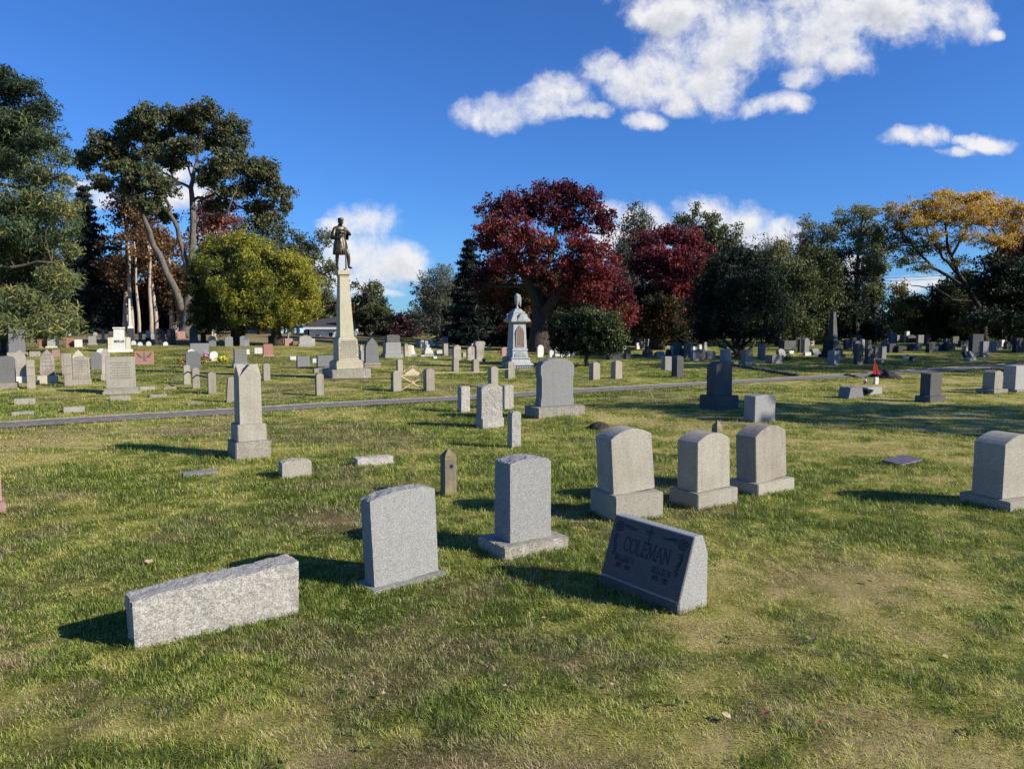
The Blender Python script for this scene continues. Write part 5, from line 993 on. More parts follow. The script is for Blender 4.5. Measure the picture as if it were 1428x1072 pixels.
o = mb.build('stone_edging', M['dark']); tag(o, 'curving line of dark rough edging stones leading from the yew to the path', 'edging')
def pole(u, v, hpx, wpx, label, arms=False):
    p, D = G(u, v); k = D / FPX; e = empty('utility_pole', (p.x, p.y, gh(p.x, p.y)), R(10), label, 'pole', 'poles behind the far stones'); MB().tube([(0, 0, 0), (0, 0, hpx * k)], [wpx * k / 2, wpx * k * .38], 8).build('pole_shaft', M['wood'], e)
    if arms: MB().box(-7 * k, 7 * k, -.08, .08, hpx * k * .84, hpx * k * .86).build('crossarm', M['wood'], e)
    return p, k
p1 = pole(1322.5, 470, 44, 2.2, 'pale utility pole under the yellow-orange tree'); p2 = pole(1368, 470, 44, 1.6, 'thinner pole beyond the pale utility pole')
for u, vt, h, lb in [(1221.5, 480, 22, 'thin dark lamp-like cross post behind the pair of slabs'), (1130, 482, 34, 'tall thin dark post behind the small brown peaked stone')]:
    p, D = G(u, vt); k = D / FPX; e = empty('thin_post', (p.x, p.y, gh(p.x, p.y)), 0, lb, 'post'); MB().box(-.5 * k, .5 * k, -.05, .05, 0, h * k).build('upright', M['mid'], e); MB().box(-3 * k, 1 * k, -.05, .05, h * k * .94, h * k).build('arm', M['mid'], e)
for j, (va, vb) in enumerate([(368, 377), (372.5, 381)]):
    A_, B_ = AT(1130, va + 18, 92), AT(1560, vb - 26, 84); pts = [A_.lerp(B_, i / 12) - Vector((0, 0, 1.1 * (1 - (2 * i / 12 - 1) ** 2))) for i in range(13)]
    tag(MB().tube(pts, .022, 4).build('overhead_wire', M['diron']), ['upper overhead wire crossing the sky gap before the yellow-orange tree', 'lower overhead wire crossing the sky gap before the yellow-orange tree'][j], 'wire')
def house(u0, u1, vbase, vw, vr, D, wmat, label, yaw=0, door=None, depth=7, rmat='roof'):
    a, b = AT(u0, vbase, D), AT(u1, vbase, D); w = (b - a).x; k = D / FPX; g0 = gh((a.x + b.x) / 2, D); e = empty('house', ((a.x + b.x) / 2, D + depth / 2, g0 - .3), R(yaw), label, 'house'); base = g0 - .3
    zt = AT(u0, vw, D).z - base; zr_ = AT(u0, vr, D).z - base
    MB().box(-w / 2, w / 2, -depth / 2, depth / 2, 0, zt).build('wall', M[wmat], e)
    ov = .35; rf = MB().add([(-w / 2 - ov, -depth / 2 - ov, zt), (w / 2 + ov, -depth / 2 - ov, zt), (w / 2 + ov, depth / 2 + ov, zt), (-w / 2 - ov, depth / 2 + ov, zt), (-w / 2 + w * .12, 0, zr_), (w / 2 - w * .12, 0, zr_)], [(0, 1, 5, 4), (2, 3, 4, 5), (1, 2, 5), (3, 0, 4), (3, 2, 1, 0)])
    rf.build('roof', M[rmat], e); MB().box(-w / 2 - ov, w / 2 + ov, -depth / 2 - ov - .03, -depth / 2 - ov + .05, zt - .16, zt - .004).build('eaves_board', M['wall'], e)
    for (du, wu, v0, v1, nm) in (door or []):
        x = (AT(du, vbase, D).x - (a.x + b.x) / 2); hw = wu * k / 2; f_ = MB().box(x - hw - .09, x + hw + .09, -depth / 2 - .05, -depth / 2 + .02, AT(0, v0, D).z - base - .0, AT(0, v1, D).z - base + .09).build(nm, M['wall'], e)
        MB().box(x - hw, x + hw, -depth / 2 - .07, -depth / 2 - .045, AT(0, v0, D).z - base + .02, AT(0, v1, D).z - base).build('pane' if nm == 'window' else 'door_leaf', M['glass'], f_)
    return e
house(432, 474, 482, 456, 441, 58, 'wall', 'white house with a dark hipped roof behind the yew and the soldier monument', door=[(443.5, 6, 480, 467, 'door'), (462, 5, 473, 464, 'window')])
house(325, 396, 482, 455, 440, 66, 'bluewall', 'pale blue house glimpsed under the yellow-green yew', door=[(345, 6, 474, 464, 'window'), (390, 5, 474, 464, 'window')])
house(1391, 1424, 480, 466, 457, 96, 'wall', 'low white building with a dark roof under the trees by the right edge', depth=5, door=[(1400, 4, 475, 469, 'window')])
house(1150, 1167, 480, 462, 455, 100, 'wall', 'bit of a white house seen through the trees beside the dark obelisk', depth=5, door=[(1159, 4, 475, 468, 'window')])
p = AT(528, 481, 70); k = 70 / FPX; e = empty('grey_obelisk', (p.x, 70, gh(p.x, 70)), R(28), 'wide blue-grey tapering monolith at the tree line behind the stepped gravestone', 'obelisk'); MB().frus(0, 0, -.2, 3 * k, 8 * k, 8 * k, 7 * k, 7 * k).build('base', M['bgrey'], e); MB().frus(0, 0, 3 * k, 42 * k, 5.5 * k, 5.5 * k, 5 * k, 5 * k).build('shaft', M['bgrey'], e)
# ------------------------------------------------------------------ trees
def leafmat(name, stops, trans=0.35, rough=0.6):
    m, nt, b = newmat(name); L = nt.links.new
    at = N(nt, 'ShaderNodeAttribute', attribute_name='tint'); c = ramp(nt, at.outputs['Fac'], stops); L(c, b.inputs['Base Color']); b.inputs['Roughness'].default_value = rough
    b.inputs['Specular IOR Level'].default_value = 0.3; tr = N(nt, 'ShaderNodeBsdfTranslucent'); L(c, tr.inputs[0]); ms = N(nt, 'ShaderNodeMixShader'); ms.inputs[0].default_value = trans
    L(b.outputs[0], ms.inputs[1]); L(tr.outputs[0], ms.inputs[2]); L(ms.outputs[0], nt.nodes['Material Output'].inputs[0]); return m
def barkmat(name, a, b_):
    m, nt, b = newmat(name); L = nt.links.new; tc = N(nt, 'ShaderNodeTexCoord'); mp = N(nt, 'ShaderNodeMapping'); L(tc.outputs['Object'], mp.inputs[0]); mp.inputs['Scale'].default_value = (6, 6, 1.2)
    n = N(nt, 'ShaderNodeTexNoise', i_Scale=2.5, i_Detail=6.0, i_Roughness=.7); L(mp.outputs[0], n.inputs['Vector']); L(ramp(nt, n.outputs['Fac'], [(.35, a), (.65, b_)]), b.inputs['Base Color']); b.inputs['Roughness'].default_value = .95
    bp = N(nt, 'ShaderNodeBump', i_Strength=.8, i_Distance=.05); L(n.outputs['Fac'], bp.inputs['Height']); L(bp.outputs[0], b.inputs['Normal']); return m
LM = {
 'oak': leafmat('oak_leaves', [(0, (.050, .062, .026)), (.5, (.125, .14, .060)), (.85, (.20, .21, .09)), (1, (.26, .17, .07))], .4),
 'yew': leafmat('yellow_green_foliage', [(0, (.022, .034, .010)), (.3, (.075, .095, .018)), (.6, (.165, .195, .034)), (1, (.52, .47, .06))]),
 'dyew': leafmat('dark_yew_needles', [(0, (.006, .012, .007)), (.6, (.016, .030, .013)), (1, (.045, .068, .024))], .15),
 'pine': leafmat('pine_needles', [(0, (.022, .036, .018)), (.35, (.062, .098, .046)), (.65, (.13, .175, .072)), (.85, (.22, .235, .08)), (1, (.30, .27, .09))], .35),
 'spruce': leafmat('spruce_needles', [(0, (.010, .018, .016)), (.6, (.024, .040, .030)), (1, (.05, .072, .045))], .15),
 'maple': leafmat('red_maple_leaves', [(0, (.040, .014, .020)), (.3, (.105, .020, .038)), (.55, (.22, .028, .042)), (.75, (.34, .065, .045)), (.88, (.17, .07, .03)), (1, (.040, .045, .018))]),
 'locust': leafmat('golden_leaves', [(0, (.07, .085, .025)), (.3, (.20, .19, .045)), (.6, (.56, .37, .07)), (1, (.78, .50, .11))], .45),
 'olive': leafmat('olive_leaves', [(0, (.055, .068, .028)), (.5, (.15, .17, .068)), (1, (.30, .29, .12))], .45),
 'green': leafmat('dull_green_leaves', [(0, (.024, .034, .014)), (.5, (.065, .088, .032)), (1, (.16, .17, .055))], .3),
 'holly': leafmat('holly_leaves', [(0, (.008, .014, .007)), (.45, (.022, .036, .014)), (.8, (.07, .10, .03)), (1, (.20, .22, .06))], .25),
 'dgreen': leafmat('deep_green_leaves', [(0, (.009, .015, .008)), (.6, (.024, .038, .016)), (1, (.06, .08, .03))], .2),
 'silver': leafmat('grey_green_leaves', [(0, (.06, .07, .05)), (.5, (.13, .145, .10)), (1, (.22, .23, .16))], .4),
 'brown': leafmat('orange_brown_leaves', [(0, (.035, .026, .014)), (.4, (.095, .055, .026)), (.75, (.22, .115, .045)), (1, (.38, .22, .07))], .4),
 'mauve': leafmat('purple_leaves', [(0, (.025, .012, .016)), (.6, (.07, .028, .038)), (1, (.13, .05, .055))], .3),
 'rusty': leafmat('rust_red_leaves', [(0, (.10, .035, .03)), (.5, (.26, .09, .06)), (1, (.42, .2, .11))], .4),
}
BK = {'grey': barkmat('grey_bark', (.07, .062, .052), (.18, .158, .135)), 'dark': barkmat('dark_bark', (.025, .02, .016), (.07, .055, .042)), 'brown': barkmat('brown_bark', (.06, .045, .032), (.16, .12, .09)), 'pale': barkmat('pale_bark', (.26, .21, .17), (.50, .42, .34))}
DENS = 2.0
class Leaves:
    def __init__(s, seed): s.c = []; s.n = []; s.r = np.random.default_rng(seed)
    def clumps(s, C, rad, tint, n, size, flat=1.0, long=1.0, tvar=.14, jit=.18):
        C = np.asarray(C, float); m = len(C)
        if m == 0: return
        r = s.r; rep = np.repeat(np.arange(m), n); k = len(rep)
        d = r.normal(size=(k, 3)); d /= np.linalg.norm(d, axis=1)[:, None]; d *= (np.broadcast_to(rad, (m,))[rep] * r.random(k) ** .45)[:, None]; d[:, 2] *= flat
        p = C[rep] + d; A = r.normal(size=(k, 3)); A /= np.linalg.norm(A, axis=1)[:, None]; B = np.cross(A, r.normal(size=(k, 3))); B /= np.linalg.norm(B, axis=1)[:, None]
        sz = size * r.uniform(.6, 1.3, k)[:, None]; A = A * sz * long; B = B * sz * (.62 if long == 1 else .34)
        q = np.stack([p - A, p + B, p + A, p - B], 1); t = np.clip(np.broadcast_to(tint, (m,))[rep] + (r.normal(size=m) * tvar)[rep] + r.normal(size=k) * jit, 0, 1)
        s.c.append(q.reshape(-1, 3)); s.n.append(np.repeat(t, 4))
    def build(s, name, mat, parent):
        V = np.concatenate(s.c); T_ = np.concatenate(s.n); o = Vector(parent.location); V = V - np.array([o.x, o.y, o.z]); F = np.arange(len(V)).reshape(-1, 4)
        return link(name, np_mesh(V, F, {'tint': T_}), mat, parent)
def curve(a, b, sag, rr, n=6, wob=.08):
    a, b = Vector(a), Vector(b); l = (b - a).length; o = []
    off = [Vector((rr.gauss(0, 1), rr.gauss(0, 1), rr.gauss(0, .6))) * l * wob for _ in range(3)]
    for i in range(n + 1):
        t = i / n; w = 4 * t * (1 - t); o.append(a.lerp(b, t) + Vector((0, 0, sag * l * w)) + off[0] * math.sin(math.pi * t) + off[1] * math.sin(2 * math.pi * t) * .5)
    return o
def tree(name, label, trunk, D, lobes, leaf, bark, cr=.55, dens=1.0, nl=26, ls=.10, flat=.7, long=1.0, group=None, seed=None, limbs=(), v_at=None, cat='tree', twigs=5, shell=2.4, tint0=.45, depthk=.85, forks=1, minr=.02):
    """trunk: [(u, v, radius px)] from the ground up; lobes: (u, v, ru, rv, tint, depth offset in m)"""
    seed = seed or int(trunk[0][0] * 13 + 7) % 9973; rr = random.Random(seed); lv = Leaves(seed)
    g = AT(trunk[0][0], trunk[0][1], D); base = Vector((g.x, D, gh(g.x, D))); k = D / FPX
    e = empty(name, base, 0, label, cat, group); mb = MB()
    pts = [Vector((base.x, base.y, base.z - .1))] + [AT(u, v, D) for u, v, r in trunk[1:]]; rad = [trunk[0][2] * k * 1.25] + [r * k for u, v, r in trunk[1:]]
    if len(pts) > 1:
        P2, R2 = [], []
        for i in range(len(pts) - 1):
            for j in range(4): t = j / 4; P2.append(pts[i].lerp(pts[i + 1], t) + Vector((rr.gauss(0, .02), rr.gauss(0, .05), 0))); R2.append(rad[i] + (rad[i + 1] - rad[i]) * t)
        P2.append(pts[-1]); R2.append(rad[-1]); mb.tube([p - base for p in P2], R2, 9)
    else: P2, R2 = pts, rad
    for lim in limbs:
        q = [AT(u, v, D + (dz if True else 0)) for u, v, r, dz in lim]; s_ = []; r_ = []
        for i in range(len(q) - 1):
            for j in range(4): t = j / 4; s_.append(q[i].lerp(q[i + 1], t) + Vector((rr.gauss(0, .04), rr.gauss(0, .1), rr.gauss(0, .05)))); r_.append((lim[i][2] + (lim[i + 1][2] - lim[i][2]) * t) * k)
        s_.append(q[-1]); r_.append(lim[-1][2] * k); mb.tube([p - base for p in s_], r_, 7); P2 = P2 + s_; R2 = R2 + r_
    for (u, v, ru, rv, tint, dz) in lobes:
        c = AT(u, v, D + dz); a, b_, h = ru * k, ru * k * depthk, rv * k
        n = max(5, int(dens * DENS * 2.6 * (a * a + a * h * 2) / (cr * cr) * .75)); r = lv.r
        d = r.normal(size=(n, 3)); d /= np.linalg.norm(d, axis=1)[:, None]; d = d * (r.random(n) ** (1 / shell))[:, None]
        wob = 1 + .45 * np.array([mnoise.noise(Vector((x * 1.7 + u, y * 1.7, z * 1.7))) for x, y, z in d]); d = d * wob[:, None]
        C = np.array([c.x, c.y, c.z]) + d * np.array([a, b_, h]); C = C[C[:, 2] > base.z + .25]
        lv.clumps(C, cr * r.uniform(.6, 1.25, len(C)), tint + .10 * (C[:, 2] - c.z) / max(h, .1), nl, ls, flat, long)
        if twigs and len(C):
            j = min(range(len(P2)), key=lambda i: (P2[i] - c).length + (2.2 if P2[i].z > c.z + .3 * h else 0) + (4 if i < 3 and len(P2) > 6 else 0))
            br = curve(P2[j], c - Vector((0, 0, h * .25)), .04, rr); r0 = max(minr, min(R2[j] * .6, .035 * (P2[j] - c).length + .02)); mb.tube([p - base for p in br], [r0 * (1 - .6 * i / 6) for i in range(7)], 6, False)
            for q in C[r.choice(len(C), min(len(C), twigs * 2), replace=False)]:
                s0 = br[rr.randint(3, 6)]; tw = curve(s0, q, .05, rr, 4, .1); mb.tube([p - base for p in tw], [max(.008, r0 * .35 * (1 - .8 * i / 4)) for i in range(5)], 4, False)
    mb.build('trunk', BK[bark], e, smooth=True)
    lv.build('crown', LM[leaf], e); return e
def auto(name, label, u, D, vtop, vbot, hw, leaf, bark='dark', n=9, ls=.13, cr=.8, tint=.45, group='trees closing the far side of the cemetery', dens=.8, nl=20, tr=4, seed=None, shape=1.0, **kw):
    rr = random.Random(seed or int(u * 3 + vtop)); lobes = []; H_ = vbot - vtop; n = int(n * 1.9)
    for i in range(n):
        t = ((i * .618 + rr.random() * .3) % 1.0); v = vtop + H_ * (.07 + .88 * t); w = hw * (.30 + .70 * math.sin(math.pi * min(1, .10 + .72 * t))); s_ = rr.choice((.26, .34, .42, .55))
        lobes.append((u + rr.uniform(-1, 1) * w * (1.05 - s_), v, w * s_ * 1.15, H_ * s_ * rr.uniform(.20, .30), tint + rr.uniform(-.18, .18), rr.uniform(-.6, .6) * w * D / FPX))
    return tree(name, label, [(u, 480, tr), (u + rr.uniform(-4, 4), vbot - H_ * .1, tr * .7), (u + rr.uniform(-6, 6), vtop + H_ * .45, tr * .35)], D, lobes, leaf, bark, cr, dens, nl, ls, group=group, seed=seed, twigs=3, **kw)
def conifer(label, u, D, vtop, vbot, hw, leaf='spruce', lev=17, ls=.16, name='spruce_tree', tint=.4, seed=3, per=9):
    rr = random.Random(seed); lv = Leaves(seed); g = AT(u, 478, D); base = Vector((g.x, D, gh(g.x, D))); k = D / FPX; e = empty(name, base, 0, label, 'tree', 'dark conifers'); mb = MB()
    top = AT(u, vtop, D); mb.tube([(0, 0, -.1), (0, 0, (top.z - base.z) * .5), (0, 0, top.z - base.z - .1)], [hw * k * .09, hw * k * .05, .02], 8)
    zb = AT(u, vbot, D).z
    for i in range(lev):
        t = (i + .4) / lev; z = top.z + (zb - top.z) * t; R_ = hw * k * (t ** .85) * rr.uniform(.8, 1.15) + .15
        for j in range(per):
            a = 2 * math.pi * (j + rr.random() * .8) / per; L_ = R_ * rr.uniform(.65, 1.15); m = 6; C = []; pp = []
            for q in range(m + 1):
                s_ = q / m; x = base.x + math.cos(a) * L_ * s_; y = base.y + math.sin(a) * L_ * s_; zz = z - L_ * (.30 * s_ - .10 * s_ * s_ * s_) + .0
                pp.append(Vector((x, y, zz)) - base)
                if q > 0: C.append((x + rr.gauss(0, .08 * L_), y + rr.gauss(0, .08 * L_), zz - .05))
            mb.tube(pp, [.03 * (1 - .8 * q / m) for q in range(m + 1)], 4, False); lv.clumps(C, .16 + .15 * R_, tint, 16, ls, .5, 1.5)
    mb.build('trunk', BK['dark'], e); lv.build('crown', LM[leaf], e); return e

# white pine reaching in from the left
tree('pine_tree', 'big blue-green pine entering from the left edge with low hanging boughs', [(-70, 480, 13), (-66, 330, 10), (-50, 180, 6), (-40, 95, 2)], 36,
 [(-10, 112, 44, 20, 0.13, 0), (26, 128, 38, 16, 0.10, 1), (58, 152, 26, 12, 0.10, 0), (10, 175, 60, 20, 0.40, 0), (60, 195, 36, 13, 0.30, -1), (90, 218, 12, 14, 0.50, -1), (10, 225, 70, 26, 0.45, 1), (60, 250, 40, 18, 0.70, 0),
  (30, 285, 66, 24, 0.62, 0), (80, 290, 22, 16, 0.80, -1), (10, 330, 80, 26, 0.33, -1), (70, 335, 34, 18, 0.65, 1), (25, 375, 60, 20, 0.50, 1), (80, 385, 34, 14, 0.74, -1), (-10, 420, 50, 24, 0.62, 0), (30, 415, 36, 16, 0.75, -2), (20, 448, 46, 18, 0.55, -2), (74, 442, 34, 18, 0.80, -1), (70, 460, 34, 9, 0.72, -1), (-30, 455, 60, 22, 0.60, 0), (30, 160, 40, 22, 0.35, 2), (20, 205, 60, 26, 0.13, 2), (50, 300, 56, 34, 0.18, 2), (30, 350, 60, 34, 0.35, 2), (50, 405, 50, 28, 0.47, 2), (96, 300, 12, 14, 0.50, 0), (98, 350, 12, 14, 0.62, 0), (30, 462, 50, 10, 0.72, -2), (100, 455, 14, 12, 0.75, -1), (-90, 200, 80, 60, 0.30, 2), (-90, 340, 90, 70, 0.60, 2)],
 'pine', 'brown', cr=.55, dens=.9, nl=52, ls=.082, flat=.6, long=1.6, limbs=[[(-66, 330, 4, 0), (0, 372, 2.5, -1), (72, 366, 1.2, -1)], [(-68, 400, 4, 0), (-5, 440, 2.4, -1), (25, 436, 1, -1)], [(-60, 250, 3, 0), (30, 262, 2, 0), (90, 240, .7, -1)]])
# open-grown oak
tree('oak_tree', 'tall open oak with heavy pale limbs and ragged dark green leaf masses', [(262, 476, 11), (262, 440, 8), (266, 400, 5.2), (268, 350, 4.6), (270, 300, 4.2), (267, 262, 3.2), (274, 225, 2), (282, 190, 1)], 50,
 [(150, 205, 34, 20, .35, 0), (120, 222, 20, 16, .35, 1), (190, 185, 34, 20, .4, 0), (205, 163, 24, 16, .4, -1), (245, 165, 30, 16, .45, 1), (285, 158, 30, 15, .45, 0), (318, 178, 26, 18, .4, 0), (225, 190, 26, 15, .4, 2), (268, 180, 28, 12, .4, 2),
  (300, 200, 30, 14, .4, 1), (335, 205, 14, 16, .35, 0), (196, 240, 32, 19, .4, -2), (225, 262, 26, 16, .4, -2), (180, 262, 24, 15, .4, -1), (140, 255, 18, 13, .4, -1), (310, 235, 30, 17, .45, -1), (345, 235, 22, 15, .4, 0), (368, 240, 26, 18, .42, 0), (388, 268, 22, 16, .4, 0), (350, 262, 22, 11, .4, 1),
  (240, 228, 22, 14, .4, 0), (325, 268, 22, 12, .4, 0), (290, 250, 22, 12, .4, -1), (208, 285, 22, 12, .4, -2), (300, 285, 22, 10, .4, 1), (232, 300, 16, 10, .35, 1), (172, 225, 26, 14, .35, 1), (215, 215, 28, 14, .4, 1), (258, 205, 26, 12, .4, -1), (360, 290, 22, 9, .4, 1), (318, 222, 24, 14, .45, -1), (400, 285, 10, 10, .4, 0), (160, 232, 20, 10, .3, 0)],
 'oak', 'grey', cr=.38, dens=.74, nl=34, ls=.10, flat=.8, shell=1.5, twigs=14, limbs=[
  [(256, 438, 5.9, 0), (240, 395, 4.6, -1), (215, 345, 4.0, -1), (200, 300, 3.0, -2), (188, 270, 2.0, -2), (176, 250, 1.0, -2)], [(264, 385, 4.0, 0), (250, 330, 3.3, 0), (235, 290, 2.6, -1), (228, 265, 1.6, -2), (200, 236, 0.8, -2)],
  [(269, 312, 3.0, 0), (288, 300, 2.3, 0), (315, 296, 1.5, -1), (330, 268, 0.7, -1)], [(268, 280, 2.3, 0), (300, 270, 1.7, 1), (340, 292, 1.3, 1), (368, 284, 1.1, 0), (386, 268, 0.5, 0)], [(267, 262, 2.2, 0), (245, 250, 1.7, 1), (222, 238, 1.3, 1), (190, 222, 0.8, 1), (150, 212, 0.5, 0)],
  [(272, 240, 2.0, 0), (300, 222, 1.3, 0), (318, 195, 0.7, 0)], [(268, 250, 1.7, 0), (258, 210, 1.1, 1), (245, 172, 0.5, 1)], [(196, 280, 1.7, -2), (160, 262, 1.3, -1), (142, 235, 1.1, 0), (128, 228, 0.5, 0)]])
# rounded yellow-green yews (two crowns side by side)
def yew(label, trunk, lobes, seed): tree('yew_tree', label, trunk, 43, lobes, 'yew', 'dark', cr=.30, dens=.42, nl=56, ls=.060, flat=1.0, long=1.5, seed=seed, group='yellow-green yews behind the soldier monument', twigs=4, shell=2.6)  # lobe tints paint in the oak's shade and the sunlit tops
yew('larger dome of yellow-green foliage touching the oak, tinted dark with shade on the oak side', [(333, 482, 9), (330, 440, 7), (326, 400, 4)],
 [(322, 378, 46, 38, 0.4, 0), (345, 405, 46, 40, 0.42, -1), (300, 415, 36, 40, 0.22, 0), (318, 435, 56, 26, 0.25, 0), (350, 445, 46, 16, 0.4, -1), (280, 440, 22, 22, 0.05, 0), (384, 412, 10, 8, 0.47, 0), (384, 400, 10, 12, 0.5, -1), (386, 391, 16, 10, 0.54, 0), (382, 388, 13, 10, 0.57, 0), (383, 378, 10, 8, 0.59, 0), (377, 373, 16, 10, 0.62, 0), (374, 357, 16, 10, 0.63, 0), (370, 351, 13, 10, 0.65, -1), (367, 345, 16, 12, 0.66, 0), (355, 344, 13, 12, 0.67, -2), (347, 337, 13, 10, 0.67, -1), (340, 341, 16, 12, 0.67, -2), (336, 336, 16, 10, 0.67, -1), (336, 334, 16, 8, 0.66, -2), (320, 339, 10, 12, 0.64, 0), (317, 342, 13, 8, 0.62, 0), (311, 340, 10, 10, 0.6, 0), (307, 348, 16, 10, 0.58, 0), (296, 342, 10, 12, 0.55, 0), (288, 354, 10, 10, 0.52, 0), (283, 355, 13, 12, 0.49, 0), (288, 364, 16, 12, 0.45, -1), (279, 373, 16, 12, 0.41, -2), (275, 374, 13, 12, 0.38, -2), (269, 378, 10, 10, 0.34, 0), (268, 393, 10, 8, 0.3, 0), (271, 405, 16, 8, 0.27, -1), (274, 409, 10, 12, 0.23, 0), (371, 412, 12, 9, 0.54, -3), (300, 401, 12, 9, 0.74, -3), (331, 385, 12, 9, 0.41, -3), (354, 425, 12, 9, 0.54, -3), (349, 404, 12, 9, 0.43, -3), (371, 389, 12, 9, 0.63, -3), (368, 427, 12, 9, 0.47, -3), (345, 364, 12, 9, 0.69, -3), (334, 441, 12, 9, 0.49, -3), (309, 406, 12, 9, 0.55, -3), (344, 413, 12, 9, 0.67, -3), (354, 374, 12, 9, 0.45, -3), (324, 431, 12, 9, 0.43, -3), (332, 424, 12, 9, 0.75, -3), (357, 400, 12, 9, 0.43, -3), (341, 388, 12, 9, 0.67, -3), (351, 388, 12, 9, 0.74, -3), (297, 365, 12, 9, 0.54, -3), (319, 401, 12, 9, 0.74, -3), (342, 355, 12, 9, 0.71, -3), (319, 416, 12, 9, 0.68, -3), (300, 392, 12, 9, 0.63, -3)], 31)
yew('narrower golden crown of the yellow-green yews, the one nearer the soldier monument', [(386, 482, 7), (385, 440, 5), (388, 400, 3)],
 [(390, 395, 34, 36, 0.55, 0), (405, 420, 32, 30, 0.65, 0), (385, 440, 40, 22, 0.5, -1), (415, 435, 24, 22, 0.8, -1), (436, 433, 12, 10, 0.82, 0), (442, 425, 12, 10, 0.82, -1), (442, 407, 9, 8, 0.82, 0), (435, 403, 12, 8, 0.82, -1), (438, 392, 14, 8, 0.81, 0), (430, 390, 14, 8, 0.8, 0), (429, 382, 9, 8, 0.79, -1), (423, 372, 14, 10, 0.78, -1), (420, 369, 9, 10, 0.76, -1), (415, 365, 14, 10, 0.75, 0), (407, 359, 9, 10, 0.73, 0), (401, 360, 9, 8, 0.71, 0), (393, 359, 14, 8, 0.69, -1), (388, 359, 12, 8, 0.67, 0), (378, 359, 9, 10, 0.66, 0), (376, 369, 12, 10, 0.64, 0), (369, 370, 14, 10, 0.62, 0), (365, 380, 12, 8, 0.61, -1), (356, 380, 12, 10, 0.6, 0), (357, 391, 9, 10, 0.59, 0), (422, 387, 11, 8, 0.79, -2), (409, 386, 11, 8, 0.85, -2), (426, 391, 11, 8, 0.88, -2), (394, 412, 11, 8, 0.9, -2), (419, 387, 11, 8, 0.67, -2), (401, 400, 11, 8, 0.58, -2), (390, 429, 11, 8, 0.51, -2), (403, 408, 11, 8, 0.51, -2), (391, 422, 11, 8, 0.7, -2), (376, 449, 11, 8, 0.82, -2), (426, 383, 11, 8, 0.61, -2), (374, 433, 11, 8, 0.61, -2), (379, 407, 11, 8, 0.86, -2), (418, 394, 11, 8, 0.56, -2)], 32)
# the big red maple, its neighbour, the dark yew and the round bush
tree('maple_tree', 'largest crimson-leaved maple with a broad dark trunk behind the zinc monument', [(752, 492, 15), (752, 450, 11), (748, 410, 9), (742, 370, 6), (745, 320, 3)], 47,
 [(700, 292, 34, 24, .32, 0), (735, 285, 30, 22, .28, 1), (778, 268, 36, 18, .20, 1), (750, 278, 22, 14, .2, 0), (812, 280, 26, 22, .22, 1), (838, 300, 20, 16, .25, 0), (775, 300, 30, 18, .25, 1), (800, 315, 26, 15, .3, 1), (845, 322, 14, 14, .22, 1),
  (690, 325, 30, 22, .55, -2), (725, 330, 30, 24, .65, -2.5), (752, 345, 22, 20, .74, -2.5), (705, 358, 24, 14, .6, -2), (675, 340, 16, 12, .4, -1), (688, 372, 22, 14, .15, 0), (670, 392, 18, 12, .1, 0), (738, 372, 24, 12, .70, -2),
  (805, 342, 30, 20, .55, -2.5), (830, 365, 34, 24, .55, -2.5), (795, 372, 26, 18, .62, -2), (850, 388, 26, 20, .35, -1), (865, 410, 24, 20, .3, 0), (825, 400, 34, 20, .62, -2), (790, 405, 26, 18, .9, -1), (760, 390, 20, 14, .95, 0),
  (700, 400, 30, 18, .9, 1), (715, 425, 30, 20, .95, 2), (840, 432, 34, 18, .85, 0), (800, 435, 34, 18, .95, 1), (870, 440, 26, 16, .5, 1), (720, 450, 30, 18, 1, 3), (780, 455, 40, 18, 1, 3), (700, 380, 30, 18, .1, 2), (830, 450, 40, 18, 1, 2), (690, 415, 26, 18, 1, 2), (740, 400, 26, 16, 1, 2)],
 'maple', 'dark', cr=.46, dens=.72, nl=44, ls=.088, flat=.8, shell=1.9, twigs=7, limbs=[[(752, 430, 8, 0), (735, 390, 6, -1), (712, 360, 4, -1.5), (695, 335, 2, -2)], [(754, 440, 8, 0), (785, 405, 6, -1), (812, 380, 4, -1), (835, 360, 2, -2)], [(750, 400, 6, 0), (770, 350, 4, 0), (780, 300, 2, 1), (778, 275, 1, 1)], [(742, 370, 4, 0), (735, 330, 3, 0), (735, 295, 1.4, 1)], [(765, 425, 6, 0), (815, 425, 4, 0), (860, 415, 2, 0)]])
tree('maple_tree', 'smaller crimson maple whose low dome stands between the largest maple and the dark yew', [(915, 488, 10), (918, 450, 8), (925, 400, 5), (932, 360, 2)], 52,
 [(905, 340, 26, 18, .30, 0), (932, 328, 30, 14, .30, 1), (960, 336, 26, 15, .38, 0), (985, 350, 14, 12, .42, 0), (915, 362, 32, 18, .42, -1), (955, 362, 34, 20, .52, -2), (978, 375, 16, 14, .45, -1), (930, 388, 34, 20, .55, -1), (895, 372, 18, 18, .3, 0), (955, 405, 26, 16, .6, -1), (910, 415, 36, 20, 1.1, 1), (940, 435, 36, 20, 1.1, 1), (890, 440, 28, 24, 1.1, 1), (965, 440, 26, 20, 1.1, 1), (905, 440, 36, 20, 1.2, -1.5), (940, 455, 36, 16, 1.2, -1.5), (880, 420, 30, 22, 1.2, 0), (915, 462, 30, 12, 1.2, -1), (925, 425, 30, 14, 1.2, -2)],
 'maple', 'dark', cr=.48, dens=.72, nl=40, ls=.095, flat=.8, shell=2.0, twigs=6)
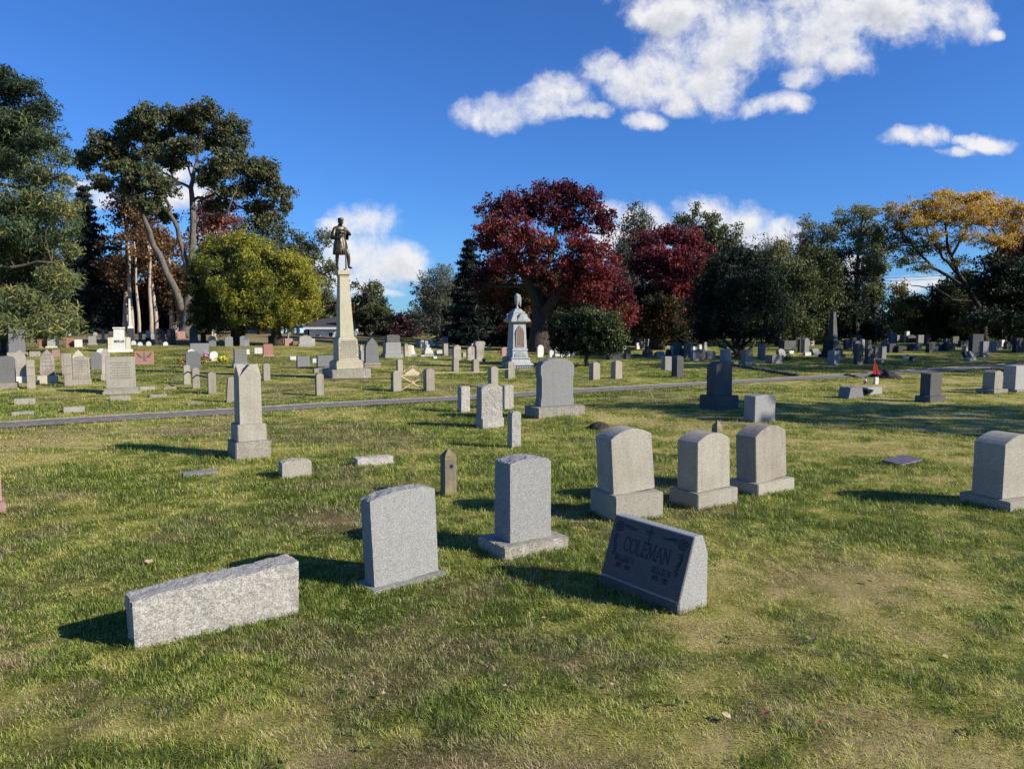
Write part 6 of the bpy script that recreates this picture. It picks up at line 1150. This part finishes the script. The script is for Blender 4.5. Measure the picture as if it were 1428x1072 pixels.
tree('yew_tree', 'broad almost black many-stemmed yew beyond the dark inscribed gravestone', [(1030, 498, 5), (1030, 470, 4), (1034, 420, 2)], 40,
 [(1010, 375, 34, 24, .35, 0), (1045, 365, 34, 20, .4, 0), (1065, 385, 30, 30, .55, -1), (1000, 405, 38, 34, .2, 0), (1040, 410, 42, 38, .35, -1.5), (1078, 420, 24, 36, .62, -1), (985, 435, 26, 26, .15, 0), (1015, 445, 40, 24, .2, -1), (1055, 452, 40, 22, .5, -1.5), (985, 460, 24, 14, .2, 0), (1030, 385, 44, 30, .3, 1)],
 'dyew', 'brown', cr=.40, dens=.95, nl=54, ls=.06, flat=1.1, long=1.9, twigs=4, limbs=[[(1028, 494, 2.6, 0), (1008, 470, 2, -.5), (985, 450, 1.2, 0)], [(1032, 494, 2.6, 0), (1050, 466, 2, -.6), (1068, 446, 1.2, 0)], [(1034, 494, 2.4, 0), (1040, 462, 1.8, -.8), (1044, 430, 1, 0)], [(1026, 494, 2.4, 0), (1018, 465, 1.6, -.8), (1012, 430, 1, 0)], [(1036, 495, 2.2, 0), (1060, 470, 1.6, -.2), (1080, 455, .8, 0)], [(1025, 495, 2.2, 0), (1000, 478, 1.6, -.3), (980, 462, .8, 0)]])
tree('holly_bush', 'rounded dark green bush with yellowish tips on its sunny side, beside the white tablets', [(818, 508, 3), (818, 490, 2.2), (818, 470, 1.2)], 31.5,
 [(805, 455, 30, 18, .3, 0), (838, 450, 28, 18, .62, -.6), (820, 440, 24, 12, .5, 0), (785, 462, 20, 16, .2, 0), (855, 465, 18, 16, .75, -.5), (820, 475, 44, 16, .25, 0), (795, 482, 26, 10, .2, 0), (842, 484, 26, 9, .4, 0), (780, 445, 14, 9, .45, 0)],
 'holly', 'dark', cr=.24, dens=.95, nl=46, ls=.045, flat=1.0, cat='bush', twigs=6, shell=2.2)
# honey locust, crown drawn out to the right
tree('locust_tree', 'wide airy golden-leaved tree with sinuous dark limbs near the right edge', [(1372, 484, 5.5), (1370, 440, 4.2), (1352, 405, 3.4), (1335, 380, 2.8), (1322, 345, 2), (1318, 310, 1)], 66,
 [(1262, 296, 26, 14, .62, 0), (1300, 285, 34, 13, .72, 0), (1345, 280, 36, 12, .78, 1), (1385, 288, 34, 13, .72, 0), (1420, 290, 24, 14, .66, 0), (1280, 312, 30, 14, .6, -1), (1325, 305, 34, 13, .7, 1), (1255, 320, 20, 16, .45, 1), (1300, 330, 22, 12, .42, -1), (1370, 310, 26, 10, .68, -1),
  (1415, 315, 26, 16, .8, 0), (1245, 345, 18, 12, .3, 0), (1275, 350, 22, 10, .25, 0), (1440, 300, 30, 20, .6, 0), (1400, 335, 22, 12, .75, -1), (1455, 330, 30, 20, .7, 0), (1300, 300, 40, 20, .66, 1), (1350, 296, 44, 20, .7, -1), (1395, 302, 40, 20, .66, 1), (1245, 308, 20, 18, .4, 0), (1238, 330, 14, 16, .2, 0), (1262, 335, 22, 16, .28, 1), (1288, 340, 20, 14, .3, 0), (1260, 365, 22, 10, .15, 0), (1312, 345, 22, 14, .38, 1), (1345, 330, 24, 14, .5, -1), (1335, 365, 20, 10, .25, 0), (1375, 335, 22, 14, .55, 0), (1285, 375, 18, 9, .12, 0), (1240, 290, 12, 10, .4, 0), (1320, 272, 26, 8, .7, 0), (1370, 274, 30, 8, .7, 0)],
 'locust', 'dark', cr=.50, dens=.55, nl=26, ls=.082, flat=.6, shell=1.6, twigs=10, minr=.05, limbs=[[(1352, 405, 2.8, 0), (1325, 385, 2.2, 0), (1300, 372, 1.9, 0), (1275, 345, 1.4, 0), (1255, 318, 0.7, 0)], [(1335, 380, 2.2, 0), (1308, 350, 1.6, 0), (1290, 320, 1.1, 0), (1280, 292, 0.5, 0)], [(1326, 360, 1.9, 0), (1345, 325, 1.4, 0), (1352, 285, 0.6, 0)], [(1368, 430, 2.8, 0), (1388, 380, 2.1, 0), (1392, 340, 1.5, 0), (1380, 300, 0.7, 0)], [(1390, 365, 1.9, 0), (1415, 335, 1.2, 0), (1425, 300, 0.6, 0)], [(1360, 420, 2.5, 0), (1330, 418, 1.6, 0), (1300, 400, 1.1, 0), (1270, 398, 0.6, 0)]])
GRP = 'trees closing the far side of the cemetery'
# behind the pine and the oak
conifer('dark spruce rising between the pine and the oak', 126, 62, 262, 470, 58, seed=5, tint=.4, lev=27, per=7)
for a in [(175, 60, 262, 400, 46, 'brown', 'orange-brown tree with a bare pale trunk, nearest the dark spruce', .5, 'pale', 3), (218, 62, 285, 420, 40, 'brown', 'orange-tinted slim tree seen through the fork of the oak', .62, 'pale', 2.5), (245, 60, 330, 455, 40, 'brown', 'rust-brown tree low behind the leaning limb of the oak', .3, 'pale', 3.5), (300, 64, 262, 380, 44, 'rusty', 'faint reddish crown behind the right-hand oak limbs', .5, 'grey', 3)]:
    auto('autumn_tree', a[6], a[0], a[1], a[2], a[3], a[4], a[5], a[8], n=11, ls=.115, cr=.6, tint=a[7], dens=.8, nl=20, tr=a[9])
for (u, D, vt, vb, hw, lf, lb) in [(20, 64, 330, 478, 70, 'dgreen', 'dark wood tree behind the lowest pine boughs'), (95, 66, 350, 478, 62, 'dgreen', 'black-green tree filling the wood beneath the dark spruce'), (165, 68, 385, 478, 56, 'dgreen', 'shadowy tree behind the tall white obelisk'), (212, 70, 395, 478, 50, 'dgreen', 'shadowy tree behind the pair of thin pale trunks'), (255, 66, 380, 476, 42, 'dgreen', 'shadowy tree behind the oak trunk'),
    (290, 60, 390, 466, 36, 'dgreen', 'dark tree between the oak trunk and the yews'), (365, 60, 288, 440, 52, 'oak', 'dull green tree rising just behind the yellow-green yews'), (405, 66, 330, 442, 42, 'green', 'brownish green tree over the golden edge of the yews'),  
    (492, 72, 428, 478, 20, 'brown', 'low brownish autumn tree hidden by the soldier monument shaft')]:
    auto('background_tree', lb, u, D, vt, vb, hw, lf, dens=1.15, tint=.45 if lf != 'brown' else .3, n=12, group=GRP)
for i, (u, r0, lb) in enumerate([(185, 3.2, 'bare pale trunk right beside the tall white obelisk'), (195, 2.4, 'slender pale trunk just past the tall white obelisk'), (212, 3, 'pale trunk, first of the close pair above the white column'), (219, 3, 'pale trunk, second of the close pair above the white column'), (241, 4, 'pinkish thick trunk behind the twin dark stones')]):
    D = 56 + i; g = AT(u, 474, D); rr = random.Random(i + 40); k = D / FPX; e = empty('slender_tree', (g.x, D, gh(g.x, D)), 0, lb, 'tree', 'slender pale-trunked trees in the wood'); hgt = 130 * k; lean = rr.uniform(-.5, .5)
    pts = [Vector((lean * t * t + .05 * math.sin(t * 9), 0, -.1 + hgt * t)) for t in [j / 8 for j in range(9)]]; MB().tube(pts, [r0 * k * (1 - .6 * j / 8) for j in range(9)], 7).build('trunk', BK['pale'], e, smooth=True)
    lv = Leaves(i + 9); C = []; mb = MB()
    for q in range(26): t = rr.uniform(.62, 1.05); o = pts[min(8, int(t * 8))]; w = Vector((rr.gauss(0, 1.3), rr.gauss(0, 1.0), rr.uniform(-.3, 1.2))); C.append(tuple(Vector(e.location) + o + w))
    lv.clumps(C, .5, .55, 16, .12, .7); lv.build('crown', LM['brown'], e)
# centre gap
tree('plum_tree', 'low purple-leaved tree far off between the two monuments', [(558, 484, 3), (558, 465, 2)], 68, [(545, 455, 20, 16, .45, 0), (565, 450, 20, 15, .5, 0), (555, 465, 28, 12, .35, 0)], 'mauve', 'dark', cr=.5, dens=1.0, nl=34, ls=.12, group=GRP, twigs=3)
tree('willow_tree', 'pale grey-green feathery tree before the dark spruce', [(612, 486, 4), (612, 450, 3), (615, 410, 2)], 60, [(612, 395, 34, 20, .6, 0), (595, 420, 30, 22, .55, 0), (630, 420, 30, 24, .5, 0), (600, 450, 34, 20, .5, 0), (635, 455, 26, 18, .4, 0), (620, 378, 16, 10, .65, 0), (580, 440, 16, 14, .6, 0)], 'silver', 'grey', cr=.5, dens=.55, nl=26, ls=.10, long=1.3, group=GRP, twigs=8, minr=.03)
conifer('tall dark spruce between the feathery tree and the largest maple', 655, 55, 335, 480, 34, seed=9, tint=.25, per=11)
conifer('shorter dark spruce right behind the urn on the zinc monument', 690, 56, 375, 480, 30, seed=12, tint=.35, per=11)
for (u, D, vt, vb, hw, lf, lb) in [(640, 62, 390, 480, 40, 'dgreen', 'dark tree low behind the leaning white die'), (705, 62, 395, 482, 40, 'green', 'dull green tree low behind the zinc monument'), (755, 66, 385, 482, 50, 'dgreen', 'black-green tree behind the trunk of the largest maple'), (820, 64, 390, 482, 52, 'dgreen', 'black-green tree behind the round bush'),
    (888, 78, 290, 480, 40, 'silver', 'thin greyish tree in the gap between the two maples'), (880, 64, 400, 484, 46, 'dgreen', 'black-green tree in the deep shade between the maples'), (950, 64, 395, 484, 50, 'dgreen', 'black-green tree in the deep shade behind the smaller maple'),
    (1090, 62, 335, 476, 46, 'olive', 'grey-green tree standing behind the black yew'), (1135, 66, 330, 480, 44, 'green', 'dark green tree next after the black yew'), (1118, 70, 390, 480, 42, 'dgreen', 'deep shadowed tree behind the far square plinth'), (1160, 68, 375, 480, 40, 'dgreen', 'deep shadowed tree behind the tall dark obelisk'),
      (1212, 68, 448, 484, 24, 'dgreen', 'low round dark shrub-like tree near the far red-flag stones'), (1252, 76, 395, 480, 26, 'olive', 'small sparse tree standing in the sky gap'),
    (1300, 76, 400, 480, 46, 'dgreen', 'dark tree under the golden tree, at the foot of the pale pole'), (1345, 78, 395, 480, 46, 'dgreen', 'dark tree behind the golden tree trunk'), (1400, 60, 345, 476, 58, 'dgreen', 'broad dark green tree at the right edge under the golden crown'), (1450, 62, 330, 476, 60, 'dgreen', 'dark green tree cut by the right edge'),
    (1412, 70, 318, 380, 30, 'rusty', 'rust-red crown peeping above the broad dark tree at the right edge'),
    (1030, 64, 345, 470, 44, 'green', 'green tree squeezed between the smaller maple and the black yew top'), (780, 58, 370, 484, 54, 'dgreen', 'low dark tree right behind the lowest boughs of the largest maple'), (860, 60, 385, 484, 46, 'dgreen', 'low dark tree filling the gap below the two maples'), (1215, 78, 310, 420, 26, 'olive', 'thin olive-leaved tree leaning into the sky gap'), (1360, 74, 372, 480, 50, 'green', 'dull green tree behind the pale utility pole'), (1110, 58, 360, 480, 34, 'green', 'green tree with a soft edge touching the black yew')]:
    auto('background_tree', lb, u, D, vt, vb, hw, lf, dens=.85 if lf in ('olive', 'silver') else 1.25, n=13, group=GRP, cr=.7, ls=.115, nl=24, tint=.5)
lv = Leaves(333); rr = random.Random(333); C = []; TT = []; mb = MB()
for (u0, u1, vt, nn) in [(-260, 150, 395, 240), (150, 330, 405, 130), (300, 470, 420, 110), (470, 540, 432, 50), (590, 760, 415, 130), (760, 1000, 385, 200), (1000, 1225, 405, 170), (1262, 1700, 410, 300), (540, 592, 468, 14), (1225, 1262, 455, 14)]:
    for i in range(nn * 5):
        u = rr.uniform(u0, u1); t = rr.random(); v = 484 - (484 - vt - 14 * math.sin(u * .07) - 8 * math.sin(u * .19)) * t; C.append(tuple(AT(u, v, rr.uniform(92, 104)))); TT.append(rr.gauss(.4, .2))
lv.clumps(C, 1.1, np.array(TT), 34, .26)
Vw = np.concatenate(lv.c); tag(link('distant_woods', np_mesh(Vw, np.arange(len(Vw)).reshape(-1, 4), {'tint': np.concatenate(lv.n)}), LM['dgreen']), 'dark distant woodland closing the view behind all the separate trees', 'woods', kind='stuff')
def rnd_lobes(seed, spots, n, tint):
    r_ = random.Random(seed); o = []
    for (u, v, ru, rv) in spots:
        o.append((u, v, ru * .7, rv * .7, tint - .1, 1))
        for i in range(n): an = r_.uniform(0, 6.283); q = r_.uniform(.55, 1.0); o.append((u + ru * q * math.cos(an), v + rv * q * math.sin(an), ru * r_.uniform(.22, .4), rv * r_.uniform(.2, .34), tint + r_.uniform(-.15, .25) - .15 * math.sin(an), r_.uniform(-2.5, 2)))
    return o
tree('background_tree', 'round-topped green tree beside the shaft of the soldier monument', [(512, 484, 4), (512, 440, 3), (514, 410, 1.5)], 66, rnd_lobes(1, [(510, 418, 34, 26), (528, 436, 22, 22), (500, 455, 30, 22)], 9, .45), 'green', 'dark', cr=.5, dens=.6, nl=30, ls=.10, group=GRP, seed=501)
tree('background_tree', 'ragged brownish-green tree standing directly behind the soldier statue and yews', [(432, 484, 4), (430, 420, 3), (432, 370, 1.5)], 62, rnd_lobes(2, [(428, 345, 32, 28), (445, 385, 30, 32), (410, 380, 26, 30), (455, 425, 20, 24)], 9, .4), 'oak', 'dark', cr=.48, dens=.6, nl=30, ls=.10, group=GRP, seed=502)
tree('background_tree', 'large green tree rising behind the smaller maple', [(980, 486, 5), (982, 400, 4), (985, 340, 2)], 66, rnd_lobes(3, [(978, 318, 36, 26), (1005, 345, 34, 30), (960, 345, 30, 30), (1020, 380, 30, 36)], 9, .5), 'green', 'dark', cr=.5, dens=.6, nl=32, ls=.10, group=GRP, seed=503)
tree('background_tree', 'tall airy olive-leaved tree above the dark obelisk', [(1192, 484, 4), (1194, 400, 3), (1198, 330, 1.5)], 70, rnd_lobes(4, [(1190, 308, 32, 28), (1212, 325, 22, 26), (1175, 350, 32, 36), (1200, 380, 28, 36), (1185, 425, 34, 34)], 9, .55), 'olive', 'dark', cr=.5, dens=.5, nl=26, ls=.10, group=GRP, seed=504)
tree('background_tree', 'olive-leaved tree with a soft outline, next beyond the bare-topped one', [(1140, 484, 4), (1140, 410, 3), (1140, 350, 1.5)], 73, rnd_lobes(5, [(1138, 325, 26, 26), (1125, 365, 28, 34), (1152, 365, 26, 34), (1138, 420, 32, 36)], 9, .55), 'olive', 'dark', cr=.5, dens=.5, nl=26, ls=.10, group=GRP, seed=505)
tree('background_tree', 'feathery grey-green tree just in front of the bare-topped one', [(1085, 484, 4), (1085, 410, 3), (1085, 370, 1.5)], 60, rnd_lobes(6, [(1080, 365, 30, 24), (1100, 395, 22, 30)], 9, .5), 'olive', 'dark', cr=.5, dens=.5, nl=26, ls=.10, group=GRP, seed=506)
# bare-topped tree
rr = random.Random(77); D = 66; k = D / FPX; g = AT(1068, 480, D); e = empty('bare_tree', (g.x, D, gh(g.x, D)), 0, 'leafless tree top standing up above the black yew', 'tree', GRP); base = Vector(e.location); mb = MB(); zt = AT(1068, 292, D).z - base.z
def grow(p, d, l, r, dep):
    q = p + d * l; mb.tube([p, p.lerp(q, .5) + Vector((rr.gauss(0, .06), rr.gauss(0, .06), 0)) * l, q], [r, r * .85, r * .65], 5, False)
    if dep > 0:
        for i in range(rr.choice((2, 3, 3))): dd = (d + Vector((rr.gauss(0, .45), rr.gauss(0, .4), rr.uniform(-.1, .25)))).normalized(); grow(q, dd, l * rr.uniform(.55, .75), r * .62, dep - 1)
grow(Vector((0, 0, -.1)), Vector((.02, 0, 1)), zt * .34, .12, 6)
mb.build('trunk', BK['grey'], e); lv = Leaves(4); C = [tuple(base + Vector((rr.gauss(0, 1.8), rr.gauss(0, 1.5), rr.uniform(.45, .8) * zt))) for _ in range(90)]; lv.clumps(C, .5, .5, 14, .1); lv.build('crown', LM['olive'], e)
# trees standing outside the picture on the right: their shade lies across the lawn
def shade_tree(x, y, h, r, label, leaf='green', dens=.55, seed=1, low=.3):
    rr = random.Random(seed); lv = Leaves(seed); g = gh(x, y); e = empty('shade_tree', (x, y, g), 0, label, 'tree', 'shade trees beyond the right edge'); mb = MB(); mb.tube([(0, 0, -.1), (.1, 0, h * .3), (0, .1, h * .6), (.1, 0, h * .85)], [.26, .2, .13, .04], 8); C = []
    for i in range(int(dens * 150)):
        t = rr.random(); a = rr.random() * 6.283; z = h * (low + (1 - low) * t); R_ = r * math.sin(math.pi * (.2 + .72 * t)) * (rr.random() ** .5); C.append((x + R_ * math.cos(a), y + R_ * math.sin(a), g + z))
    for c in C[::3]: mb.tube([Vector((0, 0, max(.2 * h, (c[2] - g) * .7))), Vector((c[0] - x, c[1] - y, c[2] - g))], [.05, .012], 4, False)
    mb.build('trunk', BK['brown'], e); lv.clumps(C, .75, .5, 46, .13, .6); lv.build('crown', LM[leaf], e)
for i, (x, y, h, r, d, lw) in enumerate([(19.5, 9.9, 9.0, 3.0, .75, .38), (33, 30, 12, 5, .9, .25), (42, 33, 13, 5, .9, .2), (41, 43, 13, 5, .9, .2), (52, 50, 14, 6, .9, .2), (56, 38, 14, 6, .9, .2), (34, 7.0, 11.5, 3.2, .85, .5)]):
    shade_tree(x, y, h, r, ['small', 'round', 'broad', 'far', 'farthest', 'tall', 'slim'][i] + ' shade tree standing outside the picture on its right side', dens=d, seed=60 + i, low=lw)
shade_tree(28, 24, 12, 4, 'shade tree outside the picture nearest the path on its right side', dens=.9, seed=81, low=.25)
shade_tree(26, 31, 12, 4, 'shade tree outside the picture just beyond the path on its right side', dens=.9, seed=82, low=.2)
shade_tree(47, 44, 13, 6, 'wide shade tree outside the picture among the far right stones', dens=.9, seed=83, low=.2)

# ------------------------------------------------------------------ lawn blades, weeds and fallen leaves
rng = np.random.default_rng(21)
def inside(x, y, grow_=0.0):
    m = np.zeros(len(x), bool)
    for (cx, cy, a, b, w) in FOOT:
        if cy > 60: continue
        c, s_ = math.cos(w), math.sin(w); dx, dy = x - cx, y - cy; m |= (np.abs(dx * c + dy * s_) < a + grow_) & (np.abs(-dx * s_ + dy * c) < b + grow_)
    return m
def onpath(x, y):
    m = np.zeros(len(x), bool); idx_ = np.where((y > 11) & (y < 60))[0]
    if len(idx_) == 0: return m
    for i0 in range(0, len(idx_), 20000):
        ii = idx_[i0:i0 + 20000]; d = np.full(len(ii), 9.0)
        for (a, b, c), (a2, b2, c2) in zip(path_pts[:-1:2], path_pts[2::2]):
            vx, vy = a2 - a, b2 - b; L2 = vx * vx + vy * vy + 1e-9; t = np.clip(((x[ii] - a) * vx + (y[ii] - b) * vy) / L2, 0, 1)
            d = np.minimum(d, np.hypot(x[ii] - a - t * vx, y[ii] - b - t * vy) - min(c, c2) * .8)
        m[ii] = d < 0.0
    return m
def blades(x, y, ln, wd, pt, bn, tilt=.5):
    n = len(x); z = H(x, y); az = fbm(x + 60, y + 60, 4.0, 2) * 22 + rng.normal(0, 1.1, n); r = rng.random(n); tl = np.abs(rng.normal(0, tilt, n)) + .5 * pt; dx, dy = np.cos(az), np.sin(az); px_, py_ = -dy, dx
    P0 = np.stack([x, y, z - .004], 1); d1 = np.stack([dx * np.sin(tl), dy * np.sin(tl), np.cos(tl)], 1); t2 = tl + .5 + .5 * rng.random(n); d2 = np.stack([dx * np.sin(t2), dy * np.sin(t2), np.cos(t2)], 1)
    sd = np.stack([px_, py_, np.zeros(n)], 1) * (wd / 2)[:, None]; M1 = P0 + d1 * (ln * .55)[:, None]; T1 = M1 + d2 * (ln * .45)[:, None]
    V = np.stack([P0 - sd, P0 + sd, M1 + sd * .75, M1 - sd * .75, T1], 1)
    return V.reshape(-1, 3), np.repeat(pt, 5), np.repeat(bn, 5), np.repeat(r, 5)
XS, YS, LN, WD = [], [], [], []
def scatter(n, y0, y1, pw, ln, wd, xk=.72, mg=.5):
    u = rng.random(n); e_ = 2 - pw; y = (y0 ** e_ + u * (y1 ** e_ - y0 ** e_)) ** (1 / e_); x = rng.uniform(-1, 1, n) * (y * xk + mg)
    XS.append(x); YS.append(y); sc_ = np.clip((y / 4.0), .8, 9) ** .55; LN.append(ln * rng.uniform(.5, 1.35, n) * np.clip(sc_, 1, 1.7)); WD.append(wd * rng.uniform(.7, 1.3, n) * sc_)
scatter(700000, 2.2, 16, 1.45, .034, .0030); scatter(330000, 2.2, 6.5, 1.3, .030, .0026)
scatter(260000, 14, 46, 1.6, .034, .0042)
x, y, ln, wd = map(np.concatenate, (XS, YS, LN, WD)); pt = patch(x, y); bn = brown(x, y)
tuft = fbm(x + 5, y + 5, 3.2, 3); ln = ln * (0.35 + 1.3 * tuft) * (1.15 - .35 * pt) * (1 - .2 * bn)
keep = ~inside(x, y, .004) & ~onpath(x, y) & (rng.random(len(x)) > .10 * bn)
x, y, ln, wd, pt, bn = (q[keep] for q in (x, y, ln, wd, pt, bn))
# longer uncut grass against the foot of each near stone
ex, ey = [], []
for (cx, cy, a, b, w) in FOOT:
    if cy > 24: continue
    per = 4 * (a + b); n = int(per * (620 if cy < 10 else 220)); t = rng.random(n) * 4; o = np.abs(rng.normal(0, .018, n)) + .004; s_ = rng.uniform(-1, 1, n); k_ = rng.integers(0, 4, n)
    lx = np.where(k_ == 0, a + o, np.where(k_ == 1, -a - o, s_ * a)); ly = np.where(k_ == 2, b + o, np.where(k_ == 3, -b - o, s_ * b)); c, q = math.cos(w), math.sin(w); ex.append(cx + lx * c - ly * q); ey.append(cy + lx * q + ly * c)
ex, ey = np.concatenate(ex), np.concatenate(ey); k2 = ~inside(ex, ey, 0); ex, ey = ex[k2], ey[k2]; n = len(ex)
x = np.concatenate([x, ex]); y = np.concatenate([y, ey]); ln = np.concatenate([ln, .052 * rng.uniform(.4, 1.5, n)]); wd = np.concatenate([wd, .0032 * np.clip(ey / 4, .9, 3) ** .5]); pt = np.concatenate([pt, np.clip(patch(ex, ey) - .15, 0, 1)]); bn = np.concatenate([bn, np.zeros(n)])
V, A, B, C = blades(x, y, ln, wd, pt, bn, .85); nb = len(x); b0 = np.arange(nb) * 5
me = bpy.data.meshes.new('m'); me.vertices.add(nb * 5); me.vertices.foreach_set('co', V.astype(np.float32).ravel())
quad = np.stack([b0, b0 + 1, b0 + 2, b0 + 3], 1); tri = np.stack([b0 + 3, b0 + 2, b0 + 4], 1); li = np.concatenate([quad, tri], 1).ravel(); me.loops.add(nb * 7); me.loops.foreach_set('vertex_index', li.astype(np.int32))
ls_ = np.stack([np.arange(nb) * 7, np.arange(nb) * 7 + 4], 1).ravel(); me.polygons.add(nb * 2); me.polygons.foreach_set('loop_start', ls_.astype(np.int32)); me.update(calc_edges=True)
for nm, arr in (('patch', A), ('brown', B), ('rnd', C)): at = me.attributes.new(nm, 'FLOAT', 'POINT'); at.data.foreach_set('value', arr.astype(np.float32))
tag(link('grass', me, lawn_mat('grass_blades', True)), 'short mown autumn grass, part green and part straw-coloured, over the whole lawn', 'grass', kind='stuff')
# broad-leaved weeds and clover
lv = Leaves(91); C = []; 
for i in range(130):
    yy_ = 2.3 + 13 * rng.random() ** 1.5; xx_ = rng.uniform(-1, 1) * yy_ * .72
    if not inside(np.array([xx_]), np.array([yy_]), .05)[0] and (yy_ < 8 or rng.random() < .4): C.append((xx_, yy_, gh(xx_, yy_) + .022))
o = bpy.data.objects.new('weeds_origin', None); 
lv.clumps(C, .05, .5, 16, .010, .2); 
class _P: location = (0, 0, 0)
Vw = np.concatenate(lv.c); mw = np_mesh(Vw, np.arange(len(Vw)).reshape(-1, 4), {'tint': np.concatenate(lv.n)})
bpy.data.objects.remove(o)
tag(link('weeds', mw, leafmat('weed_leaves', [(0, (.04, .09, .015)), (.6, (.09, .17, .03)), (1, (.16, .24, .06))])), 'low green broad-leaved weeds scattered through the lawn', 'weeds', kind='stuff')
# fallen leaves, curled
rl = random.Random(4)
def leafpts(size, w):
    out = []; n = 14
    for i in range(n): a = 2 * math.pi * i / n; r = size * (.62 + .38 * abs(math.cos(a * 2.5))) ; x_, y_ = r * math.cos(a), r * math.sin(a) * .75; out.append(Vector((x_, y_, .25 * size * (abs(x_) / size) ** 1.5 + rl.uniform(0, .12) * size)))
    return out
FL = [plain('fallen_leaf_rust', (.26, .10, .05), .8), plain('fallen_leaf_tan', (.42, .30, .18), .8)]
def put(mb, x_, y_, size):
    R_ = Matrix.Rotation(rl.random() * 6.28, 4, 'Z') @ Matrix.Rotation(rl.gauss(0, .4), 4, 'X'); q = [R_ @ v + Vector((x_, y_, gh(x_, y_) + .028)) for v in leafpts(size, .7)]; c = sum(q, Vector()) / len(q) - Vector((0, 0, size * .12)); mb.add(q + [c], [(i, (i + 1) % len(q), len(q)) for i in range(len(q))])
for (u, v, s_, m_, lb) in [(1013, 1007, .030, 1, 'pale curled oak leaf in the near grass beside a rusty one'), (1068, 1001, .026, 0, 'rust-coloured curled leaf in the near grass beside a pale one'), (1141, 1015, .016, 0, 'small orange-brown leaf in the near grass apart from the other two'), (208, 788, .035, 1, 'tan leaf on the grass behind the long rough block'), (228, 810, .024, 0, 'orange leaf on the grass close behind the long rough block')]:
    p, D = G(u, v); mb = MB(); put(mb, 0, 0, s_); o = mb.build('fallen_leaf', FL[m_], loc=(p.x, p.y, p.z)); z0 = gh(0, 0)
    for vv in o.data.vertices: vv.co.z -= z0
    tag(o, lb, 'leaf', 'single fallen leaves')
mb = MB()
for i in range(150):
    yy_ = 3.2 + 30 * rl.random() ** 1.4; xx_ = rl.uniform(-1, 1) * yy_ * .72
    if not inside(np.array([xx_]), np.array([yy_]), .05)[0]: put(mb, xx_, yy_, rl.uniform(.010, .022) * (1 + yy_ / 22))
tag(mb.build('leaf_litter', FL[1]), 'tiny pale dry leaves dotted over the lawn', 'leaves', kind='stuff')
